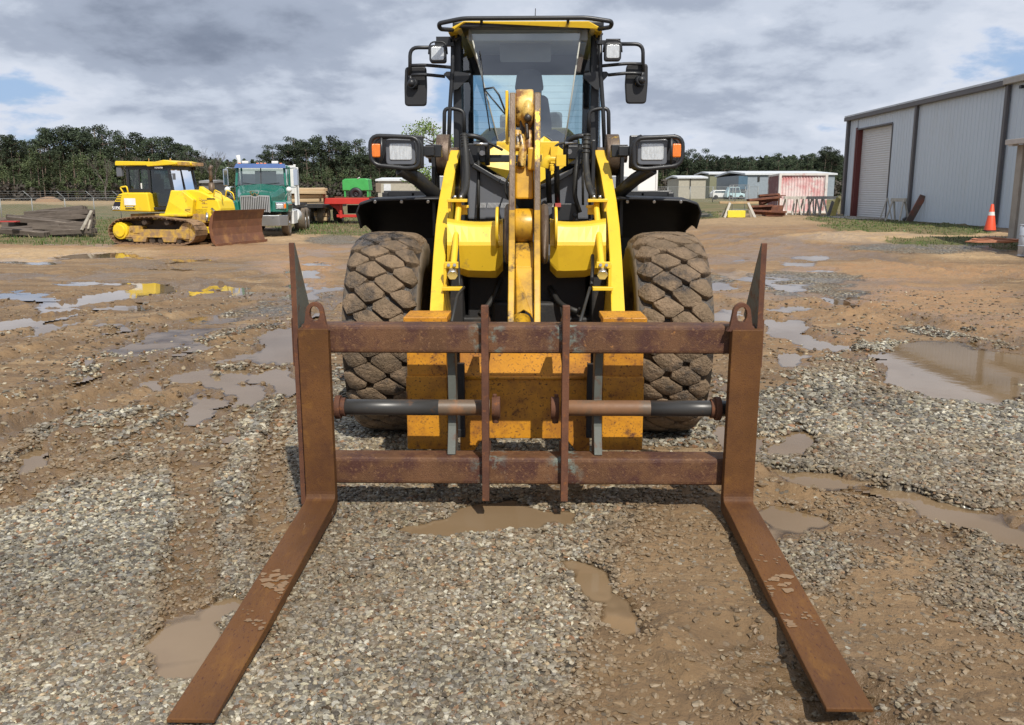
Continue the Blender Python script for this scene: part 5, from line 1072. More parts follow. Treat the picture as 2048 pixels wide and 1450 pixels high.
for s in (-1, 1):
    m = MB(); m.prism([(s * .62, .18, .98), (s * 1.26, .26, .98), (s * 1.28, .26, 1.30), (s * 1.2, .24, 1.40), (s * .66, .20, 1.42)], (0, 1.35, 0)); m.prism([(s * .66, 1.5, 1.1), (s * 1.26, 1.5, 1.1), (s * 1.2, 1.5, 1.4), (s * .66, 1.5, 1.5)], (0, .5, 0)); fd = T(m, 'fender', 'tgreen', bevel=.05, seg=3)
    m = MB(); m.box((s * 1.0, .19, 1.24), (.42, .06, .26)); T(m, 'headlight_bezel', 'chrome', fd, bevel=.02)
    m = MB(); m.box((s * .96, .15, 1.22), (.24, .03, .16)); hl = T(m, 'headlight', 'lens', bevel=.015)
    m = MB(); m.box((s * 1.16, .155, 1.22), (.09, .03, .17)); T(m, 'turn_signal', 'amber', fd, bevel=.01)
    # mirrors
    m = MB(); m.tube(fillet([(s * 1.0, 2.2, 2.72), (s * 1.42, 2.1, 2.76), (s * 1.42, 2.1, 1.96), (s * 1.0, 2.1, 1.98)], .08, 4), .02, 8); mm = T(m, 'mirror_arm', 'chrome')
    m = MB(); m.box((s * 1.42, 2.06, 2.36), (.20, .08, .68)); m.build('mirror', M['chrome'], mm, bevel=.03)
    m = MB(); m.ball((s * 1.22, 1.2, 1.86), .12); m.tube([(s * 1.22, 1.2, 1.86), (s * 1.0, 1.3, 1.5)], .012, 6); T(m, 'hood_mirror', 'white')
m = MB(); m.prism([(-.53, .29, 1.62), (.53, .29, 1.62), (.56, .29, .98), (-.56, .29, .98)], (0, .03, 0)); gr_ = T(m, 'grille_recess', 'dark')
m = MB()
for k in range(15): x = -.5 + k * 1.0 / 14; m.bar((x, .26, .98), (x * .96, .26, 1.60), .035, .03, up=(0, 1, 0))
m.box((-.55, .26, 1.29), (.035, .05, .66)); m.box((.55, .26, 1.29), (.035, .05, .66)); m.bar((-.56, .26, 1.60), (-.14, .26, 1.62), .05, .05); m.bar((.56, .26, 1.60), (.14, .26, 1.62), .05, .05); m.bar((-.14, .26, 1.62), (0, .26, 1.54), .05, .05); m.bar((.14, .26, 1.62), (0, .26, 1.54), .05, .05); m.build('grille', mat('grille_chrome', (.6, .61, .62), .38, .7), gr_)
m = MB()                                            # winged W badge
for a, b in (((-.17, 1.78), (-.09, 1.62)), ((-.09, 1.62), (-.02, 1.74)), ((-.02, 1.74), (0, 1.70)), ((0, 1.70), (.02, 1.74)), ((.02, 1.74), (.09, 1.62)), ((.09, 1.62), (.17, 1.78)), ((-.17, 1.80), (.17, 1.80)), ((-.20, 1.74), (-.10, 1.80))): m.bar((a[0], .24, a[1]), (b[0], .24, b[1]), .03, .03, up=(0, 1, 0))
T(m, 'badge', 'chrome')
m = MB(); m.prism([(-1.22, .0, .46), (-.9, -.16, .38), (.9, -.16, .38), (1.22, .0, .46), (1.22, .0, .86), (.9, -.16, .86), (-.9, -.16, .86), (-1.22, .0, .86)][:0] or [(-1.25, .12, .86), (-.95, -.12, .86), (.95, -.12, .86), (1.25, .12, .86), (1.25, .30, .86), (-1.25, .30, .86)], (0, 0, -.42)); T(m, 'bumper', mat('bumper_steel', (.42, .43, .44), .3, .8, bump=.05), bevel=.02)
text_part('|||||||', .05, M['decal_k'], tr, frameM((.72, -.125, .76), (1, 0, 0), (0, 0, 1)), 'bumper_lettering', .002)
m = MB(); c = [(-1.02, 1.9), (1.02, 1.9), (1.05, 3.4), (-1.05, 3.4)]
m.box((0, 2.7, 1.5), (2.08, 1.5, 1.0)); m.box((0, 2.75, 2.83), (1.98, 1.45, .12))
for s in (-1, 1): m.bar((s * 1.0, 1.95, 2.0), (s * .95, 2.15, 2.8), .10, .10, up=(0, 1, 0)); m.box((s * 1.0, 3.35, 2.4), (.08, .10, .9)); m.box((s * 1.0, 2.65, 2.4), (.06, .08, .9))
cabt = T(m, 'cab', 'tgreen', bevel=.04)
m = MB(); m._a([(-.95, 1.95, 2.06), (.95, 1.95, 2.06), (.90, 2.12, 2.72), (-.90, 2.12, 2.72)], [(0, 1, 2, 3)]); ws = m.build('windshield', M['tglass'], cabt)
m = MB(); m.bar((0, 1.94, 2.06), (0, 2.11, 2.74), .04, .03, up=(0, 1, 0)); m.build('windshield_divider', M['black'], cabt)
for s in (-1, 1):
    m = MB(); m.tube([(s * .15, 1.92, 2.08), (s * .75, 1.95, 2.14)], .012, 5); m.build('wiper', M['black'], cabt)
    m = MB(); m._a([(s * 1.01, 2.15, 2.06), (s * 1.01, 2.6, 2.06), (s * 1.0, 2.6, 2.75), (s * .97, 2.22, 2.75)], [(0, 1, 2, 3)]); m.build('side_window', M['tglass'], cabt)
m = MB(); m._a([(-.45, 3.38, 2.1), (.45, 3.38, 2.1), (.45, 3.38, 2.66), (-.45, 3.38, 2.66)], [(0, 1, 2, 3)]); m.build('rear_window', mat('pale_glass', (.55, .60, .50), .3), cabt)
m = MB(); m.prism([(-1.04, 1.86, 2.74), (1.04, 1.86, 2.74), (.98, 2.05, 2.92), (-.98, 2.05, 2.92)], (0, .14, 0)); T(m, 'sun_visor', 'visor', bevel=.01)
m = MB(); m.box((-.62, 2.2, 2.98), (.26, .2, .11)); m.box((.58, 2.2, 2.98), (.26, .2, .11)); split_parts(T(m, 'roof_box', 'white', bevel=.02))
for x in (-.85, -.12, .03, .18, .82):
    m = MB(); m.box((x, 2.15, 2.93), (.10, .10, .05)); T(m, 'marker_lamp', 'amber', bevel=.01)
m = MB(); m.tube([(-1.12, 3.6, .8), (-1.12, 3.6, 3.1), (-1.16, 3.6, 3.32)], .085, 12); T(m, 'exhaust_stack', 'white')
m = MB(); m.box((1.1, 2.7, .72), (.34, 1.4, .55)); m.cyl((1.05, 3.3, .75), (1.05, 4.4, .75), .3, 18); T(m, 'fuel_tank', 'white', bevel=.02)
m = MB(); m.box((0, 4.6, .95), (.9, 8.2, .28)); m.box((0, 6.4, 1.2), (2.3, 4.4, .10)); T(m, 'chassis', 'dark')
m = MB()                                            # headboard rack: white uprights and rungs beside the cab
for y, z in ((3.8, 2.95), (4.7, 2.85)):
    m.box((1.18, y, 1.2 + (z - 1.2) / 2), (.10, .10, z - 1.2)); m.box((-1.18, y, 1.2 + (z - 1.2) / 2), (.10, .10, z - 1.2))
for k in range(7): m.box((1.18, 4.25, 1.35 + k * .24), (.05, .9, .05))
m.box((0, 3.8, 2.3), (2.3, .06, 1.2)); m.box((1.20, 4.25, 2.0), (.03, .55, 1.6)); T(m, 'headboard', 'white', bevel=.01)
text_part('HF', .34, M['decal_w'], tr, frameM((1.008, 1.2, 1.72) if False else (1.065, 2.9, 1.72), (0, 1, 0), (0, 0, 1)), 'door_lettering', .004, .01)
def wheel(par, x, y, z, r, w, hub='white', s=1, parent_thing=None):
    g = bpy.data.objects.new('wheel', None); COL.objects.link(g); g.parent = par; g.location = (x, y, z)
    m = MB(); m.lathe([(r * .56, -w / 2), (r * .9, -w / 2), (r, -w * .36), (r, w * .36), (r * .9, w / 2), (r * .56, w / 2)], (0, 0, 0), 'x', 28); m.build('tyre', M['tyre_side'], g)
    m = MB(); m.lathe([(r * .56, -w * .45), (r * .56, w * .45), (r * .46, w * .3), (r * .2, w * .25), (r * .16, w * .5), (0.001, w * .5), (0.001, -w * .2), (r * .46, -w * .2)], (0, 0, 0), 'x', 24)
    if s < 0: m.v = [Vector((-p.x, p.y, p.z)) for p in m.v]
    m.build('rim', M[hub], g); return g
for s in (-1, 1):
    wheel(tr, s * 1.08, 1.0, .52, .52, .30, 'chrome', s)
    for y in (6.3, 7.6): wheel(tr, s * 1.05, y, .52, .52, .5 if y > 5 else .3, 'white', s)
m = MB()
for s in (-1, 1): m.tube([(s * 1.05, 2.0 + 3.2, 1.12), (s * 1.05, 5.9, 1.16), (s * 1.05, 9.4, 1.12)], .02, 6)
T(m, 'fender_rail', 'white')
# timber mats on the deck (each one a thing)
M['timber'] = mat('pale_timber', (.46, .33, .19), .8, over=[((.25, .16, .09), 1.5, .5, .66, .9), ((.58, .44, .27), 3, .6, .7, .9)], var=.2, bump=.3, bscale=20, stretch=(.4, 2, 2))
M['old_timber'] = mat('weathered_timber', (.115, .092, .074), .9, over=[((.06, .045, .035), 2, .5, .62, .9), ((.33, .27, .21), 4, .58, .68, .9)], var=.3, bump=.6, bscale=14, stretch=(.5, 2, 2))
def timber(px0, px1, py, Y, h, d, ang, mt, lab, grp, name='timber_mat', z=None, cat='timber mat'):
    a = W(px0, py, Y); b = W(px1, py, Y); L_ = (b - a).length / max(.2, math.cos(ang)); c = (a + b) / 2
    if z is None: z = c.z
    m = MB(); r = random.Random(int(px0 * 7 + py)); n = 5; hw = L_ / 2
    for k in range(3): m.box((r.uniform(-.04, .04), (k - 1) * d / 3, r.uniform(-.02, .02)), (L_ * r.uniform(.94, 1), d / 3 * .94, h))
    o = m.build(name, M[mt], None, bevel=.02, loc=(c.x, Y, z)); k_ = 6 if mt == 'old_timber' else 1; o.rotation_euler = (r.uniform(-.05, .05) * k_, r.uniform(-.015, .015) * k_ * 1.3, ang + r.uniform(-.05, .05) * k_ * .8); return tag(o, lab, cat, grp)
tr.rotation_euler = (0, 0, R(8))
labm = 'pale heavy timber mat stacked on the flat trailer beyond the green truck'
for k, (x0, x1, py, Y) in enumerate([(580, 650, 379, 50), (578, 652, 386, 49.6), (580, 648, 393, 49.8), (578, 640, 400, 49.5), (582, 652, 379, 53), (580, 650, 386, 53), (584, 654, 394, 52.8), (580, 650, 402, 52.6)]):
    timber(x0 - 6, x1, py, Y, .17, 1.2, .12, 'timber', labm, 'timber mats on the flat trailer')
for k, (x0, x1, py, Y) in enumerate([(630, 655, 414, 51), (629, 652, 422, 51), (631, 656, 430, 50.6), (632, 654, 437, 50.4)]):
    timber(x0, x1, py, Y, .20, .9, .1, 'timber', 'rough timber lying in the low pile on the ground right of the truck', 'timbers piled on the ground beyond the truck', z=None)
xa, xb = W(574, 410, 50).x, W(652, 410, 50).x; ft_ = thing('flat_trailer', ((xa + xb) / 2, 50, 0), 'dark flat trailer with white wheels loaded with timber mats beyond the green truck', 'trailer')
m = MB(); m.box((0, 2.2, .98), (xb - xa + .1, 6.5, .14)); m.box((0, 2.2, .82), (.9, 6.4, .22)); m.build('deck', M['dark'], ft_)
for s in (-1, 1):
    for y in (.3, 1.5, 4.4): wheel(ft_, s * ((xb - xa) / 2 - .35), y, .46, .46, .34, 'white', s)
# old timbers piled by the fence, far left
old = [(30, 190, 430, 36.5), (38, 185, 437, 36.2), (20, 182, 444, 35.8), (45, 150, 425, 36.8), (60, 188, 451, 35.6), (15, 120, 456, 35.4), (70, 186, 458, 35.2), (0, 80, 462, 35.0), (10, 135, 450, 36.2), (90, 190, 464, 34.9), (75, 175, 421, 37.2), (-10, 60, 440, 36.8), (100, 195, 443, 36.6), (30, 95, 466, 34.6)]
for x0, x1, py, Y in old: timber(x0, x1, py, Y, .20, .34, random.Random(x0).uniform(-.15, .15), 'old_timber', 'dark weathered timber in the untidy pile at the far left edge', 'old timbers piled by the left fence', 'old_timber', cat='timber')
m = MB(); a, b = W(163, 460, 34.6), W(183, 421, 34.9); m.bar(a, b, .20, .06); m.bar(W(176, 458, 34.6), W(181, 440, 34.8), .07, .05); o = m.build('grey_plank', mat('grey_plank', (.42, .38, .31), .9, over=[((.2, .16, .12), 3, .5, .65, .9)], bump=.3, bscale=20), None, bevel=.01); tag(o, 'pale grey split plank leaning on the old timber pile', 'plank')
m = MB(); m.box(W(12, 443, 34.2), (.95, .3, .05)); o = m.build('red_board', mat('red_board', (.42, .05, .04), .6), None, bevel=.01); tag(o, 'red painted board sticking out of the left edge pile', 'board')
# ---------------- red trailer with green machine ----------------
def place(px, py, Y): return W(px, py, Y)
c = place(692, 437, 50); tl_ = thing('red_trailer', (c.x, 50, 0), 'red flat trailer standing on the grass right of the green truck', 'trailer')
M['red'] = mat('red_paint', (.52, .035, .025), .45, over=[((.25, .08, .04), 1.5, .58, .75, .8)], bump=.05)
s_ = 50 / FPX
def tz(py): return Z(py, 50, 692)
m = MB(); m.box((.1, 1.5, tz(403)), (2.5, 3.4, .26)); m.box((.1, -.2, tz(402)), (2.55, .1, .34)); T2 = m.build('deck', M['red'], tl_, bevel=.02)
m = MB(); m.box((-.3, .2, tz(422)), (.14, .3, .8)); m.box((1.0, .2, tz(422)), (.14, .3, .8)); m.box((.3, .2, tz(432)), (1.7, .2, .16)); m.prism([(-1.0, .15, tz(408)), (-.35, .15, tz(408)), (-.35, .15, tz(432)), (-.6, .15, tz(418))], (0, .2, 0)); m.build('gooseneck', M['red'], tl_, bevel=.02)
m = MB(); m.box((.4, 2.6, tz(420)), (1.6, .3, .5)); m.build('under_box', M['dark'], tl_)
m = MB(); m.box((.6, 1.0, tz(395)), (2.8, .12, .05)); m.box((0.2, 1.4, tz(394)), (2.2, .1, .05)); m.build('rusty_rail', M['rust'], tl_)
for x in (-1.0, 1.15): wheel(tl_, x, 3.2, .42, .42, .3, 'red', 1)
c = place(711, 394, 51); gm = thing('green_machine', (c.x, 51.2, tz(396)), 'green hooded machine with a black wheel sitting on the red trailer', 'machine')
M['mgreen'] = mat('machine_green', (.06, .38, .09), .4, bump=.03)
m = MB(); m.prism([(-.78, 0, .42), (.76, 0, .42), (.70, 0, 1.05), (.55, 0, 1.10), (-.62, 0, 1.08), (-.78, 0, .98)], (0, 1.2, 0)); m.box((-.66, .5, .22), (.10, .9, .42)); m.box((.66, .5, .22), (.10, .9, .42)); m.build('hood', M['mgreen'], gm, bevel=.03)
m = MB(); m.lathe([(.16, -.1), (.36, -.1), (.40, 0), (.36, .1), (.16, .1)], (0, -.05, .2), 'y', 24); m.lathe([(.001, -.06), (.16, -.06), (.16, .06), (.001, .06)], (0, -.05, .2), 'y', 16); m.build('spare_wheel', M['black_plastic'], gm)
m = MB(); m.tube([(.1, 0, 1.08), (.25, 0, 1.16)], .025, 6); m.build('handle', M['white'], gm)
# ---------------- white box trailer behind the loader ----------------
Yw = 40.0
xa, xb = W(864, 350, Yw).x, W(1316, 350, Yw).x; zt_, zb_ = Z(308, Yw), Z(404, Yw)
wt = thing('box_trailer', ((xa + xb) / 2, Yw, bhz((xa + xb) / 2, Yw)), 'white box trailer parked broadside behind the loader', 'trailer'); OW = wt.location.copy()
m = MB(OW); xm = W(1210, 350, Yw).x; xg = W(1276, 350, Yw).x; zg = Z(353, Yw)
m.box(((xa + xb) / 2, Yw + 1.25, (zt_ + zb_) / 2), (xb - xa, 2.5, zt_ - zb_)); bx = m.build('box_body', mat('trailer_white', (.80, .80, .78), .4, var=.02, over=[((.6, .6, .6), 1.2, .6, .8, .5)]), wt, bevel=.03)
m = MB(OW); m.box(((xa + xg) / 2, Yw - .015, (zg + Z(400, Yw)) / 2), (xg - xa, .03, zg - Z(400, Yw))); m.build('grey_panel', mat('grey_panel', (.33, .35, .37), .4, .4, var=.06), bx)
m = MB(OW)
for x in (xb - .06, xg + .03): m.box((x, Yw - .02, (zt_ + zb_) / 2), (.07, .04, zt_ - zb_))
m.box(((xa + xb) / 2, Yw - .02, zb_ + .08), (xb - xa, .05, .16)); m.build('corner_post', M['white'], bx)
m = MB(OW); m.box(((xa + xb) / 2, Yw + 1.2, zb_ - .15), (xb - xa - .3, .9, .25)); m.box((xb - 1.5, Yw + .3, zb_ - .45), (.12, .12, .7)); m.box((xb - 1.5, Yw + 2.1, zb_ - .45), (.12, .12, .7)); m.build('underframe', M['dark'], wt)
for x in (xa + 1, xa + 2.3):
    for y in (.4, 2.1): g = wheel(wt, x - OW.x, y, .5, .5, .3, 'white', 1); g.rotation_euler = (0, 0, R(90))
# ---------------- warehouse ----------------
M['sheet'] = mat('wall_sheet', (.57, .63, .69), .42, over=[((.42, .40, .36), 1.3, .66, .80, .8), ((.54, .57, .58), .5, .55, .8, .6)], var=.04, vscale=.5, bump=.02, stretch=(1, 1, .3))
M['trim'] = mat('trim_brown', (.115, .105, .105), .5, var=.1); M['maroon'] = mat('maroon_frame', (.13, .028, .025), .5); M['slat'] = mat('door_slat', (.62, .62, .62), .4, over=[((.4, .38, .35), .7, .6, .8, .6)], var=.03)
M['conc'] = mat('concrete', (.36, .32, .27), .85, bump=.2, over=[((.25, .21, .17), 1, .5, .7, .9)])
XW = 17.8; GB = .45; YFAR = 50.3; ZE = 5.75; YNE = 6.0
wh = thing('warehouse', (XW, 30, GB), 'long grey ribbed metal warehouse with a white roller door along the right edge', 'warehouse'); OB = wh.location.copy()
YD0, YD1, ZD = 44.4, 49.0, 5.05
def ribbed(x, y0, y1, z0, z1, pitch=.305, depth=.018, face=-1):
    m = MB(OB); ys = []; y = y0
    while y < y1 - 1e-6:
        for a, b in ((0, 0), (.34, 0), (.42, 1), (.52, 1), (.60, 0)): ys.append((min(y + a * pitch, y1), b))
        y += pitch
    ys.append((y1, 0)); rows = [[(x + face * depth * b, yy, z) for yy, b in ys] for z in (z0, z1)]
    m.grid(rows, False); return m
for (a, b, z0, z1) in ((YNE, YD0, GB, ZE), (YD1, YFAR, GB, ZE), (YD0, YD1, ZD, ZE)):
    m = ribbed(XW, a, b, z0, z1); m.build('wall', M['sheet'], wh)
m = MB(OB); m.box((XW + 8, YFAR, (GB + ZE) / 2), (16, .1, ZE - GB)); m.box((XW + 8, YNE, (GB + ZE) / 2), (16, .1, ZE - GB)); m.box((XW + 16, 28, (GB + ZE) / 2), (.1, 44, ZE - GB)); split_parts(m.build('end_wall', M['sheet'], wh))
m = MB(OB); m.prism([(XW - .25, YNE - .2, ZE + .06), (XW + 8, YNE - .2, ZE + 1.1), (XW + 16.2, YNE - .2, ZE + .06), (XW + 16.2, YNE - .2, ZE + .14), (XW + 8, YNE - .2, ZE + 1.2), (XW - .25, YNE - .2, ZE + .14)], (0, YFAR - YNE + .4, 0)); m.build('roof', mat('roof_sheet', (.55, .57, .58), .4, .3), wh)
m = MB(OB); m.box((XW - .14, (34.0 + YFAR) / 2 + .1, ZE - .04), (.20, YFAR - 34.0 + .4, .20)); gt = m.build('gutter', M['trim'], wh, bevel=.02)
m = MB(OB); m.box((XW - .16, (34.0 + YNE) / 2, ZE + .0), (.22, 34.0 - YNE, .22)); m.build('gutter', mat('gutter_tan', (.40, .37, .33), .5), wh, bevel=.02)
for y, mt in ((YFAR - .03, 'trim'), (41.6, 'trim'), (33.9, 'trim'), (31.4, 'conc')):
    m = MB(OB); w = .20 if y < 50 else .26
    m.box((XW - .10, y, (GB + ZE) / 2 + .05), (.13, w, ZE - GB - .12))
    if y < 50: m.bar((XW - .10, y, GB + .16), (XW - .32, y - .05, GB + .05), .14, .12)
    m.build('downpipe', M[mt], wh, bevel=.02)
m = MB(OB); m.box((XW + .14, YD1 - .06, (GB + ZD) / 2), (.34, .12, ZD - GB)); m.box((XW - .03, YD1 + .08, (GB + ZD) / 2 + .06), (.06, .16, ZD - GB + .12)); m.box((XW + .12, (YD0 + YD1) / 2, ZD + .03), (.34, YD1 - YD0, .07)); m.box((XW - .02, YD0 - .04, (GB + ZD) / 2), (.05, .08, ZD - GB)); _fr = split_parts(m.build('door_frame', M['maroon'], wh))
for _o in _fr[2:]: _o.data.materials[0] = M['trim']
m = MB(OB); n = 40; rows = [[], []]; hz = (ZD - GB) / n
for i in range(n * 4 + 1):
    t = i / 4; z = GB + t * hz; dx = .03 * (1 - abs(math.cos(math.pi * t)) ** .6)
    rows[0].append((XW + .24 - dx, YD0, z)); rows[1].append((XW + .24 - dx, YD1, z))
m.grid(rows, True); dr = m.build('roller_door', M['slat'], wh)
m = MB(OB); m.box((XW - .8, 46.6, GB + .005), (1.8, 5.2, .05)); m.build('door_slab', M['conc'], wh, bevel=.02)
m = MB(OB); m.box((XW - .1, 33.0, ZE - .28), (.12, .16, .12)); m.build('wall_lamp', M['black'], wh, bevel=.02)
# low annex
XA, YA = 13.7, 25.2
an = thing('annex', (XA + 2, 20, GB), 'low cream metal lean-to joined to the warehouse at the right edge', 'shed'); OB2 = OB; OB = an.location.copy()
m = ribbed(XA, 8, YA, GB, 3.05); m.build('wall', mat('annex_sheet', (.56, .56, .53), .45, var=.03), an)
m = MB(OB); m.box(((XA + XW) / 2, YA, (GB + 3.1) / 2), (XW - XA - .1, .08, 3.1 - GB)); m.build('end_wall', M['sheet'], an)
m = MB(OB); m.prism([(XA - .3, 7.8, 3.05), (XW - .2, 7.8, 3.75), (XW - .2, 7.8, 3.83), (XA - .3, 7.8, 3.13)], (0, YA - 7.6, 0)); m.build('roof', mat('annex_roof', (.42, .33, .27), .6), an)
m = MB(OB); m.box((XA - .30, 16.6, 3.12), (.14, YA - 7.6, .14)); m.box((XA - .26, YA - .05, 3.08), (.18, .22, .14)); m.build('gutter', mat('gutter_pale', (.5, .45, .4), .5), an, bevel=.01)
m = MB(OB); m.box((XA - .03, YA - .06, (GB + 3.05) / 2), (.10, .30, 3.05 - GB)); m.build('corner_post', M['conc'], an, bevel=.01)
def solo(m, name, mt, lab, cat, grp=None, loc=None, **k):
    o = m.build(name, M[mt] if isinstance(mt, str) else mt, None, **k)
    return tag(o, lab, cat, grp)
# traffic cone
c = W(1980, 457, 30.3); cn = thing('traffic_cone', (c.x, 30.3, bhz(c.x, 30.3)), 'orange traffic cone with one white band standing by the warehouse wall', 'traffic cone')
M['cone'] = mat('cone_orange', (.75, .085, .03), .5, var=.08)
m = MB(); m.lathe([(.19, .04), (.045, .90), (.03, .92), (.02, .91)], (0, 0, 0), 'z', 24, closed=False); m.build('cone_body', M['cone'], cn)
m = MB(); m.prism(fillet([(-.22, -.22, 0), (.22, -.22, 0), (.22, .22, 0), (-.22, .22, 0)], .06, 3, True), (0, 0, .05)); m.build('base', M['black_plastic'], cn)
m = MB(); m.lathe([(.108, .54), (.086, .66)], (0, 0, 0), 'z', 24, closed=False); m.build('white_band', M['white'], cn)
# coiled hose on the grass
c = G(1990, 484, .42); m = MB(c); rs = random.Random(4)
for k in range(7):
    a0 = rs.uniform(0, 6); rx, ry = rs.uniform(.40, .74), rs.uniform(.32, .62); ox, oy = rs.uniform(-.1, .1), rs.uniform(-.1, .1)
    m.tube([c + Vector((ox + rx * math.cos(t + a0), oy + ry * math.sin(t + a0), .02 + .010 * k + .008 * math.sin(3 * t))) for t in np.linspace(0, 6.28, 40)], .016, 7, closed=False)
m.tube([c + Vector((-.6, -.1, .05)), c + Vector((-.95, -.3, .02)), c + Vector((-.7, -.5, .02)), c + Vector((0, -.6, .03)), c + Vector((.5, -.5, .04))], .018, 7)
o = solo(m, 'coiled_hose', mat('orange_hose', (.46, .19, .10), .5, over=[((.25, .14, .09), 4, .55, .7, .7)]), 'faded orange hose lying coiled on the grass by the annex', 'hose'); o.location = c
# grey drum at the right edge
c = Vector((W(2052, 480, 22.5).x, 22.5, bhz(13.3, 22.5))); m = MB(c); m.cyl(c, c + Vector((0, 0, .80)), .16, 20); 
for z in (.02, .26, .52, .78): m.cyl(c + Vector((0, 0, z)), c + Vector((0, 0, z + .025)), .17, 20)
o = solo(m, 'drum', mat('drum_grey', (.42, .45, .5), .5), 'narrow pale grey drum cut by the right edge beside the annex', 'drum'); o.location = c
# sawhorses
M['sawwood'] = mat('sawhorse_wood', (.46, .43, .38), .8, over=[((.25, .2, .15), 4, .55, .7, .9)], bump=.2); M['greywood'] = mat('dark_grey_wood', (.16, .15, .14), .85, bump=.2)
def sawhorse_proto(lab, grp, mt='sawwood'):
    t = thing('sawhorse', (0, 0, 0), lab, 'sawhorse', grp)
    m = MB(); m.box((0, 0, .74), (1.05, .10, .12)); m.build('beam', M[mt], t, bevel=.006)
    for sx in (-1, 1):
        for sy in (-1, 1): m = MB(); m.bar((sx * .38, sy * .03, .74), (sx * .50, sy * .30, 0), .09, .045, up=(0, 1, 0)); m.build('leg', M[mt], t, bevel=.004)
    return t
sp = sawhorse_proto('white wooden sawhorse in the row before the faded red container', 'sawhorses before the red container')
spots = [(1582, 425, 52, .3), (1602, 424, 52.6, -.2), (1619, 424, 52.2, .15), (1634, 424, 52.8, .4), (1656, 421, 53.5, -.3)]
for i, (px, py, Y, a) in enumerate(spots):
    o = sp if i == 0 else copy_tree(sp); c = W(px, py, Y); o.location = (c.x, Y, bhz(c.x, Y)); o.rotation_euler = (0, 0, a); o.scale = (1.0, 1, 1.35)
for px, Y, a, lab in ((1768, 42.6, 1.2, 'grey sawhorse nearer the white roller door against the warehouse wall'), (1783, 42.0, 1.9, 'grey sawhorse next to the leaning board against the warehouse wall')):
    o = copy_tree(sp); x = 17.1; o.location = (x, Y - (0 if px < 1770 else .7), GB); o.rotation_euler = (0, 0, a); o.scale = (.9, .9, 1.3); o['label'] = lab; o['group'] = 'sawhorses at the warehouse wall'
m = MB(); m.bar((17.35, 40.6, GB), (17.72, 40.2, 1.62), .30, .05, up=(0, 1, 0)); solo(m, 'leaning_board', mat('worn_board', (.17, .12, .10), .7, over=[((.35, .12, .08), 1.2, .52, .62, .7)], bump=.1), 'dark rust-stained board leaning against the warehouse wall right of the sawhorses', 'board')
m = MB(); m.bar(W(1664, 436, 49.8), W(1677, 396, 50.4), .28, .05, up=(0, 1, 0)); solo(m, 'yellow_plank', mat('yellow_plank', (.42, .34, .10), .7, over=[((.2, .16, .08), 3, .5, .65, .8)]), 'yellowed plank leaning at the far corner of the warehouse', 'plank')
m = MB(); m.bar(W(1658, 433, 50.0), W(1668, 404, 50.6), .30, .05, up=(0, 1, 0)); solo(m, 'dark_plank', 'greywood', 'dark plank leaning left of the yellowed plank at the warehouse corner', 'plank')
# faded red container
Yc = 57.0; xa, xb = W(1558, 400, Yc).x, W(1650, 400, Yc).x; z0 = bhz(xa, Yc) ; z1 = Z(347, Yc)
ct = thing('shipping_container', ((xa + xb) / 2, Yc, z0), 'faded red and white shipping container left of the warehouse', 'container'); OC = ct.location.copy()
M['cred'] = mat('container_red', (.60, .25, .25), .6, over=[((.76, .62, .60), .55, .42, .58, .7), ((.72, .70, .66), 2.2, .50, .64, .7), ((.30, .12, .08), 3, .66, .76, .8)], var=.1)
m = MB(OC); rows = [[], []]; n = 64
for i in range(n + 1):
    ph = i % 4; dx = 0 if ph in (0, 3) else -.05
    for r, z in ((0, z0 + .12), (1, z1 - .08)): rows[r].append((xa + (xb - xa) * i / n, Yc + .06 + dx, z))
m.grid(rows, False); m.build('front_wall', M['cred'], ct)
XSB = W(1537, 400, Yc + 6).x; m = MB(OC); xl = xa; rows = [[], []]
for i in range(49):
    ph = i % 4; d = 0 if ph in (0, 3) else -.05
    for r, z in ((0, z0 + .12), (1, z1 - .08)): rows[r].append((xa + d * .5 + (XSB - xa) * i / 48, Yc + .06 + i * .125, z))
m.grid(rows, False); m.build('side_wall', mat('container_side_shaded', (.22, .09, .09), .7, over=[((.5, .45, .42), 1.2, .55, .7, .7)]), ct)  # unlit side: its shade is painted in as a darker red
m = MB(OC)
for x in (xa, xb): m.box((x, Yc, (z0 + z1) / 2), (.16, .16, z1 - z0))
m.box(((xa + xb) / 2, Yc, z1 - .06), (xb - xa, .14, .13)); m.box(((xa + xb) / 2, Yc, z0 + .08), (xb - xa, .14, .15)); m.bar((xa, Yc, z1 - .06), (XSB, Yc + 6, z1 - .06), .12, .12); m.box((XSB, Yc + 6, (z0 + z1) / 2), (.16, .16, z1 - z0)); m.build('frame', mat('container_frame', (.66, .62, .58), .6, over=[((.5, .2, .18), 1.5, .5, .62, .7)]), ct)
m = MB(OC); m.prism([(xa, Yc + .1, z1 - .03), (xb, Yc + .1, z1 - .03), (XSB + xb - xa, Yc + 6, z1 - .03), (XSB, Yc + 6, z1 - .03)], (0, 0, .03)); m.prism([(xb, Yc + .1, z0), (xb + .02, Yc + .1, z0), (XSB + xb - xa, Yc + 6, z0), (XSB + xb - xa - .05, Yc + 6, z0)], (0, 0, z1 - z0)); m.build('roof', M['cred'], ct)
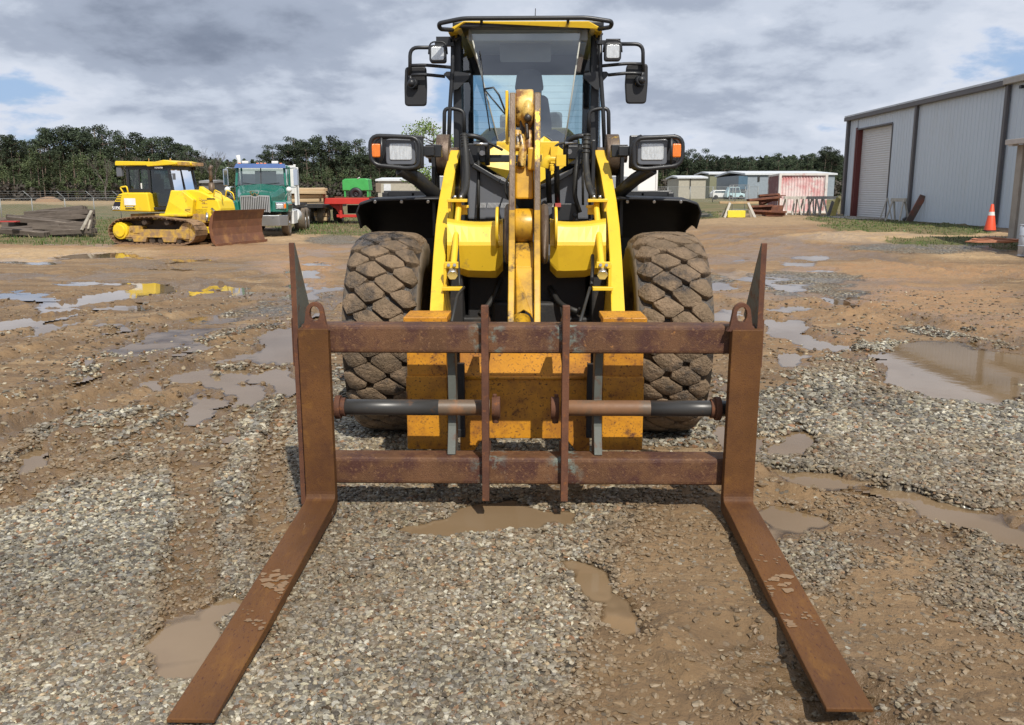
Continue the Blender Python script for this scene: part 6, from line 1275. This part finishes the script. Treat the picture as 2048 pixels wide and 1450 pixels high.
# trestle with yellow box, rusty scrap, wire rack, wire heap
Yb = 47; g_ = lambda px, Y: Vector((W(px, 420, Y).x, Y, bhz(W(px, 420, Y).x, Y)))
a, b = g_(1442, Yb), g_(1512, Yb); zt = Z(405, Yb)
t = thing('trestle', tuple((a + b) / 2), 'pale wooden trestle with a long beam over the yellow box', 'trestle'); OT = t.location.copy()
m = MB(OT); m.box(((a.x + b.x) / 2, Yb, zt), (b.x - a.x + .2, .16, .12)); m.build('beam', M['timber'], t, bevel=.01)
for p, s in ((a, 1), (b, -1)):
    for sy in (-1, 1): m = MB(OT); m.bar((p.x + s * .45, Yb + sy * .05, zt), (p.x + s * .12, Yb + sy * .4, p.z), .12, .05, up=(0, 1, 0)); m.build('leg', M['sawwood'], t)
m = MB(); c = g_(1471, Yb - .1); m.box(c + Vector((0, 0, .19)), (.92, .6, .36)); solo(m, 'yellow_box', mat('box_yellow', (.80, .66, .05), .5), 'plain yellow box on the ground under the wooden trestle', 'box', bevel=.02)
rs = random.Random(8); M['scrap'] = mat('scrap_rust', (.14, .055, .035), .8, over=[((.28, .11, .05), 2, .5, .65, .8)])
for k, (p, q, w, lab) in enumerate([((1496, 400, 49), (1560, 394, 49.5), .35, 'long rusty steel beam across the top of the scrap heap'), ((1518, 391, 50), (1558, 388, 50), .25, 'short rusty channel tipped up on the scrap heap'), ((1500, 413, 49), (1545, 411, 49), .4, 'low rusty plate lying on the left of the scrap heap'), ((1505, 421, 48.6), (1572, 424, 48.6), .3, 'rusty beam on the ground in front of the scrap heap'), ((1520, 406, 50), (1546, 395, 50.3), .3, 'rusty bar slanting up through the scrap heap')]):
    m = MB(); m.bar(W(*p), W(*q), w, .10); m.bar(W(*p) + Vector((0, w / 2, -.1)), W(*q) + Vector((0, w / 2, -.1)), .04, .22); solo(m, 'scrap_steel', 'scrap', lab, 'scrap steel', 'rusty steel left of the red container')
c = g_(1545, 49.5); m = MB(); m.box(c + Vector((0, 0, .30)), (.95, .8, .60)); m.box(c + Vector((-.1, -.42, .35)), (.5, .05, .4)); solo(m, 'rusty_box', M['scrap'], 'square rusty steel bin in the scrap left of the red container', 'steel bin', bevel=.02)
c = g_(1548, 50.5); m = MB(); m.box((c.x + .25, 50.5, Z(406, 50.5)), (.08, .08, 1.0)); m.box((c.x + .1, 50.5, Z(391, 50.5)), (.9, .5, .05)); solo(m, 'rusty_stand', M['scrap'], 'rusty steel stand with a flat top behind the square rusty bin', 'stand')
Yr = 56; t = thing('wire_rack', tuple(g_(1480, Yr)), 'open galvanised wire rack standing beyond the wooden trestle', 'rack'); OT = t.location.copy(); M['galv'] = mat('galvanised', (.26, .27, .27), .6, .2)
xa_, xb_ = W(1465, 400, Yr).x, W(1497, 400, Yr).x; za, zb_ = bhz(xa_, Yr), Z(370, Yr)
for x in (xa_, xb_):
    for y in (0, .9): m = MB(OT); m.cyl((x, Yr + y, za), (x, Yr + y, zb_), .022, 6); m.build('post', M['galv'], t)
for z in np.linspace(za + .25, zb_, 5): m = MB(OT); m.box(((xa_ + xb_) / 2, Yr, z), (xb_ - xa_, .03, .03)); m.box(((xa_ + xb_) / 2, Yr + .9, z), (xb_ - xa_, .03, .03)); m.box((xb_, Yr + .45, z), (.03, .9, .03)); m.build('rail', M['galv'], t)
m = MB(); 
for k in range(26):
    c = g_(1396, 46) + Vector((rs.uniform(-.7, .7), rs.uniform(-.3, .3), .03)); h = .42 * (1 - abs(c.x - g_(1396, 46).x) / .9)
    m.tube([c + Vector((rs.uniform(-.35, .35), rs.uniform(-.3, .3), max(0, h * rs.random()))) for _ in range(6)], .012, 4)
solo(m, 'wire_heap', mat('dark_wire', (.10, .12, .11), .6), 'tangled heap of dark wire on the grass beyond the right fender', 'wire heap')
for k, (p, q, lab) in enumerate([((1366, 421, 46), (1388, 416, 46), 'pale pipe end poking from the left of the wire heap'), ((1372, 428, 45), (1400, 427, 45), 'reddish board lying in front of the wire heap'), ((1395, 429, 44.6), (1416, 428, 44.6), 'dark offcut lying right of the reddish board')]):
    m = MB(); m.bar(W(*p), W(*q), .10, .06); solo(m, 'offcut', ('white', 'scrap', 'greywood')[k], lab, 'offcut')
# ---------------- fences ----------------
def mesh_mat():
    m = bpy.data.materials.new('chain_link'); m.use_nodes = True; nt = m.node_tree; N = nt.nodes; L = nt.links; N.clear()
    tc = N.new('ShaderNodeTexCoord'); mp = N.new('ShaderNodeMapping'); mp.inputs['Rotation'].default_value = (0, R(45), 0); L.new(tc.outputs['Object'], mp.inputs[0])
    s = N.new('ShaderNodeSeparateXYZ'); L.new(mp.outputs[0], s.inputs[0]); fs = []
    for c in (s.outputs[0], s.outputs[2]):
        a = N.new('ShaderNodeMath'); a.operation = 'MULTIPLY'; a.inputs[1].default_value = 14; L.new(c, a.inputs[0]); f = N.new('ShaderNodeMath'); f.operation = 'FRACT'; L.new(a.outputs[0], f.inputs[0])
        l = N.new('ShaderNodeMath'); l.operation = 'LESS_THAN'; l.inputs[1].default_value = .07; L.new(f.outputs[0], l.inputs[0]); fs.append(l.outputs[0])
    mx = N.new('ShaderNodeMath'); mx.operation = 'MAXIMUM'; L.new(fs[0], mx.inputs[0]); L.new(fs[1], mx.inputs[1])
    t = N.new('ShaderNodeBsdfTransparent'); b = N.new('ShaderNodeBsdfPrincipled'); b.inputs['Base Color'].default_value = (.35, .36, .36, 1); b.inputs['Metallic'].default_value = .4; b.inputs['Roughness'].default_value = .5
    x = N.new('ShaderNodeMixShader'); o = N.new('ShaderNodeOutputMaterial'); L.new(mx.outputs[0], x.inputs[0]); L.new(t.outputs[0], x.inputs[1]); L.new(b.outputs[0], x.inputs[2]); L.new(x.outputs[0], o.inputs[0]); return m
M['link'] = mesh_mat()
def fence(name, pts, h, lab, arms=True, r=.028):
    P0 = Vector((pts[0][0], pts[0][1], bhz(*pts[0]))); t = thing(name, tuple(P0), lab, 'fence')
    top = []
    for x, y in pts:
        z = bhz(x, y); m = MB(P0); m.cyl((x, y, z), (x, y, z + h), r, 8)
        if arms: m.tube([(x, y, z + h), (x - .42, y - .1, z + h + .42)], r * .7, 6)
        m.build('post', M['galv'], t); top.append(Vector((x, y, z + h - .02)))
    m = MB(P0); m.tube(top, .022, 6); m.build('top_rail', M['galv'], t)
    m = MB(P0)
    for a, b in zip(top[:-1], top[1:]): m._a([a, b, b + Vector((0, 0, -h + .05)), a + Vector((0, 0, -h + .05))], [(0, 1, 2, 3)])
    m.build('chain_link', M['link'], t)
    if arms:
        for k in (.14, .28, .42): m = MB(P0); m.tube([p + Vector((-k, -.1 * k / .42, k)) for p in top], .006, 4); m.build('barbed_wire', M['galv'], t)
lp = [(W(px, 400, Y).x, Y) for px, Y in ((-170, 48), (-60, 50), (0, 51.5), (63, 53.5), (129, 55.5), (187, 57), (240, 58.5), (300, 60), (365, 62), (430, 64), (500, 66))]
fence('chain_link_fence', lp, 1.42, 'chain link fence with slanted barbed arms behind the old timber pile at left')
rp = [(W(px, 400, 100).x, 100) for px in range(1290, 1560, 45)]
fence('chain_link_fence', rp, 1.75, 'thin chain link fence across the field between loader and red container', arms=False, r=.05)
# dirt mounds beyond the left fence
def mound(px, py, Y, w, h, lab, col):
    c = W(px, py, Y); z = bhz(c.x, Y); rows = []
    for i in range(13):
        row = []
        for j in range(21):
            u, v = j / 10 - 1, i / 6 - 1; q = max(0, 1 - u * u - v * v) ** .8; row.append((c.x + u * w, Y + v * w * .7, z - .1 + q * h * (1 + .35 * (vnoise(np.array([u * 3 + px]), np.array([v * 3.]))[0] - .5))))
        rows.append(row)
    m = MB(); m.grid(rows, True); solo(m, 'dirt_mound', mat('mound_dirt', col, .9, bump=.4, bscale=3), lab, 'dirt mound')
mound(96, 398, 140, 2.2, .95, 'wide tan dirt mound beyond the left fence', (.26, .16, .09)); mound(148, 390, 165, 1.5, 1.8, 'darker brown dirt mound right of the tan one beyond the left fence', (.12, .075, .05))
# ---------------- far buildings ----------------
def bldg(px0, px1, pt, pb, Y, dep, wall, roof, lab, skew=0.0, gable=True, extras=()):
    a, b = W(px0, pb, Y), W(px1, pb, Y); z0 = bhz(a.x, Y) - .2; z1 = Z(pt, Y); t = thing('metal_building', ((a.x + b.x) / 2, Y, z0), lab, 'building', 'metal buildings beyond the field'); O = t.location.copy()
    m = MB(O); m.prism([(a.x, Y, z0), (b.x, Y, z0), (b.x, Y, z1), (a.x, Y, z1)], (0, dep, 0)); w_ = m.build('wall', wall, t)
    m = MB(O); m.prism([(a.x - .3, Y - .3, z1), (a.x - .3, Y + dep / 2, z1 + dep * .025), (a.x - .3, Y + dep + .3, z1), (a.x - .3, Y + dep + .3, z1 + .25), (a.x - .3, Y + dep / 2, z1 + dep * .025 + .3), (a.x - .3, Y - .3, z1 + .25)], (b.x - a.x + .6, 0, 0)); m.build('roof', roof, t)
    for e in extras:
        q0, q1, e0, e1, mt, nm = e; m = MB(O); xa, xb = W(q0, pb, Y).x, W(q1, pb, Y).x; m.box(((xa + xb) / 2, Y - .06, (Z(e0, Y) + Z(e1, Y)) / 2), (xb - xa, .1, Z(e0, Y) - Z(e1, Y))); m.build(nm, mt, t)
    return t
W1 = mat('bld_tan', (.40, .37, .30), .6); W2 = mat('bld_olive', (.22, .22, .14), .6); W3 = mat('bld_blue', (.26, .30, .34), .5); W4 = mat('bld_pale', (.62, .64, .66), .5); DK = mat('opening_dark', (.03, .028, .026), .8)
M['cab_w'] = W4
bldg(1357, 1411, 357, 379, 150, 12, W1, W4, 'low cream metal building farthest left beyond the right field', extras=[(1379, 1381, 357, 378, DK, 'wall_joint')])
bldg(1419, 1480, 349, 372, 165, 14, W2, W4, 'olive open-fronted shed between the cream and blue-grey buildings', extras=[(1434, 1478, 351, 370, DK, 'bay_shade_panel')])  # dark panel on the wall stands for the shade inside the bay
bldg(1492, 1668, 350, 379, 140, 22, W3, W4, 'long blue-grey metal building behind the red container', extras=[(1514, 1518, 353, 363, DK, 'window'), (1476, 1494, 352, 378, mat('bld_deep_blue', (.07, .13, .19), .5), 'annex_wall')])
bldg(756, 850, 362, 384, 130, 12, W1, W4, 'low tan metal building with a pale door behind the left headlamp', extras=[(768, 782, 368, 382, W4, 'door'), (752, 762, 366, 384, mat('bld_wood', (.2, .16, .12), .8), 'wooden_bay')])
bldg(405, 425, 366, 376, 110, 5, mat('bld_grey', (.16, .15, .14), .7), mat('bld_grey_roof', (.25, .25, .25), .6), 'small dark shed low between the bulldozer and the truck')
def far_car(px, py, Y, mt, lab, L_=4.6, h=1.5):
    c = W(px, py, Y); t = thing('parked_car', (c.x, Y, bhz(c.x, Y)), lab, 'car', 'vehicles parked beyond the field')
    m = MB(); m.prism([(-L_ / 2, -.9, .3), (L_ / 2, -.9, .3), (L_ / 2, -.9, .85), (L_ * .28, -.9, .95), (L_ * .18, -.9, h), (-L_ * .35, -.9, h), (-L_ / 2, -.9, .95)], (0, 1.8, 0)); m.build('body', mt, t, bevel=.08)
    m = MB(); m.prism([(-L_ * .38, -.92, 1.0), (L_ * .24, -.92, 1.0), (L_ * .16, -.92, h - .12), (-L_ * .33, -.92, h - .12)], (0, 1.84, 0)); m.build('window', M['tglass'], t)
    for x in (-L_ * .3, L_ * .3): m = MB(); m.cyl((x, -.95, .33), (x, .95, .33), .33, 14); m.build('wheel', M['black_plastic'], t)
far_car(1470, 371, 135, mat('van_paint', (.45, .62, .66), .4), 'pale blue-green van parked before the open shed', 2.7, 1.9); far_car(1442, 371, 137, M['white'], 'white car parked left of the pale van', 3.0, 1.4); far_car(808, 384, 110, mat('car_silver', (.6, .62, .65), .3), 'silver car parked by the tan building behind the left headlamp')
# ---------------- trees ----------------
M['bark'] = mat('bark', (.15, .115, .09), .9, bump=.3, bscale=6)
M['bare'] = mat('bare_twigs', (.11, .095, .085), .9)
def leaf_mat(name, c1, c2):
    m = bpy.data.materials.new(name); m.use_nodes = True; nt = m.node_tree; N = nt.nodes; L = nt.links; b = N['Principled BSDF']; b.inputs['Roughness'].default_value = .75; b.inputs['Specular IOR Level'].default_value = .25
    tc = N.new('ShaderNodeTexCoord'); n = N.new('ShaderNodeTexNoise'); n.inputs['Scale'].default_value = .8; n.inputs['Detail'].default_value = 4; oi = N.new('ShaderNodeObjectInfo')
    L.new(tc.outputs['Object'], n.inputs[0]); r = N.new('ShaderNodeMapRange'); r.inputs[1].default_value = .35; r.inputs[2].default_value = .65; L.new(n.outputs[0], r.inputs[0])
    x = N.new('ShaderNodeMix'); x.data_type = 'RGBA'; x.inputs[6].default_value = (*c1, 1); x.inputs[7].default_value = (*c2, 1); L.new(r.outputs[0], x.inputs[0])
    v = N.new('ShaderNodeVectorMath'); v.operation = 'SCALE'; rr = N.new('ShaderNodeMapRange'); rr.inputs[3].default_value = .6; rr.inputs[4].default_value = 1.6; L.new(oi.outputs['Random'], rr.inputs[0]); L.new(x.outputs[2], v.inputs[0]); L.new(rr.outputs[0], v.inputs['Scale'])
    L.new(v.outputs[0], b.inputs['Base Color']); return m
M['pine'] = leaf_mat('pine_needles', (.022, .034, .022), (.055, .072, .038)); M['under'] = leaf_mat('young_pine', (.040, .058, .026), (.085, .105, .046)); M['lightpine'] = leaf_mat('light_pine', (.10, .17, .035), (.20, .27, .07)); M['grey_brush'] = leaf_mat('bare_brush', (.065, .056, .046), (.11, .095, .08))
def leaves(cl, n, s, rs, flat=.6):
    """leaf-sized faces spread through a list of clumps (c, r): returns verts, faces"""
    V = []; per = np.array([r ** 2 for c, r in cl]); per = (per / per.sum() * n).astype(int) + 1
    for (c, r), k in zip(cl, per):
        d = rs.randn(k, 3); d /= np.linalg.norm(d, axis=1)[:, None]; rad = r * rs.rand(k, 1) ** .45; p = np.array(c) + d * rad * np.array([1, 1, flat])
        u = rs.randn(k, 3); u /= np.linalg.norm(u, axis=1)[:, None]; w = np.cross(u, rs.randn(k, 3)); w /= np.linalg.norm(w, axis=1)[:, None]; ss_ = s * (.6 + .8 * rs.rand(k, 1))
        V.append(np.stack([p - u * ss_, p + w * ss_ * .7, p + u * ss_ * .9, p - w * ss_ * .6], 1))
    V = np.concatenate(V).reshape(-1, 3); F = np.arange(len(V)).reshape(-1, 4); return V, F
def np_mesh(name, V, F, mt):
    me = bpy.data.meshes.new(name); me.vertices.add(len(V)); me.vertices.foreach_set('co', V.astype(np.float32).ravel()); k = F.shape[1]
    me.loops.add(F.size); me.loops.foreach_set('vertex_index', F.astype(np.int32).ravel()); me.polygons.add(len(F)); me.polygons.foreach_set('loop_start', np.arange(0, F.size, k, dtype=np.int32)); me.update(calc_edges=True); me.materials.append(mt)
    o = bpy.data.objects.new(name, me); COL.objects.link(o); return o
def pine(seed, H, kind, leafn=2400):
    rs = np.random.RandomState(seed); t = thing('pine_tree', (0, 0, 0), 'x', 'tree'); cl = []
    lean = (rs.rand(2) - .5) * .06 * H; at = lambda z: np.array([lean[0] * (z / H) ** 2, lean[1] * (z / H) ** 2, z])
    m = MB(); m.tube([at(z) for z in np.linspace(-.5, H * .96, 7)], [H * .014 * (1 - .8 * k / 6) for k in range(7)], 6)
    if kind == 'tall':                       # long bare trunk, flat-topped broken crown
        for k in range(18):
            z = H * (.48 + .50 * rs.rand() ** .8); f = 1 - abs((z / H - .72) / .34) ** 2; R_ = H * (.05 + .13 * max(0, f)) * rs.rand() ** .4; a = rs.rand() * 6.28
            c = at(z) + np.array([math.cos(a) * R_, math.sin(a) * R_, 0]); cl.append((c, H * (.050 + .055 * rs.rand()))); m.tube([at(z - R_ * .4), c], [H * .004, H * .0015], 4)
        cl.append((at(H * .97), H * .05)); fl = .62; s = H * .011
    elif kind == 'young':                    # full conical crown to the ground
        for k in range(26):
            z = H * (.10 + .86 * rs.rand()); R_ = H * .26 * (1 - z / H) ** .7 * rs.rand() ** .4; a = rs.rand() * 6.28; cl.append((at(z) + np.array([math.cos(a) * R_, math.sin(a) * R_, 0]), H * (.05 + .05 * rs.rand())))
        cl.append((at(H * .97), H * .03)); fl = .8; s = H * .014
    else:
        for k in range(34):
            z = H * (.25 + .70 * rs.rand()); f = max(.1, 1 - ((z / H - .62) / .42) ** 2); R_ = H * .30 * f * rs.rand() ** .45; a = rs.rand() * 6.28; cl.append((at(z) + np.array([math.cos(a) * R_, math.sin(a) * R_, 0]), H * (.06 + .06 * rs.rand()))); m.tube([at(max(.1, z - R_ * .6)), cl[-1][0]], [H * .006, H * .002], 4)
        fl = .85; s = H * .010
    V, F = leaves(cl, leafn, s, rs, fl); cr = np_mesh('crown', V, F, M['pine' if kind == 'tall' else 'under' if kind == 'young' else 'lightpine']); cr.parent = t; m.build('trunk', M['bark'], t); return t
def bare_tree(seed, H):
    rs = random.Random(seed); t = thing('bare_tree', (0, 0, 0), 'x', 'tree'); tr_ = MB(); br = MB()
    def grow(p, d, L_, r, lev):
        q = p + d * L_; (tr_ if lev == 0 else br).tube([p, (p + q) / 2 + Vector((rs.uniform(-1, 1), rs.uniform(-1, 1), 0)) * L_ * .05, q], [r, r * .8, r * .55], 5 if lev < 2 else 3)
        if lev < 5:
            for k in range(3 if lev < 4 else 4):
                nd = (d + Vector((rs.uniform(-1, 1), rs.uniform(-1, 1), rs.uniform(-.1, .7))) * .62).normalized(); grow(q if k else p.lerp(q, .7), nd, L_ * rs.uniform(.55, .78), r * .55, lev + 1)
    grow(Vector((0, 0, -.3)), Vector((rs.uniform(-.05, .05), 0, 1)), H * .30, H * .018, 0); tr_.build('trunk', M['bare'], t); br.build('crown', M['bare'], t); return t
def label_tree(o, lab, grp): o['label'] = lab; o['group'] = grp; return o
TP = [pine(i, 20, 'tall') for i in range(6)]; YP_ = [pine(20 + i, 10, 'young', 1300) for i in range(3)]; used = set()
def put(proto, x, y, sc, rz, lab, grp, sxy=1.0):
    o = proto if proto.name not in used else copy_tree(proto)
    used.add(proto.name); o.location = (x, y, bhz(x, y) - .1); o.rotation_euler = (0, 0, rz); o.scale = (sc * sxy, sc * sxy, sc); return label_tree(o, lab, grp)
rs = random.Random(12)
def line(xs, tops, Y, n, lab, grp, kind, j=6, sxy=1.0, wob=10):
    for i in range(n):
        px = xs[0] + (xs[-1] - xs[0]) * (i + .5 + rs.uniform(-.4, .4)) / n; py = np.interp(px, xs, tops) + rs.uniform(-.1, 1) * wob; y = Y + rs.uniform(-j, j)
        p = W(px, py, y); H = p.z - bhz(p.x, y); P_ = rs.choice(TP if kind == 'tall' else YP_); put(P_, p.x, y, H / (20 if kind == 'tall' else 10), rs.uniform(0, 6.28), lab, grp, sxy)
line([-30, 0, 40, 110, 150, 200, 250, 330, 400], [262, 260, 270, 252, 250, 250, 262, 268, 292], 190, 30, 'tall dark pine in the high tree line behind the bulldozer', 'tall pines at left', 'tall', sxy=1.15, wob=16)
line([-30, 100, 300, 430], [300, 290, 305, 318], 165, 30, 'young bushy pine low in front of the tall pines at left', 'young pines at left', 'young', sxy=1.25, wob=40)
line([400, 470, 530], [322, 326, 318], 170, 12, 'small pointed pine above the green truck', 'small pines above the truck', 'young', wob=8)
line([525, 560, 610, 650, 700, 745, 800], [300, 280, 270, 268, 275, 290, 300], 190, 20, 'tall dark pine in the clump between green truck and loader', 'tall pines in the middle', 'tall', sxy=1.15, wob=14)
line([520, 640, 760], [330, 318, 325], 165, 16, 'young bushy pine low between the green truck and the loader', 'young pines in the middle', 'young', sxy=1.25, wob=25)
line([1225, 1300, 1370, 1450, 1530, 1600, 1640, 1680], [292, 296, 294, 304, 306, 303, 297, 292], 245, 52, 'dark pine in the long tree line left of the warehouse', 'pines at right', 'tall', j=10, sxy=1.1, wob=22)
line([1225, 1450, 1680], [335, 338, 335], 225, 26, 'young pine low in the tree line left of the warehouse', 'young pines at right', 'young', sxy=1.6, wob=10)
BT = [bare_tree(i, 14) for i in range(3)]
for i, (px, py, Y, lab) in enumerate([(422, 283, 160, 'tallest bare tree standing clear between the bulldozer and truck'), (470, 300, 168, 'smaller bare tree above the left of the truck cab'), (345, 290, 165, 'bare grey tree in front of the tall pines above the bulldozer cab'), (205, 300, 158, 'pale bare tree against the pines left of the bulldozer'), (262, 290, 160, 'brownish bare tree against the pines just left of the bulldozer'), (392, 300, 170, 'slender bare tree right of the bulldozer cab')]):
    p = W(px, py, Y); put(BT[i % 3], p.x, Y, (p.z - .2) / 13, rs.uniform(0, 6), lab, 'bare trees')
bp = pine(77, 8, 'bushy', 4200); p = W(862, 247, 62); bp.location = (p.x, 62, .1); bp.scale = (1.0, 1.0, (p.z) / 7.9); bp['label'] = 'light green bushy pine rising behind the left of the loader cab'; bp.name = 'bushy_pine'
# the wood behind and between them reads as one dark mass
def wood(pxs, tops, Y, n, s, name, lab, mt, base=.0, cr=1.6, dz_=None):
    r = np.random.RandomState(int(Y) + len(pxs)); cl = []
    for k in range(n):
        px = pxs[0] + (pxs[-1] - pxs[0]) * r.rand(); top = Z(np.interp(px, pxs, tops), Y) ; y = Y + r.rand() * 16; x = W(px, 300, y).x; z = bhz(x, y) + base + (top - base) * r.rand() ** .8; cl.append(((x, y, z), cr * (.7 + .6 * r.rand())))
    V, F = leaves(cl, n * 26, s, r, .8); o = np_mesh(name, V, F, M[mt]); return tag(o, lab, 'woodland', kind='stuff')
wood([-60, 400, 540, 800], [305, 325, 335, 320], 205, 1500, .55, 'woodland', 'dense dark woodland filling the gaps between the pines at left', 'pine', cr=1.9)
wood([1200, 1690], [328, 326], 262, 1100, .62, 'woodland', 'dense dark woodland filling the tree line at right', 'pine', cr=2.2)
wood([-60, 540, 800], [375, 372, 372], 160, 500, .35, 'brushwood', 'grey-brown brush along the foot of the left tree line', 'grey_brush', cr=1.0)
wood([1330, 1680], [368, 366], 190, 320, .35, 'brushwood', 'grey-brown brush along the foot of the right tree line', 'grey_brush', cr=1.1)
